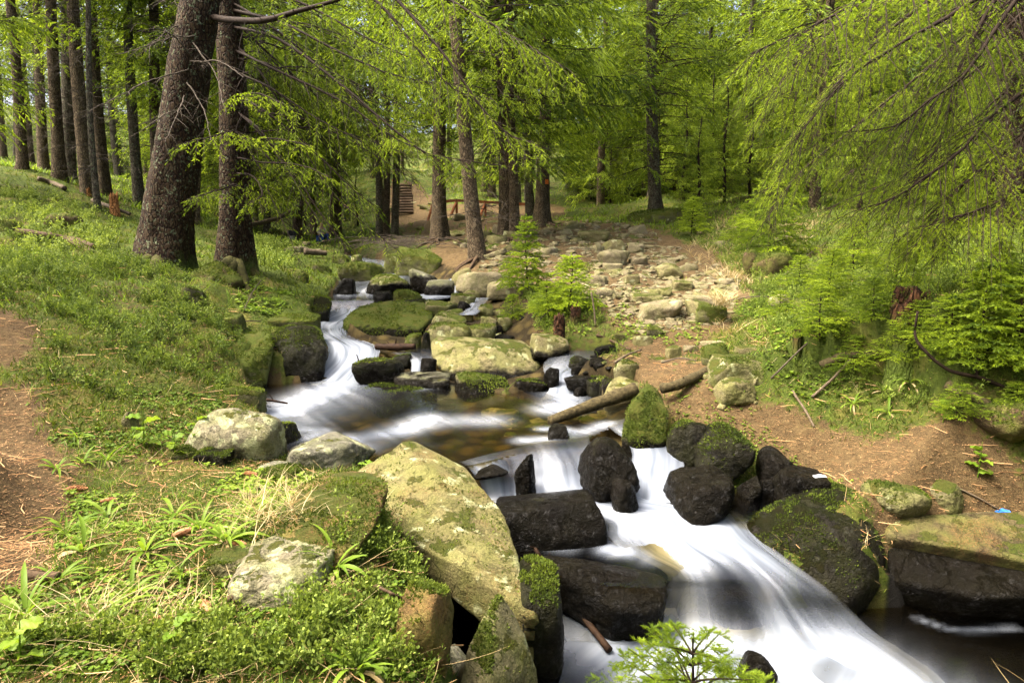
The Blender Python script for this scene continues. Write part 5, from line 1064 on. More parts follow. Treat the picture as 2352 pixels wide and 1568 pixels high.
# bright leafy low boughs in front of the second trunk
for k, pts in enumerate([[on_nb(330), at(560, 320, 11.2), at(640, 318, 10.2), at(720, 335, 9.6)], [on_nb(330), at(540, 300, 11), at(480, 315, 10.2), at(412, 332, 9.8)], [on_nb(230), at(560, 230, 11), at(600, 225, 10.3), at(650, 250, 9.8)], [on_nb(420), at(520, 430, 11.6), at(480, 440, 11), at(440, 452, 10.6)], [on_nb(360), at(600, 370, 11.2), at(680, 372, 10.4), at(740, 400, 10)], [on_nb(400), at(580, 410, 11.4), at(600, 450, 10.9), at(570, 470, 10.6)]]):
    add_branch(root2, nb_p, pts, 0.018, 0.5, 26, 0.45, 600 + k, 0.9, 0.15, shs=0.04, shl=0.08, tb=0.54)

# --- overhanging boughs on the right, hanging from a spruce that stands outside the frame
rp = np.array([8.6, 7.6, float(gz(8.6, 7.6))])
broot = bpy.data.objects.new('overhanging_spruce', None); COL.objects.link(broot); broot.location = rp; tag(broot, 'spruce whose long brown boughs hang in from the upper right', 'tree')
tp_ = np.stack([np.full(20, rp[0]), np.full(20, rp[1]), np.linspace(rp[2] - 0.3, rp[2] + 14, 20)], -1)
link('trunk', trunk_mesh(tp_, np.linspace(0.34, 0.1, 20), M_BARK_OLD, 20, 0.4, 9, origin=rp), broot)
RT = lambda z: np.array([rp[0], rp[1], z])
RB = [[RT(6.5), at(2420, -120, 7.2), at(2331, 0, 7.0), at(2270, 84, 6.9), at(2199, 182, 6.8), at(2121, 233, 6.8), at(2037, 287, 6.8), at(1899, 300, 6.8)],
      [RT(6.8), at(2380, -120, 7.4), at(2283, 0, 7.2), at(2240, 74, 7.1), at(2196, 162, 7.1), at(2172, 287, 7.1), at(2128, 371, 7.1), at(2080, 450, 7.1)],
      [RT(4.6), at(2440, 130, 7.0), at(2352, 209, 6.9), at(2263, 280, 6.8), at(2209, 344, 6.7), at(2142, 395, 6.6), at(2040, 462, 6.6), at(1960, 490, 6.6)],
      [RT(4.0), at(2440, 260, 6.6), at(2352, 317, 6.6), at(2277, 371, 6.6), at(2209, 415, 6.6), at(2158, 462, 6.6), at(2128, 529, 6.6)],
      [RT(7.0), at(2360, -80, 7.5), at(2243, 0, 7.3), at(2142, 61, 7.1), at(2040, 121, 7.0), at(1973, 159, 6.9), at(1900, 230, 6.9), at(1820, 330, 6.9)],
      [RT(7.2), at(2330, -120, 7.8), at(2180, -20, 7.6), at(2060, 60, 7.5), at(1940, 180, 7.4), at(1850, 300, 7.3), at(1790, 420, 7.3)],
      [RT(7.4), at(2300, -160, 6.6), at(2130, -60, 6.2), at(1990, 0, 6.0), at(1880, 60, 5.9), at(1740, 130, 5.8)],
      [RT(5.6), at(2400, 0, 7.7), at(2300, 110, 7.8), at(2180, 220, 7.9), at(2060, 330, 8), at(1960, 400, 8)],
      [RT(5.2), at(2420, 80, 8), at(2320, 200, 8.2), at(2200, 300, 8.3), at(2080, 400, 8.4), at(1900, 480, 8.4)],
      [RT(6.2), at(2380, -40, 8), at(2240, 60, 8.2), at(2100, 180, 8.3), at(1980, 280, 8.4), at(1840, 400, 8.5), at(1770, 500, 8.5)],
      [RT(7.6), at(2260, -150, 6.9), at(2080, -40, 6.7), at(1950, 40, 6.6), at(1850, 100, 6.6), at(1780, 200, 6.6)],
      [RT(3.6), at(2440, 380, 6.4), at(2340, 440, 6.3), at(2240, 480, 6.2), at(2120, 520, 6.2)]]
for k, pts in enumerate(RB):
    add_branch(broot, rp, pts, 0.03 if k < 6 else 0.024, 0.95, 60, 0.5, 700 + k, 0.68, 0.32, shs=0.034, shl=0.12, spread=0.5, tb=0.42 + 0.08 * (k % 3), ang=0.85)

# --- saplings
def sapling_mesh(seed, H, wid, step=0.075, sl=0.055, nn=12, nl=0.016, nw=0.0026, tb=0.6, nper=5):
    rs_ = np.random.RandomState(seed); st, f = MB(), MB(); zz = np.linspace(0, H, 10); stem = np.stack([0.02 * np.sin(zz * 3 + seed), 0.02 * np.cos(zz * 2.3), zz], -1)
    v, q = tubes(stem, np.linspace(0.012 + 0.006 * H, 0.003, 10), 6); st.add(v, None, q); h = 0.12 * H; TP, TR = [], []
    while h < H * 0.98:
        fr = h / H; n = rs_.randint(nper - 1, nper + 2); a0 = rs_.rand() * 6
        for j in range(n):
            a = a0 + j * 6.283 / n + rs_.randn() * 0.3; l = wid * (1 - fr) ** 0.85 * rs_.uniform(0.65, 1.1) + 0.05; d = np.array([math.cos(a), math.sin(a), 0])
            t = np.linspace(0, 1, 7)[:, None]; path = np.array([0, 0, h]) + d * l * t + np.array([0, 0, 1]) * l * (0.35 * t - 0.55 * t ** 2 + 0.25 * t ** 3 + fr * 0.5 * t)
            TP.append(path[::1][:7]); TR.append(np.linspace(0.005, 0.0015, 7))
            tp, tr, B, D, L = bough_parts(path, l * 0.5, max(4, int(l / 0.05)), 0.25, rs_, 0.12, step * 0.6, sl, spread=0.2)
            B = np.concatenate([B, path[1:-1]]); D = np.concatenate([D, unit(path[2:] - path[1:-1])]); L = np.concatenate([L, np.linalg.norm(path[2:] - path[1:-1], axis=1) * 1.1])
            needles(f, B, D, L, np.clip(tb + rs_.randn() * 0.12 + rs_.randn(len(B)) * 0.08, 0, 1), rs_, nn, nl, nw)
        h += H * rs_.uniform(0.045, 0.085)
    lead = np.array([[0, 0, H * 0.93], [0, 0, H * 0.97]]); needles(f, lead, np.array([[0, 0, 1.0]] * 2), np.array([H * 0.06, H * 0.05]), np.array([tb, tb]), rs_, nn * 2, nl, nw)
    v, q = tubes(np.array(TP), np.array(TR), 4); st.add(v, None, q)
    return st.mesh('stem', M_TWIG), f.mesh('needles', M_NEEDLE, smooth=False)
SAP = [sapling_mesh(80, 1.3, 0.46, 0.06, 0.075, 12, 0.026, 0.0065, 0.48), sapling_mesh(81, 1.0, 0.40, 0.055, 0.07, 12, 0.024, 0.0055, 0.62), sapling_mesh(82, 1.1, 0.55, 0.06, 0.07, 12, 0.022, 0.005, 0.45), sapling_mesh(83, 0.9, 0.5, 0.06, 0.065, 12, 0.02, 0.0045, 0.45)]
def sapling(k, u, v, vtop, label, wide=1.0, Y=None, lean=(0, 0), group='spruce saplings'):
    p = hit(u, v) if Y is None else at(u, v, Y); t = p[1] / ray(u, v)[1]; Hh = (v - vtop) * t / FPX * 1.03; o = bpy.data.objects.new('spruce_sapling', None); COL.objects.link(o); o.location = p
    tag(o, label, 'sapling', group); s = Hh / [1.3, 1.0, 1.1, 0.9][k]; o.scale = (s * wide, s * wide, s); o.rotation_euler = (lean[0], lean[1], (u * 0.7) % 6.28)
    link('stem', SAP[k][0], o); link('needles', SAP[k][1], o); return o
sapling(0, 1208, 680, 504, 'larger spruce sapling left of centre beside the pale flat slab', 0.95)
sapling(1, 1310, 715, 588, 'small bright spruce sapling on the grassy hump left of the trail', 1.25)
sapling(3, 1178, 735, 678, 'tiny dark sapling on the stones left of the bright one', 1.3)
sapling(3, 1255, 725, 650, 'low dull sapling at the left foot of the bright one', 1.4)
sapling(2, 1770, 600, 400, 'tall thin sapling growing on the root mound', 1.0)
sapling(1, 1590, 540, 455, 'small sapling at the top right of the trail', 1.2)
sapling(2, 1720, 560, 470, 'spreading sapling behind the root mound', 1.5)
sapling(2, 1905, 700, 575, 'sapling with a visible stem left of the dark stump', 1.2)
sapling(3, 2056, 690, 560, 'sapling standing right before the dark stump', 1.2)
sapling(2, 1880, 780, 660, 'feathery sapling low on the right bank', 1.3)
sapling(2, 2110, 780, 690, 'sapling with curved bare stem on the right bank', 1.6)
sapling(0, 2245, 860, 610, 'largest sapling of the dense thicket at the right edge', 1.2)
sapling(2, 2330, 840, 640, 'dark sapling cut by the right edge', 1.4)
sapling(3, 2180, 800, 680, 'sapling in front of the stump in the right thicket', 1.5)
sapling(0, 2290, 700, 560, 'sapling behind the thicket under the right-edge trunk', 1.4)
sapling(2, 2000, 740, 640, 'slim sapling between feathery one and dark stump', 1.4)
sapling(3, 2330, 960, 880, 'low drooping sapling at the right edge above the dark bank', 1.7)
sapling(2, 1960, 620, 520, 'sapling in the grass above the dark stump', 1.5)
sapling(3, 1835, 660, 590, 'sapling in the grass right of the root mound', 1.4)
sapling(2, 1960, 860, 770, 'small sapling above the light green wood-rush trio', 1.5)
sapling(3, 2060, 830, 750, 'small sapling at the end of the mossy right-bank log', 1.6)
sapling(2, 2200, 960, 880, 'small sapling over the short mossy log at right', 1.6)
sapling(3, 1790, 730, 670, 'tiny sapling left of the pale stone in the grass', 1.4)
sapling(3, 2140, 620, 540, 'sapling just above the dark stump', 1.5)
# the spruce tip reaching up from below the bottom edge: needle-fine
st_, nf_ = sapling_mesh(95, 0.85, 0.62, 0.028, 0.055, 46, 0.015, 0.0013, 0.4, 5)
tipo = bpy.data.objects.new('spruce_sapling', None); COL.objects.link(tipo); tp0 = at(1592, 1463, 2.35); tipo.location = tp0 - [0, 0, 0.85]; tag(tipo, 'fresh green spruce tip rising at the bottom edge before white water', 'sapling')
link('stem', st_, tipo); link('needles', nf_, tipo)
# ------------------------------------------------------------------ small things
def log_thing(name, pts, r0, r1, mat, label, cat, sides=9, rough=0.10, n=18, seed=1, knots=0, group=None):
    path = spline(pts, n); org = path[0].copy(); v, q = tubes(path, np.linspace(r0, r1, n), sides); c = np.repeat(path, sides, 0); d = v - c
    v = c + d * (1 + fbm(v * 9 + seed, 3) * rough * 3)[:, None]; b = MB(); k = len(v)
    b.add(np.vstack([v, path[:1], path[-1:]]), np.array([[k, (j + 1) % sides, j] for j in range(sides)] + [[k + 1, (n - 1) * sides + j, (n - 1) * sides + (j + 1) % sides] for j in range(sides)]), q)
    rs_ = np.random.RandomState(seed)
    for j in range(knots):
        i = rs_.randint(2, n - 2); dd = unit(rs_.randn(3)); dd[2] = abs(dd[2]); pp = path[i] + dd[None] * np.linspace(0, 0.06 + 0.1 * rs_.rand(), 4)[:, None]; vv, qq = tubes(pp, np.linspace(r0 * .35, r0 * .12, 4), 5); b.add(vv, None, qq)
    return link(name, b.mesh(name, mat, origin=org), None, org, label, cat, group)
M_MOSSLOG = plain('mossy_log_bark', (0.010, 0.007, 0.0035), (0.075, 0.06, 0.026), 26, 0.9, 1.0)
lz0 = lambda u, v, z: atz(u, v, z)
log_thing('fallen_log', [lz0(1262, 968, -0.31), lz0(1340, 938, -0.20), lz0(1400, 916, -0.12), lz0(1460, 896, -0.05)], 0.055, 0.085, M_MOSSLOG, 'mossy rotten log sliding into the pool left of the pointed boulder', 'log', knots=3, seed=2)
log_thing('fallen_log', [lz0(1520, 893, 0.05), lz0(1560, 882, 0.09), lz0(1600, 864, 0.14), lz0(1630, 848, 0.17)], 0.055, 0.05, M_MOSSLOG, 'dark piece of log between pointed boulder and squarish boulder', 'log', knots=2, seed=3)
log_thing('broken_log', [at(864, 796, 9.95), at(905, 797, 9.85), at(953, 796, 9.8)], 0.055, 0.05, M_ROT, 'short broken brown log jammed left of the long tan boulder', 'log', rough=0.2, knots=3, seed=4)
log_thing('driftwood', [atz(1215, 1235, -0.60), atz(1255, 1300, -0.74), atz(1320, 1390, -0.93), atz(1400, 1492, -1.03)], 0.014, 0.026, M_ROT, 'long wet brown driftwood in the run right of the slab', 'wood', seed=5, knots=2)
log_thing('stick', [hit(1370, 774) + [0, 0, .03], hit(1405, 789) + [0, 0, .04], hit(1448, 808) + [0, 0, .03]], 0.022, 0.016, M_ROOT, 'reddish barked stick lying left of the trail edge', 'stick', seed=6, knots=3)
log_thing('stick', [hit(1412, 840) + [0, 0, .04], hit(1440, 826) + [0, 0, .06], hit(1472, 812) + [0, 0, .05]], 0.018, 0.012, M_WOOD, 'short grey stick above the pale green slanted stone', 'stick', seed=7)
p_ = hit(1368, 750); log_thing('stick', [p_, p_ + [-0.02, 0.05, 0.25], p_ + [-0.06, 0.1, 0.5]], 0.014, 0.012, M_WOOD, 'upright pale stick in the grass right of the bright sapling', 'stick', seed=8)
p_ = atz(574, 914, -0.22); log_thing('stick', [p_, atz(621, 919, -0.22), atz(661, 926, -0.27)], 0.02, 0.01, M_ROT, 'brown forked branch reaching into the pool from the left bank', 'stick', seed=9, knots=2)
p_ = atz(822, 850, -0.2); log_thing('stick', [p_, p_ + [0.02, 0, 0.1], p_ + [-0.01, 0, 0.22]], 0.014, 0.006, M_ROT, 'dark snag sticking up beside the white fall', 'stick', seed=10)
log_thing('fallen_log', [hit(1885, 850) + [0, 0, .05], hit(1950, 838) + [0, 0, .10], hit(2035, 828) + [0, 0, .08]], 0.05, 0.04, M_MOSSLOG, 'mossy log lying across the right bank slope', 'log', seed=11, knots=2)
log_thing('stick', [hit(1865, 918) + [0, 0, .03], hit(1910, 888) + [0, 0, .08], hit(1952, 858) + [0, 0, .15]], 0.016, 0.012, M_WOOD, 'thin tan stick leaning up to the mossy right-bank log', 'stick', seed=12)
log_thing('fallen_log', [hit(2180, 900) + [0, 0, .05], hit(2230, 925) + [0, 0, .05], hit(2270, 945) + [0, 0, .02]], 0.05, 0.055, M_MOSSLOG, 'short mossy log on the dark bank at the right edge', 'log', seed=13)
b0 = hit(2340, 905); log_thing('bent_stem', [b0, at(2260, 870, b0[1] + .05) , at(2180, 850, b0[1] + .1), at(2125, 806, b0[1] + .15), at(2102, 770, b0[1] + .2), at(2108, 715, b0[1] + .2)], 0.020, 0.010, M_TWIG, 'bent bare brown stem curving up on the right bank', 'stem', n=26, seed=14)
log_thing('fallen_log', [hit(88, 418) + [0, 0, .1], hit(120, 428) + [0, 0, .1], hit(150, 440) + [0, 0, .1]], 0.07, 0.07, M_WOOD, 'pale fallen log on the mossy hill below the left trunks', 'log', seed=15)
log_thing('fallen_log', [hit(214, 468) + [0, 0, .1], hit(255, 484) + [0, 0, .1], hit(300, 500) + [0, 0, .1]], 0.06, 0.05, M_WOOD, 'pale thin fallen log behind the leaning old spruce', 'log', seed=16)
log_thing('root', [hit(40, 540) + [0, 0, .06], hit(110, 556) + [0, 0, .12], hit(160, 562) + [0, 0, .08], hit(210, 580)], 0.07, 0.05, M_ROOT, 'thick reddish root running over the left mossy slope', 'root', seed=17)
log_thing('root', [hit(140, 552) + [0, 0, .06], hit(180, 566) + [0, 0, .12], hit(215, 572) + [0, 0, .05]], 0.05, 0.04, M_ROOT, 'shorter reddish root just right of the thick one', 'root', seed=18)
log_thing('fallen_log', [at(560, 520, 27), at(640, 500, 29), at(690, 470, 31)], 0.10, 0.07, M_WOOD, 'pale fallen trunk leaning in the wood beyond the second old spruce', 'log', seed=19)
log_thing('fallen_log', [hit(700, 590) + [0, 0, .15], hit(750, 594) + [0, 0, .15]], 0.09, 0.07, M_WOOD, 'brown log at the head of the far rapids', 'log', seed=20)
log_thing('stick', [hit(520, 1395) + [0, 0, .03], hit(590, 1365) + [0, 0, .06], hit(650, 1348) + [0, 0, .05], hit(720, 1365) + [0, 0, .03]], 0.011, 0.007, M_ROOT, 'curved tan stick in front of the lichen-patched foreground rock', 'stick', seed=21)
log_thing('stick', [hit(860, 1365) + [0, 0, .05], hit(930, 1400) + [0, 0, .05], hit(1010, 1425) + [0, 0, .0]], 0.009, 0.005, M_ROOT, 'thin brown stick on the bank edge left of the crevice', 'stick', seed=22)
log_thing('stick', [hit(60, 1332) + [0, 0, .03], hit(135, 1338) + [0, 0, .03]], 0.026, 0.024, M_ROOT, 'short thick reddish stick in the grass at the left edge', 'stick', seed=23)
log_thing('stick', [hit(2205, 1128) + [0, 0, .02], hit(2250, 1150) + [0, 0, .02], hit(2295, 1175) + [0, 0, .02]], 0.008, 0.006, M_WOOD, 'thin tan stick pointing to the blue scrap at right', 'stick', seed=24)
log_thing('stick', [hit(1820, 905) + [0, 0, .03], hit(1850, 950) + [0, 0, .03], hit(1870, 985) + [0, 0, .02]], 0.014, 0.010, M_WOOD, 'flat pale stick on the soil right of the rounded grey boulder', 'stick', seed=25)
for k, (a, b, l) in enumerate([((1520, 842), (1600, 838), 'pale thin twig lying across the trail soil'), ((1660, 700), (1790, 690), 'long straw-like twig in the right bank grass'), ((1800, 640), (1900, 560), 'pale dead stem leaning in the right bank grass'), ((1770, 880), (1930, 740), 'long pale dead stem slanting up the right bank'), ((600, 650), (560, 720), 'grey rotten pole under the roots of the second old spruce'), ((530, 760), (600, 745), 'bundle twig behind the split boulder'), ((2100, 735), (2180, 760), 'short dead stick under the right thicket'), ((1150, 738), (1205, 718), 'pale stick over the stone pile'), ((1240, 740), (1300, 700), 'thin twig at the hump of the bright sapling'), ((2140, 470), (2020, 478), 'white dead stick in the far grass right')]):
    log_thing('stick', [hit(*a) + [0, 0, .05], hit((a[0] + b[0]) / 2, (a[1] + b[1]) / 2) + [0, 0, .09], hit(*b) + [0, 0, .05]], 0.011, 0.006, M_DEAD, l, 'stick', 5, seed=40 + k)

def stump(u, v, wpx, hpx, mat, label, seed, jag=0.35, name='stump', flare=0.5):
    p = hit(u, v) + np.array([0, 0.12 if wpx > 60 else 0, -0.25 if wpx > 60 else 0]); px = (p[1] / ray(u, v)[1]) / FPX; r = wpx * px / 2; h = hpx * px; rs_ = np.random.RandomState(seed); S, K = 22, 9; an = np.arange(S) * 2 * math.pi / S
    topj = h * (1 + jag * fbm(np.stack([np.cos(an) * 2 + seed, np.sin(an) * 2, an * 0], -1), 3) * 1.6); V = []
    for k in range(K):
        f = k / (K - 1); rr = r * (1 + flare * (1 - f) ** 3 * (1 + 0.5 * np.cos(an * 4 + seed))) * (1 - 0.12 * f) * (1 + 0.10 * fbm(np.stack([np.cos(an) * 3, np.sin(an) * 3, an * 0 + f * 3 + seed], -1), 3))
        V.append(np.stack([np.cos(an) * rr, np.sin(an) * rr, topj * f - 0.6 * (1 - f) ** 2], -1))
    V.append(V[-1] * [0.75, 0.75, 1] - [0, 0, 0.02]); V.append(V[-1] * [0.5, 0.5, 0.45]); V = np.concatenate(V); k = np.arange(K + 1)[:, None]; s_ = np.arange(S)[None]
    q = np.stack([k * S + s_, k * S + (s_ + 1) % S, (k + 1) * S + (s_ + 1) % S, (k + 1) * S + s_], -1).reshape(-1, 4)
    V = V + fbm(V / r * 3 + seed, 3)[:, None] * 0.05 * r
    b = MB(); b.add(np.vstack([V, [[0, 0, 0.1 * h]]]), np.array([[(K + 1) * S + j, (K + 1) * S + (j + 1) % S, len(V)] for j in range(S)]), q)
    return link(name, b.mesh(name, mat), None, p, label, 'stump')
M_ROTM = bark_material('rotten_mossy_stump', (0.03, 0.014, 0.007), (0.07, 0.033, 0.015), (0.13, 0.06, 0.026), 0.10, 0.2, 6.0)
M_ORANGE = bark_material('broken_orange_wood', (0.20, 0.08, 0.025), (0.36, 0.16, 0.05), (0.46, 0.24, 0.09), 0.0, 0.0, 5.0)
stump(264, 492, 21, 40, M_ORANGE, 'small broken orange stump behind the leaning old spruce', 1, 0.6)
stump(203, 450, 16, 16, M_ORANGE, 'splintered orange stub at the foot of the thick brown trunk', 2, 0.8)
stump(2110, 700, 95, 85, M_ROTM, 'dark hollow rotten stump on the right bank behind the saplings', 3, 0.35, flare=0.35)
stump(1284, 790, 30, 56, M_ROTM, 'small red rotten stump at the edge of the sapling hump', 4, 0.5)
stump(1322, 742, 26, 34, M_ROTM, 'tiny red rotten stump right under the bright sapling', 5, 0.5)
stump(1830, 790, 22, 26, M_ROTM, 'little dark broken stub on the right bank moss', 6, 0.6)
def mound(u0, v0, u1, v1, Y, mat, label, seed, name='root_mound'):
    o = rock(mat, 'round', u0, v0, u1, v1, Y, label, name, dr=0.9, bury=0.5, seed=seed); o['category'] = 'mound'; return o
ROCK['earth'] = rock_material('rooty_earth', (0.025, 0.016, 0.008), (0.05, 0.032, 0.016), (0.085, 0.055, 0.028), 0.55, 0.0)
mound(1728, 580, 1814, 632, 12.4, 'earth', 'brown mossy root mound under the tall thin sapling', 61)
mound(1705, 572, 1742, 606, 12.6, 'earth', 'round knot of roots left of the root mound', 62)
mound(50, 460, 104, 505, 15.5, 'earth', 'overturned root clump high on the left slope', 63)
mound(110, 488, 182, 534, 14.0, 'earth', 'shaggy dark root clump below the left trunks', 64)
mound(-30, 506, 46, 560, 13.0, 'mossy', 'bright moss hump at the left edge', 65)
mound(2225, 905, 2400, 985, 5.6, 'earth', 'dark mossy earth hump at the right edge below the thicket', 67)
mound(520, 880, 610, 950, 7.3, 'mossy', 'low moss cushion on the left bank at the pool', 68)
mound(430, 600, 560, 668, 11.3, 'earth', 'overhanging mossy root lump between the two old spruces', 69)
mound(1440, 478, 1570, 520, 25.5, 'mossy', 'mossy foot around the tall spruce with orange mark', 70)

# pine cones: a spindle of overlapping scales
def cone_mesh(seed, mat):
    rs_ = np.random.RandomState(seed); b = MB(); n = 90; i = np.arange(n); t = (i + 0.5) / n; a = i * 2.39996; rad = 0.019 * np.sin(np.pi * (0.08 + 0.88 * t)) ** 0.7; x = (t - 0.5) * 0.11
    core = np.linspace(-0.056, 0.056, 12); v, q = tubes(np.stack([core, core * 0, core * 0], -1), 0.015 * np.sin(np.pi * np.linspace(0.04, 0.96, 12)) ** 0.7, 10); b.add(v, None, q, 0.2)
    for k in range(n):
        c, s = math.cos(a[k]), math.sin(a[k]); o = np.array([x[k], c * rad[k] * 0.75, s * rad[k] * 0.75]); out = np.array([0.35, c, s]); w = np.array([0, -s, c]) * 0.006; tipp = np.array([x[k] + 0.011, c * rad[k] * 1.15, s * rad[k] * 1.15])
        b.add([o - w, o + w, tipp + w * 0.7 + out * 0.001, tipp + out * 0.0025, tipp - w * 0.7 + out * 0.001], [[0, 1, 2], [0, 2, 3], [0, 3, 4]], None, rs_.uniform(0.3, 0.9))
    return b.mesh('pine_cone', mat)
M_CONE = leaf_material('cone_scales', [(0.0, (0.09, 0.035, 0.015)), (0.5, (0.24, 0.10, 0.04)), (1.0, (0.42, 0.21, 0.09))], 0.02, 0.55)
CM = cone_mesh(1, M_CONE)
for u, v, a, sc, lab in [(474, 1405, 2.2, 1.1, 'orange-brown spruce cone lying clear in the foreground grass'), (248, 1156, 0.7, 0.8, 'small dark cone seen end-on near the left bare soil'), (175, 1129, 0.25, 1.1, 'long brown cone at the border of the left bare soil'), (418, 1232, 1.0, 1.0, 'dark open cone hidden under grass blades left of the lichen rock'), (572, 1094, 0.1, 0.9, 'cone among the round leaves near the waterline'), (553, 1258, 2.7, 0.8, 'cone at the upper left corner of the lichen-patched rock'), (355, 1433, 0.9, 0.6, 'small reddish cone scrap below the clear-lying cone')]:
    p = hit(u, v); o = link('pine_cone', CM, None, p + [0, 0, 0.022], lab, 'cone', 'spruce cones on the ground'); o.rotation_euler = (0.4, 0.08, a); o.scale = (sc, sc, sc)

# railing and log steps on the far trail
def bar(root, name, a, b, w, h, mat, org):
    d = unit(b - a); s = unit(np.cross(d, [0, 0, 1.0])) * w / 2; u_ = unit(np.cross(s, d)) * h / 2; V = [a - s - u_, a + s - u_, a + s + u_, a - s + u_, b - s - u_, b + s - u_, b + s + u_, b - s + u_]
    m = MB(); m.add(V, None, [[0, 1, 2, 3], [7, 6, 5, 4], [0, 4, 5, 1], [1, 5, 6, 2], [2, 6, 7, 3], [3, 7, 4, 0]]); return link(name, m.mesh(name, mat, smooth=False, origin=org), root)
g2 = hit(1114, 497); YR = g2[1]
rail = bpy.data.objects.new('wooden_railing', None); COL.objects.link(rail); rail.location = g2; tag(rail, 'red-stained wooden railing crossing behind the trunks on the far trail', 'railing')
rp_ = [at(1000, 466, YR + 1), at(1030, 462, YR + .5), at(1048, 460, YR), at(1114, 464, YR), at(1170, 467, YR), at(1236, 471, YR)]
for a, b in zip(rp_[:-1], rp_[1:]): bar(rail, 'rail', a, b, 0.09, 0.13, M_RAIL, g2)
for u, vt, vb, ub, vbb in [(1049, 461, 489, 1036, 489), (1115, 464, 498, 1100, 500), (995, 467, 496, 982, 504)]:
    bar(rail, 'post', at(u, vt, YR), down(at(u, vb, YR), 0.3), 0.11, 0.11, M_RAIL, g2); bar(rail, 'brace', at(u - 1, vt + 4, YR - 0.1), down(at(ub, vbb, YR - 0.6), 0.1), 0.09, 0.09, M_RAIL, g2)
bar(rail, 'post', at(1230, 471, YR), down(at(1230, 498, YR), 0.3), 0.11, 0.11, M_RAIL, g2)
g3 = hit(900, 500); srail = bpy.data.objects.new('stair_railing', None); COL.objects.link(srail); srail.location = g3; tag(srail, 'red wooden handrail climbing beside the far log steps', 'railing')
sp_ = [at(893, 496, YR + 2), at(893, 474, YR + 2), at(886, 462, YR + 5), at(892, 452, YR + 8)]
for a, b in zip(sp_[:-1], sp_[1:]): bar(srail, 'rail', a, b, 0.1, 0.12, M_RAIL, g3)
sp_ = [at(904, 444, YR + 10), at(913, 431, YR + 12), at(911, 420, YR + 14), at(902, 413, YR + 16)]
for a, b in zip(sp_[:-1], sp_[1:]): bar(srail, 'rail', a, b, 0.11, 0.13, M_RAIL, g3)
for u, v, dY in [(886, 466, 5), (911, 434, 12), (893, 478, 2), (903, 446, 10), (905, 416, 15)]: bar(srail, 'post', at(u, v, YR + dY), down(at(u, v + 16, YR + dY), 0.4), 0.11, 0.11, M_RAIL, g3)
g4 = hit(925, 490); steps = bpy.data.objects.new('log_steps', None); COL.objects.link(steps); steps.location = g4; tag(steps, 'flight of rough log steps on the far trail beside the handrail', 'steps')
for k in range(11):
    v = 492 - k * 6.2; a = hit(903 + k * 0.7, v); b = hit(950 - k * 0.5, v - 1.5); m = MB(); pth = spline([a + [0, 0, .1], (a + b) / 2 + [0, 0, .12], b + [0, 0, .1]], 6); vv, qq = tubes(pth, np.full(6, 0.10), 7); m.add(vv + fbm(vv * 5, 2)[:, None] * 0.02, None, qq); link('step', m.mesh('step', M_ROOT, origin=g4), steps)
# orange paint marks on two trunks belong to their trees
for (rt, pp, rr, v) in [(c6, c6p, c6r, 418)]:
    m = MB(); an = np.linspace(-0.25, 0.25, 6) - 1.1; zc = at(1254, v, pp[1])[2] - pp[2]; V = np.concatenate([np.stack([np.cos(an) * rr * 1.16, np.sin(an) * rr * 1.16, np.full(6, zc + dz)], -1) for dz in (-0.09, 0.07)]); m.add(V, None, [[j, j + 1, j + 7, j + 6] for j in range(5)]); link('paint_mark', m.mesh('paint_mark', plain('orange_paint', (0.6, 0.13, 0.02), (0.7, 0.2, 0.03))), rt)
# exposed roots of the trees on the brown bank
rs = np.random.RandomState(31)
for rt, pp, n in [(c2, c2p, 7), (c3, c3p, 10), (c4, c4p, 9), (c6, c6p, 6)]:
    for k in range(n):
        a = rs.uniform(-2.9, 0.3); l = rs.uniform(0.9, 2.6); pts = []
        for s in np.linspace(0, 1, 7):
            x = pp[0] + math.cos(a) * l * s + rs.randn() * 0.08 * s; y = pp[1] + math.sin(a) * l * s * 0.9 + rs.randn() * 0.08 * s; pts.append([x, y, float(gz(x, y)) + 0.03 + 0.10 * (1 - s) ** 3 - 0.05 * s])
        m = MB(); vv, qq = tubes(spline(pts, 16), np.linspace(0.05, 0.012, 16), 6); m.add(vv, None, qq); link('root', m.mesh('root', M_ROOT, origin=pp), rt)
# brush pile
g5 = hit(950, 572); P, Rr = [], []
for k in range(80):
    a = rs.uniform(2.2, 3.9) if rs.rand() < 0.6 else rs.uniform(-0.8, 0.6); l = rs.uniform(0.8, 2.6); o_ = g5 + [rs.uniform(-1.1, 1.0), rs.uniform(-0.8, 1.8), rs.uniform(0.0, 0.35)]; t = np.linspace(0, 1, 6)[:, None]; d = np.array([math.cos(a), rs.uniform(-.5, .5), rs.uniform(-0.1, 0.35)]); P.append(o_ + d * l * t - np.array([0, 0, 1]) * l * 0.32 * t ** 2); Rr.append(np.linspace(0.010, 0.003, 6))
m = MB(); vv, qq = tubes(np.array(P), np.array(Rr), 4); m.add(vv, None, qq); link('brush_pile', m.mesh('brush_pile', M_DEAD, origin=g5), None, g5, 'heap of dead grey branches above the far rapids', 'brush')
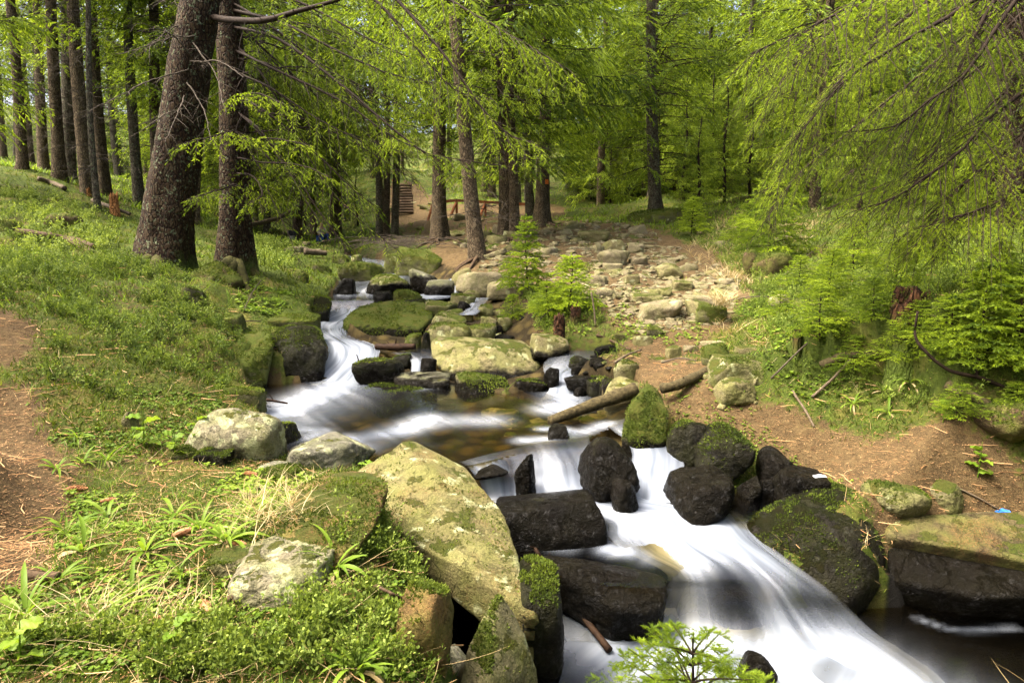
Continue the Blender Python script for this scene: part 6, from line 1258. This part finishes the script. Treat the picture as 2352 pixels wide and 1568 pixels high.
# litter
m = MB(); m.add(np.array([[-.06, -.02, 0], [0, -.025, .018], [.06, -.015, .004], [.055, .02, .008], [0, .02, .022], [-.06, .022, .004], [-.06, -.02, -.003], [.06, -.015, .001], [.055, .02, .002], [-.06, .022, 0]]), [[0, 6, 7]], [[0, 1, 4, 5], [1, 2, 3, 4], [0, 2, 7, 6], [2, 3, 8, 7], [3, 5, 9, 8], [5, 0, 6, 9], [6, 7, 8, 9]])
o = link('plastic_scrap', m.mesh('plastic_scrap', plain('blue_plastic', (0.01, 0.06, 0.24), (0.03, 0.13, 0.36), 40, 0.5)), None, hit(2303, 1178) + [0, 0, .01], 'crumpled blue plastic scrap on the right bank', 'litter'); o.rotation_euler = (0.2, 0, -0.15)
m2 = MB(); m2.add(np.array([[-.05, -.02, 0], [0, -.03, .012], [.05, -.01, .002], [.045, .02, .008], [0, .02, .014], [-.05, .022, .004], [-.05, -.02, -.003], [.05, -.01, -.001], [.045, .02, 0], [-.05, .022, 0]]), [[0, 6, 7]], [[0, 1, 4, 5], [1, 2, 3, 4], [0, 2, 7, 6], [2, 3, 8, 7], [3, 5, 9, 8], [5, 0, 6, 9], [6, 7, 8, 9]])
link('plastic_scrap', m2.mesh('plastic_scrap', plain('white_plastic', (0.7, 0.7, 0.7), (0.8, 0.8, 0.8), 20, 0.4)), None, at(1883, 1099, 5.15) + [0, 0, .015], 'white plastic scrap behind the largest black boulder', 'litter')

# ------------------------------------------------------------------ people, far away by the rapids
def skin_part(name, root, joints, edges, mat, sub=2):
    me = bpy.data.meshes.new(name); ks = list(joints); me.from_pydata([joints[k][0] for k in ks], [(ks.index(a), ks.index(b)) for a, b in edges], []); me.materials.append(mat); o = link(name, me, root)
    sk = o.modifiers.new('skin', 'SKIN'); sk.use_smooth_shade = True; me = o.data
    for i, k in enumerate(ks):
        d = me.skin_vertices[0].data[i]; d.radius = (joints[k][1], joints[k][1] if len(joints[k]) < 3 else joints[k][2]); d.use_root = (i == 0)
    s = o.modifiers.new('sub', 'SUBSURF'); s.levels = sub; s.render_levels = sub; return o
def person(p, rz, J, top, legs, hair, label, scale=1.0, cap=False):
    root = bpy.data.objects.new('person', None); COL.objects.link(root); root.location = p; root.rotation_euler = (0, 0, rz); root.scale = (scale,) * 3; tag(root, label, 'person')
    E = [('hip', 'waist'), ('waist', 'chest'), ('chest', 'neck'), ('neck', 'head'), ('head', 'crown')]
    for s in 'LR': E += [('chest', 'sh' + s), ('sh' + s, 'el' + s), ('el' + s, 'wr' + s), ('wr' + s, 'pa' + s), ('hip', 'th' + s), ('th' + s, 'kn' + s), ('kn' + s, 'an' + s), ('an' + s, 'to' + s)]
    R0 = dict(hip=.13, waist=.12, chest=.14, neck=.055, head=.095, crown=.085); R1 = dict(sh=.065, el=.045, wr=.032, pa=.035, th=.085, kn=.06, an=.042, to=.04)
    jj = {k: (tuple(v), R0.get(k) or R1[k[:2]]) for k, v in J.items()}
    for s in 'LR':                                         # five fingers on each palm
        d = unit(np.array(J['pa' + s]) - np.array(J['wr' + s])); sd = unit(np.cross(d, [0, 0, 1.0]) + [0.001, 0, 0])
        for f in range(5):
            off = sd * (f - 2) * 0.017; q0 = np.array(J['pa' + s]) + off + d * (0.02 if f else -0.01); q1 = q0 + (d if f else unit(d + sd * -1.2)) * [0.05, 0.07, 0.078, 0.07, 0.055][f] + [0, 0, -0.012]
            jj['f%d%s' % (f, s)] = (tuple(q1), 0.009); E.append(('pa' + s, 'f%d%s' % (f, s)))
    body = skin_part('body', root, jj, E, plain('skin', (0.42, 0.24, 0.17), (0.5, 0.3, 0.21), 5, 0.6, 0))
    tj = {k: (tuple(J[k]), r) for k, r in [('waist', .145), ('chest', .165), ('shL', .085), ('elL', .065), ('wrL', .045), ('shR', .085), ('elR', .065), ('wrR', .045)]}
    skin_part('shirt', root, tj, [('waist', 'chest'), ('chest', 'shL'), ('shL', 'elL'), ('elL', 'wrL'), ('chest', 'shR'), ('shR', 'elR'), ('elR', 'wrR')], top)
    lj = {k: (tuple(J[k]), r) for k, r in [('hip', .155), ('thL', .105), ('knL', .08), ('anL', .06), ('thR', .105), ('knR', .08), ('anR', .06)]}
    skin_part('trousers', root, lj, [('hip', 'thL'), ('thL', 'knL'), ('knL', 'anL'), ('hip', 'thR'), ('thR', 'knR'), ('knR', 'anR')], legs)
    sj = {}; 
    for s in 'LR': skin_part('shoe', root, {'a': (tuple(np.array(J['an' + s]) - [0, 0, .03]), .05), 'b': (tuple(J['to' + s]), .045)}, [('a', 'b')], plain('shoe', (0.05, 0.05, 0.05), (0.1, 0.1, 0.1), 5, .6, 0))
    h = np.array(J['head']); c = np.array(J['crown']); skin_part('cap' if cap else 'hair', root, {'a': (tuple(c * .75 + h * .25 + np.array([0, -.02, .0])), .108), 'b': (tuple(c + [0, -.01, .015]), .09)}, [('a', 'b')], hair)
    fw = unit(np.array([0, 1.0, 0])); m = MB()
    for s in (-1, 1):
        D_, F_ = ICO[3]; m.add(D_ * 0.012 + (h + [s * .032, .088, .02]), F_)
    link('eyes', m.mesh('eyes', plain('eye', (0.03, 0.02, 0.02), (0.05, 0.04, 0.03), 5, .3, 0)), root)
    D_, F_ = ICO[3]; m = MB(); m.add(D_ * [.013, .02, .02] + (h + [0, .098, -.01]), F_); link('nose', m.mesh('nose', plain('nose_skin', (0.45, 0.26, 0.18), (0.5, 0.3, 0.21), 5, .6, 0)), root)
    m = MB(); m.add(D_ * [.026, .01, .007] + (h + [0, .088, -.05]), F_); link('mouth', m.mesh('mouth', plain('lips', (0.35, 0.12, 0.10), (0.4, 0.14, 0.12), 5, .5, 0)), root)
    return root
SIT = dict(hip=(0, 0, .20), waist=(0, .03, .38), chest=(0, .08, .60), neck=(0, .12, .76), head=(0, .15, .88), crown=(0, .15, .96), shL=(.18, .09, .66), elL=(.25, .26, .46), wrL=(.16, .46, .44), paL=(.14, .54, .43), shR=(-.18, .09, .66), elR=(-.25, .24, .45), wrR=(-.15, .46, .48), paR=(-.13, .54, .48),
           thL=(.10, .06, .19), knL=(.16, .46, .42), anL=(.14, .50, .06), toL=(.15, .66, .04), thR=(-.10, .06, .19), knR=(-.16, .46, .40), anR=(-.14, .52, .06), toR=(-.15, .68, .04))
BEND = dict(hip=(0, 0, .82), waist=(0, .10, .92), chest=(0, .34, 1.02), neck=(0, .50, 1.03), head=(0, .60, 1.0), crown=(0, .66, 1.04), shL=(.18, .38, 1.0), elL=(.22, .45, .72), wrL=(.18, .55, .48), paL=(.17, .58, .40), shR=(-.18, .38, 1.0), elR=(-.22, .45, .74), wrR=(-.18, .58, .52), paR=(-.17, .61, .44),
           thL=(.10, 0, .78), knL=(.11, .08, .44), anL=(.11, -.02, .08), toL=(.12, .14, .04), thR=(-.10, 0, .78), knR=(-.11, .12, .44), anR=(-.11, .04, .08), toR=(-.12, .20, .04))
cl = lambda n, c: plain(n, tuple(x * 0.8 for x in c), c, 6, 0.85, 0.2)
pa = hit(737, 556); person(pa, -2.4, SIT, cl('cream_shirt', (0.36, 0.33, 0.23)), cl('blue_jeans', (0.035, 0.07, 0.20)), cl('brown_hair', (0.10, 0.06, 0.03)), 'person in cream top and blue trousers sitting by the far rapids', 0.9)
pb = at(596, 546, 35.0); pb[2] = min(float(gz(pb[0], pb[1])), pb[2] - 0.2); person(pb, 1.2, SIT, cl('tan_shirt', (0.5, 0.36, 0.25)), cl('grey_trousers', (0.2, 0.2, 0.2)), cl('red_cap', (0.45, 0.08, 0.05)), 'person with red cap half hidden behind the left bank grass', 1.05, True)
pc = hit(798, 508); person(pc, 0.6, BEND, cl('navy_jacket', (0.035, 0.035, 0.13)), cl('black_trousers', (0.04, 0.04, 0.06)), cl('dark_hair', (0.05, 0.03, 0.02)), 'person in dark navy clothes bending down on the far bank', 1.0)
pk = hit(672, 553); V, F = rock_verts('block', 321, 3); m = MB(); m.add(V * [.22, .16, .26], F); bp = link('backpack', m.mesh('backpack', cl('black_pack', (0.05, 0.05, 0.055))), None, pk + [0, 0, .22], 'black backpack lying on pale stones left of the sitting person', 'backpack')
m = MB(); vv, qq = tubes(spline([[-.1, -.16, .2], [-.11, -.24, 0], [-.1, -.16, -.2]], 8), np.full(8, .02), 5); m.add(vv, None, qq); link('strap', m.mesh('strap', cl('pack_strap', (0.08, 0.08, 0.085))), bp)
m = MB(); V, F = rock_verts('block', 322, 3); m.add(V * [.15, .06, .1] + [0, -.17, -.08], F); link('pocket', m.mesh('pocket', cl('pack_pocket', (0.3, 0.28, 0.24))), bp)
# ------------------------------------------------------------------ plants of the forest floor
rs = np.random.RandomState(77)
def place(b, tv, tt, tq, P, S, A, tilt, tint, ttint=None, up=None):
    """copies of one small template at many points, joined into one mesh"""
    n, k = len(P), len(tv); c, s = np.cos(A)[:, None], np.sin(A)[:, None]; tv = np.asarray(tv)
    X = tv[None, :, 0] * c - tv[None, :, 1] * s; Y = tv[None, :, 0] * s + tv[None, :, 1] * c; Zz = np.broadcast_to(tv[None, :, 2], X.shape)
    X = X + Zz * tilt[:, :1]; Y = Y + Zz * tilt[:, 1:]
    V = np.stack([X, Y, Zz], -1) * S[:, None, None] + P[:, None]
    off = (np.arange(n) * k)[:, None, None]; ti = np.repeat(tint[:, None], k, 1) + (0 if ttint is None else np.asarray(ttint)[None])
    b.add(V.reshape(-1, 3), None if tt is None else (np.asarray(tt)[None] + off).reshape(-1, 3), None if tq is None else (np.asarray(tq)[None] + off).reshape(-1, 4), np.clip(ti.ravel(), 0, 1))
def sample(n, y0, y1, spread=0.86, xlo=-9, xhi=9):
    y = y0 * (y1 / y0) ** rs.rand(n); x = rs.uniform(-1, 1, n) * (spread * y + 0.6); return x, y
def ground_pts(n, y0, y1, fn, **k):
    x, y = sample(n, y0, y1, **k); z = gz(x, y); mo, bd = moss_at(x, y); e = 0.05; sl = np.hypot(gz(x + e, y) - z, gz(x, y + e) - z) / e
    keep = fn(x, y, z, mo, bd, sl); return np.stack([x, y, z], -1)[keep], mo[keep]
def dens(x, y, sc, seed): return fbm(np.stack([x * sc, y * sc, np.full(x.shape, seed)], -1), 3)
stuff = lambda name, b, mat, label, cat: link(name, b.mesh(name, mat, smooth=False), None, None, label, cat, None, 'stuff')
# moss tips
b = MB()
for y0, y1, n, s in [(1.7, 5, 150000, 1.0), (5, 12, 120000, 1.7), (12, 30, 50000, 3.6)]:
    P, mo = ground_pts(n, y0, y1, lambda x, y, z, mo, bd, sl: (rs.rand(len(x)) < np.clip(mo * 1.6 - 0.35, 0, 1)) & (bd < 0.1))
    k = len(P); tv = np.array([[-.0035, 0, -.004], [.0035, 0, -.004], [0, .004, .02]]); cl_ = dens(P[:, 0], P[:, 1], 5, 1) * 0.35
    place(b, tv, [[0, 1, 2]], None, P, s * rs.uniform(0.6, 1.6, k), rs.rand(k) * 6.28, rs.randn(k, 2) * 0.6, np.clip(0.46 + cl_ + rs.randn(k) * 0.15, 0, 1))
stuff('moss', b, M_MOSSFUR, 'bright green moss carpet over the forest floor', 'moss')
# needle litter
b = MB()
for y0, y1, n, s in [(1.7, 5, 120000, 1.0), (5, 12, 90000, 1.5)]:
    P, mo = ground_pts(n, y0, y1, lambda x, y, z, mo, bd, sl: (rs.rand(len(x)) < np.clip(1.0 - mo * 0.75, 0.1, 1)) & (bd < 0.2))
    k = len(P); tv = np.array([[-.011, -.001, .003], [.011, -.0011, .004], [.011, .0011, .004], [-.011, .001, .003]])
    place(b, tv, None, [[0, 1, 2, 3]], P + [0, 0, .001], s * rs.uniform(0.6, 1.5, k), rs.rand(k) * 6.28, rs.randn(k, 2) * 0.2, rs.rand(k))
stuff('needle_litter', b, M_LITTER, 'brown fallen spruce needles strewn over the ground', 'litter')
# bilberry twigs
def sprig(seed):
    r_ = np.random.RandomState(seed); w = MB(); P, Rr = [], []; L = []; Q = []
    for k in range(5):
        a = r_.rand() * 6.28; h0 = r_.uniform(0, .35) if k else 0; d = np.array([math.cos(a) * .45, math.sin(a) * .45, 1]); l = r_.uniform(.45, 1.0) * (1 - h0 * .5); t = np.linspace(0, 1, 3)[:, None]
        q = np.array([0, 0, h0 * .5]) + d * l * .6 * t + r_.randn(3) * .08 * t ** 2; P.append(q); Rr.append(np.array([.012, .009, .004]))
        for j in range(3):
            p0 = q[1] + (q[2] - q[0]) * r_.uniform(-.3, .5); dd = unit(d + r_.randn(3) * .8); p1 = p0 + dd * .2; sd_ = unit(np.cross(dd, r_.randn(3))) * .006; Q.append([p0 - sd_, p0 + sd_, p1 + sd_ * .5, p1 - sd_ * .5])
            for m in range(2): L.append((p0 + (p1 - p0) * r_.uniform(.3, 1), unit(dd + r_.randn(3) * .7)))
        L.append((q[-1], unit(d + r_.randn(3) * .5)))
    v, q = tubes(np.array(P), np.array(Rr), 3); w.add(v, None, q, 0.0)
    w.add(np.array(Q).reshape(-1, 3), None, np.arange(len(Q) * 4).reshape(-1, 4), 0.0)
    for p, d in L:
        s = unit(np.cross(d, r_.randn(3))) * .03; w.add([p, p + d * .045 + s, p + d * .10, p + d * .045 - s], None, [[0, 1, 2, 3]], r_.uniform(.1, .35))
    return np.concatenate(w.v), np.concatenate(w.q), np.concatenate(w.a)
SPR = [sprig(k) for k in range(5)]
DENSE = [zone(z_) for z_ in ([(0, 600), (300, 600), (520, 680), (560, 780), (520, 900), (330, 930), (120, 880), (60, 800), (0, 760), (-200, 800), (-200, 600)], [(780, 1230), (900, 1200), (960, 1300), (1000, 1480), (1000, 1568), (560, 1568), (640, 1430)], [(0, 440), (180, 480), (280, 520), (250, 580), (0, 590)], [(0, 1480), (560, 1440), (560, 1568), (0, 1568)], [(560, 560), (680, 560), (680, 620), (580, 610)])]
DENSE2 = [zone([(1690, 660), (2352, 560), (2352, 1000), (2200, 960), (1980, 900), (1820, 880), (1780, 760)]), zone([(1560, 520), (1800, 520), (1780, 680), (1700, 640)]), zone([(1200, 660), (1340, 670), (1400, 740), (1290, 800), (1200, 760)])]
b = MB()
for zn, n, s0, tb in [(DENSE[0], 1500, .21, .36), (DENSE[1], 430, .17, .5), (DENSE[2], 500, .30, .55), (DENSE[3], 330, .15, .5), (DENSE[4], 300, .35, .55), (DENSE2[0], 1500, .20, .42), (DENSE2[1], 300, .28, .5), (DENSE2[2], 260, .16, .5)]:
    W = np.array(zn); lo, hi = W[:, :2].min(0), W[:, :2].max(0); x = rs.uniform(lo[0], hi[0], n * 4); y = rs.uniform(lo[1], hi[1], n * 4); ok = in_poly(x, y, W) & (moss_at(x, y)[1] < .1) & (dens(x, y, 1.3, 4) > -0.25); x, y = x[ok][:n], y[ok][:n]
    P = np.stack([x, y, gz(x, y)], -1)
    for k in range(5):
        q = P[k::5]; m = len(q); tv, tq, ta = SPR[k]; place(b, tv, None, tq, q, s0 * rs.uniform(.5, 1.4, m), rs.rand(m) * 6.28, rs.randn(m, 2) * .2, np.clip(tb + rs.randn(m) * .14, 0, 1), ta)
stuff('bilberry_shrubs', b, M_SHRUB, 'thin green bilberry twigs covering the mossy banks', 'shrub')
# small round-leaved herbs
def herb(seed, n=4):
    r_ = np.random.RandomState(seed); w = MB()
    for k in range(n):
        a = k * 2.4 + r_.rand(); rr = r_.uniform(.3, 1.0); c = np.array([math.cos(a) * rr * .8, math.sin(a) * rr * .8, r_.uniform(.5, 1.5)]); s = r_.uniform(.32, .6); an = np.arange(6) / 6 * 6.283; nrm = unit(np.array([math.cos(a) * .4, math.sin(a) * .4, 1]) + r_.randn(3) * .25); e1 = unit(np.cross(nrm, [0, 1, .1])); e2 = np.cross(nrm, e1)
        ring = c + s * (np.cos(an)[:, None] * e1 + np.sin(an)[:, None] * e2 * .85); V = np.vstack([c - nrm * .08, ring]); w.add(V, [[0, 1 + j, 1 + (j + 1) % 6] for j in range(6)], None, r_.uniform(-.12, .12))
        w.add([[0, 0, 0], [.05, .03, 0], c - nrm * .08], [[0, 1, 2]], None, -.1)
    return np.concatenate(w.v), np.concatenate(w.t), np.concatenate(w.a)
HB = [herb(k + 10) for k in range(4)]
HZ = [(zone(z_), n, s0, tb) for z_, n, s0, tb in [([(330, 1060), (560, 1060), (660, 1090), (820, 1110), (760, 1150), (560, 1190), (420, 1150), (330, 1120)], 620, .020, .8), ([(150, 1120), (560, 1120), (600, 1240), (480, 1420), (200, 1400), (120, 1280)], 900, .017, .65), ([(0, 1350), (560, 1400), (900, 1420), (960, 1568), (0, 1568)], 1500, .015, .55), ([(60, 930), (330, 900), (520, 930), (430, 1040), (300, 1050), (120, 1020)], 900, .015, .45), ([(780, 1080), (850, 1130), (900, 1240), (820, 1200)], 160, .018, .75), ([(1600, 860), (1760, 920), (1720, 980), (1540, 930)], 110, .014, .65), ([(1540, 940), (1760, 980), (1980, 1100), (1900, 1130), (1720, 1060), (1560, 990)], 330, .014, .55), ([(1380, 690), (1640, 740), (1600, 800), (1420, 780)], 300, .026, .7), ([(1680, 680), (1900, 700), (2000, 900), (1850, 940), (1760, 860)], 700, .026, .6), ([(560, 640), (680, 680), (640, 730), (540, 720)], 260, .035, .6), ([(1200, 670), (1330, 690), (1360, 780), (1230, 780)], 300, .03, .7), ([(850, 1400), (1000, 1420), (980, 1568), (820, 1560)], 160, .022, .6)]]
b = MB()
for zn, n, s0, tb in HZ:
    W = np.array(zn); lo, hi = W[:, :2].min(0), W[:, :2].max(0); x = rs.uniform(lo[0], hi[0], n * 5); y = rs.uniform(lo[1], hi[1], n * 5); ok = in_poly(x, y, W) & (moss_at(x, y)[1] < .15) & (dens(x, y, 2.2, 8) > -0.12); x, y = x[ok][:n], y[ok][:n]; P = np.stack([x, y, gz(x, y)], -1)
    for k in range(4):
        q = P[k::4]; m = len(q); tv, tt, ta = HB[k]; place(b, tv, tt, None, q, s0 * rs.uniform(.6, 1.5, m), rs.rand(m) * 6.28, rs.randn(m, 2) * .15, np.clip(tb + rs.randn(m) * .12, 0, 1), ta)
stuff('ground_herbs', b, M_LEAF, 'small round-leaved green herbs along both banks', 'herbs')
# grass blades and straw
def blade(n=4, w=.012, bend=.6):
    t = np.linspace(0, 1, n + 1); x = bend * t ** 2; z = t * (1 - .35 * bend * t); ww = w * (1 - t ** 2) + .001; V = np.concatenate([np.stack([x, -ww, z], -1), np.stack([x, ww, z], -1)]); q = [[j, j + n + 1, j + n + 2, j + 1] for j in range(n)]; return V, q
def grass(b, n, y0, y1, fn, s0, tb, w=.03, bend=.7, tiltv=.5, clump=3, seg=4, **k):
    P, mo = ground_pts(n, y0, y1, fn, **k); P = np.repeat(P, clump, 0); m = len(P); P[:, :2] += rs.randn(m, 2) * .015; P[:, 2] = gz(P[:, 0], P[:, 1]); tv, tq = blade(seg, w, bend)
    place(b, tv, None, tq, P, s0 * rs.uniform(.4, 1.4, m), rs.rand(m) * 6.28, rs.randn(m, 2) * tiltv, np.clip(tb + rs.randn(m) * .15, 0, 1))
g = MB()
grass(g, 9000, 1.7, 7, lambda x, y, z, mo, bd, sl: (mo > .45) & (bd < .1) & (sl < .9) & (dens(x, y, 1.7, 20) > .0), .08, .45, .02)
grass(g, 16000, 7, 30, lambda x, y, z, mo, bd, sl: (mo > .4) & (bd < .1) & (sl < .9) & (dens(x, y, .9, 21) > -.1), .12, .48, .03, seg=3, clump=2)
grass(g, 24000, 22, 80, lambda x, y, z, mo, bd, sl: (mo > .3) & (bd < .1), .20, .62, .08, .6, seg=2, clump=2)
stuff('grass', g, M_LEAF, 'short green grass and shoots scattered through the moss', 'grass')
g = MB()
SZ = [zone(z_) for z_ in ([(60, 870), (300, 900), (330, 960), (180, 1010), (80, 960)], [(1560, 560), (1760, 560), (1720, 680), (1640, 640)], [(1640, 740), (2100, 760), (2100, 900), (1780, 900)], [(480, 1300), (600, 1260), (560, 1400), (420, 1420)], [(0, 1430), (420, 1380), (420, 1540), (0, 1540)], [(1560, 490), (1900, 480), (1860, 560), (1600, 560)], [(560, 1130), (800, 1120), (760, 1210), (560, 1230)])]
def in_sz(x, y):
    r = np.zeros(x.shape, bool)
    for zz in SZ: r |= in_poly(x, y, zz)
    return r
grass(g, 9000, 1.8, 9, lambda x, y, z, mo, bd, sl: in_sz(x, y) & (bd < .1) & (dens(x, y, 2.0, 30) > -.05), .15, .6, .012, .9, .9, 5)
grass(g, 9000, 9, 30, lambda x, y, z, mo, bd, sl: in_sz(x, y) & (bd < .1), .22, .6, .02, .9, .8, 5)
grass(g, 2600, 1.8, 9, lambda x, y, z, mo, bd, sl: (bd < .1) & (mo > .25), .11, .5, .012, .9, 1.2, 2)
stuff('dry_straw', g, M_STRAW, 'pale dry grass straw lying on the banks', 'straw')
g = MB(); P, mo = ground_pts(3600, 2, 12, lambda x, y, z, mo, bd, sl: bd < .1); k = len(P); tv, tq = tubes(np.array([[[-.5, 0, .03], [-.15, .04, .05], [.2, -.02, .05], [.5, .03, .03]]]), np.array([[.014, .012, .010, .006]]), 4)
place(g, tv, None, tq, P, rs.uniform(.05, .28, k), rs.rand(k) * 6.28, rs.randn(k, 2) * .1, rs.rand(k)); stuff('twig_litter', g, M_LITTER, 'short fallen twigs scattered on the ground', 'twigs')
# wood-rush rosettes: each leaf a part
def strap(L, w, bend, n=7):
    t = np.linspace(0, 1, n); a = np.cumsum(np.full(n, bend / n)) ; x = np.cumsum(np.cos(1.05 - a)) * L / n; z = np.cumsum(np.sin(1.05 - a)) * L / n; ww = w * np.sin(np.pi * (.18 + .80 * t)) ** .8
    V = np.concatenate([np.stack([x, -ww, z + ww * .35], -1), np.stack([x, x * 0, z], -1), np.stack([x, ww, z + ww * .35], -1)]); q = [[j + o, j + n + o, j + n + 1 + o, j + 1 + o] for o in (0, n) for j in range(n - 1)]; m = MB(); m.add(V, None, q, .42 + rs.rand() * .2); return m
LEAFM = [strap(.24, .010, 1.6).mesh('leaf', M_LEAF), strap(.30, .011, 1.3).mesh('leaf', M_LEAF), strap(.20, .010, 1.9).mesh('leaf', M_LEAF), strap(.16, .009, .8).mesh('leaf', M_LEAF)]
DRYM = [strap(.24, .011, 2.2).mesh('dry_leaf', M_STRAW), strap(.20, .010, 2.4).mesh('dry_leaf', M_STRAW)]
RU = [(250, 1195, 'wood-rush tuft beside the end-on cone'), (130, 1080, 'wood-rush tuft at the border of the left soil path'), (190, 1065, 'wood-rush tuft right of the one bordering the soil path'), (245, 1060, 'upright wood-rush tuft below the broad-leaved plants'), (190, 1270, 'wood-rush tuft left of centre in the foreground grass'), (300, 1370, 'bright star-shaped wood-rush in the middle of the foreground grass'), (245, 1440, 'pale wood-rush star left of the clear-lying cone'), (130, 1340, 'wood-rush growing by the thick reddish stick'), (460, 1220, 'wood-rush standing left of the lichen-patched rock'), (335, 1270, 'wood-rush behind the bright star-shaped one'), (60, 1420, 'wood-rush cut by the left edge, with dry leaves'), (520, 1250, 'small wood-rush touching the lichen-patched rock'), (400, 1190, 'wood-rush among the herbs behind the dark open cone'), (30, 1500, 'wood-rush in the bottom left corner'), (770, 1310, 'wood-rush on the bank hump behind the shrubs'), (820, 1545, 'wide-leaved wood-rush at the bottom edge of the bank'),
      (1960, 930, 'light green wood-rush on the right bank, left of three'), (2030, 900, 'light green wood-rush on the right bank, middle of three'), (2090, 880, 'light green wood-rush on the right bank, right of three'), (2040, 950, 'small wood-rush below the right bank trio'), (180, 1010, 'wood-rush above the left path border'), (420, 1330, 'thin wood-rush between star-shaped tuft and lichen rock'), (150, 1230, 'flat wood-rush beside the left bare soil')]
for i, (u, v, lab) in enumerate(RU):
    p = hit(u, v); o = bpy.data.objects.new('wood_rush', None); COL.objects.link(o); o.location = p; tag(o, lab, 'grass tuft', 'wood-rush tufts'); s = rs.uniform(.7, 1.05); n = rs.randint(11, 18)
    for k in range(n):
        c = link('leaf', LEAFM[rs.randint(4)], o); c.rotation_euler = (rs.randn() * .15, rs.uniform(-.35, .45), k * 2.4 + rs.rand() * .5); sc = s * rs.uniform(.7, 1.15); c.scale = (sc, sc * 1.1, sc)
    for k in range(5):
        c = link('dry_leaf', DRYM[rs.randint(2)], o); c.rotation_euler = (rs.randn() * .2, rs.uniform(.3, .7), rs.rand() * 6.28); c.scale = (s, s, s)
# broad-leaved plants
def broad(L, w):
    n, k = 8, 3; t = np.linspace(0, 1, n); ww = w * np.sin(np.pi * np.clip(.06 + .94 * t, 0, 1)) ** .7; V = []
    for j in range(-k, k + 1): f = j / k; V.append(np.stack([L * t, f * ww, .25 * L * t - .35 * L * t ** 2 + .12 * np.abs(f) * ww + .012 * np.sin(t * 14 + j)], -1))
    V = np.concatenate(V); q = [[j * n + i, j * n + i + 1, (j + 1) * n + i + 1, (j + 1) * n + i] for j in range(2 * k) for i in range(n - 1)]; m = MB(); m.add(V, None, q, .6); return m.mesh('leaf', M_LEAF)
BL = [broad(.14, .055), broad(.11, .05), broad(.16, .04)]
for u, v, n, sc, lab in [(330, 1030, 5, 1.0, 'broad bright-leaved plant left of the lichen boulder'), (460, 1030, 6, .8, 'broad-leaved plant with a pale flower stalk before the lichen boulder'), (400, 1050, 5, .7, 'low broad-leaved plant between the two taller ones'), (2245, 1095, 5, .9, 'broad-leaved seedling on the brown right bank'), (2165, 970, 4, .8, 'upright broad leaf plant above the right bank soil'), (2315, 975, 4, .8, 'broad leaf sprout near the right edge'), (405, 1500, 4, .6, 'dark round-leaved plant at the bottom of the foreground grass'), (45, 1530, 4, .7, 'dark round-leaved plant in the bottom left'), (1480, 930, 4, .5, 'small leafy plant at the foot of the pointed boulder'), (1700, 915, 5, .6, 'bright leafy sprig before the rounded grey boulder'), (840, 1100, 6, .5, 'leafy sprig at the upper left corner of the slab')]:
    p = hit(u, v); o = bpy.data.objects.new('leafy_plant', None); COL.objects.link(o); o.location = p; tag(o, lab, 'plant', 'broad-leaved plants')
    for k in range(n):
        c = link('leaf', BL[k % 3], o); c.location = (0, 0, .05 * sc + .05 * k * sc); c.rotation_euler = (rs.randn() * .2, rs.uniform(-.5, .1), k * 2.4); c.scale = (sc,) * 3
    m = MB(); vv, qq = tubes(np.array([[0, 0, -.02], [.01, 0, .12], [.015, .01, .05 * n + .08]]) * [1, 1, sc], np.array([.006, .005, .002]) * sc, 5); m.add(vv, None, qq, .6); link('stalk', m.mesh('stalk', M_LEAF), o)
p = hit(1655, 745); m = MB(); tv, tq = blade(5, .008, 1.3); n = 160; place(m, tv, None, tq, np.tile([[0, 0, .28]], (n, 1)) + rs.randn(n, 3) * [.06, .05, .02], rs.uniform(.2, .42, n), rs.rand(n) * 6.28, rs.randn(n, 2) * .7, np.clip(.75 + rs.randn(n) * .1, 0, 1)); link('straw_bunch', m.mesh('straw_bunch', M_STRAW, smooth=False), None, p, 'bleached bunch of straw draped over a mossy trailside stone', 'straw')
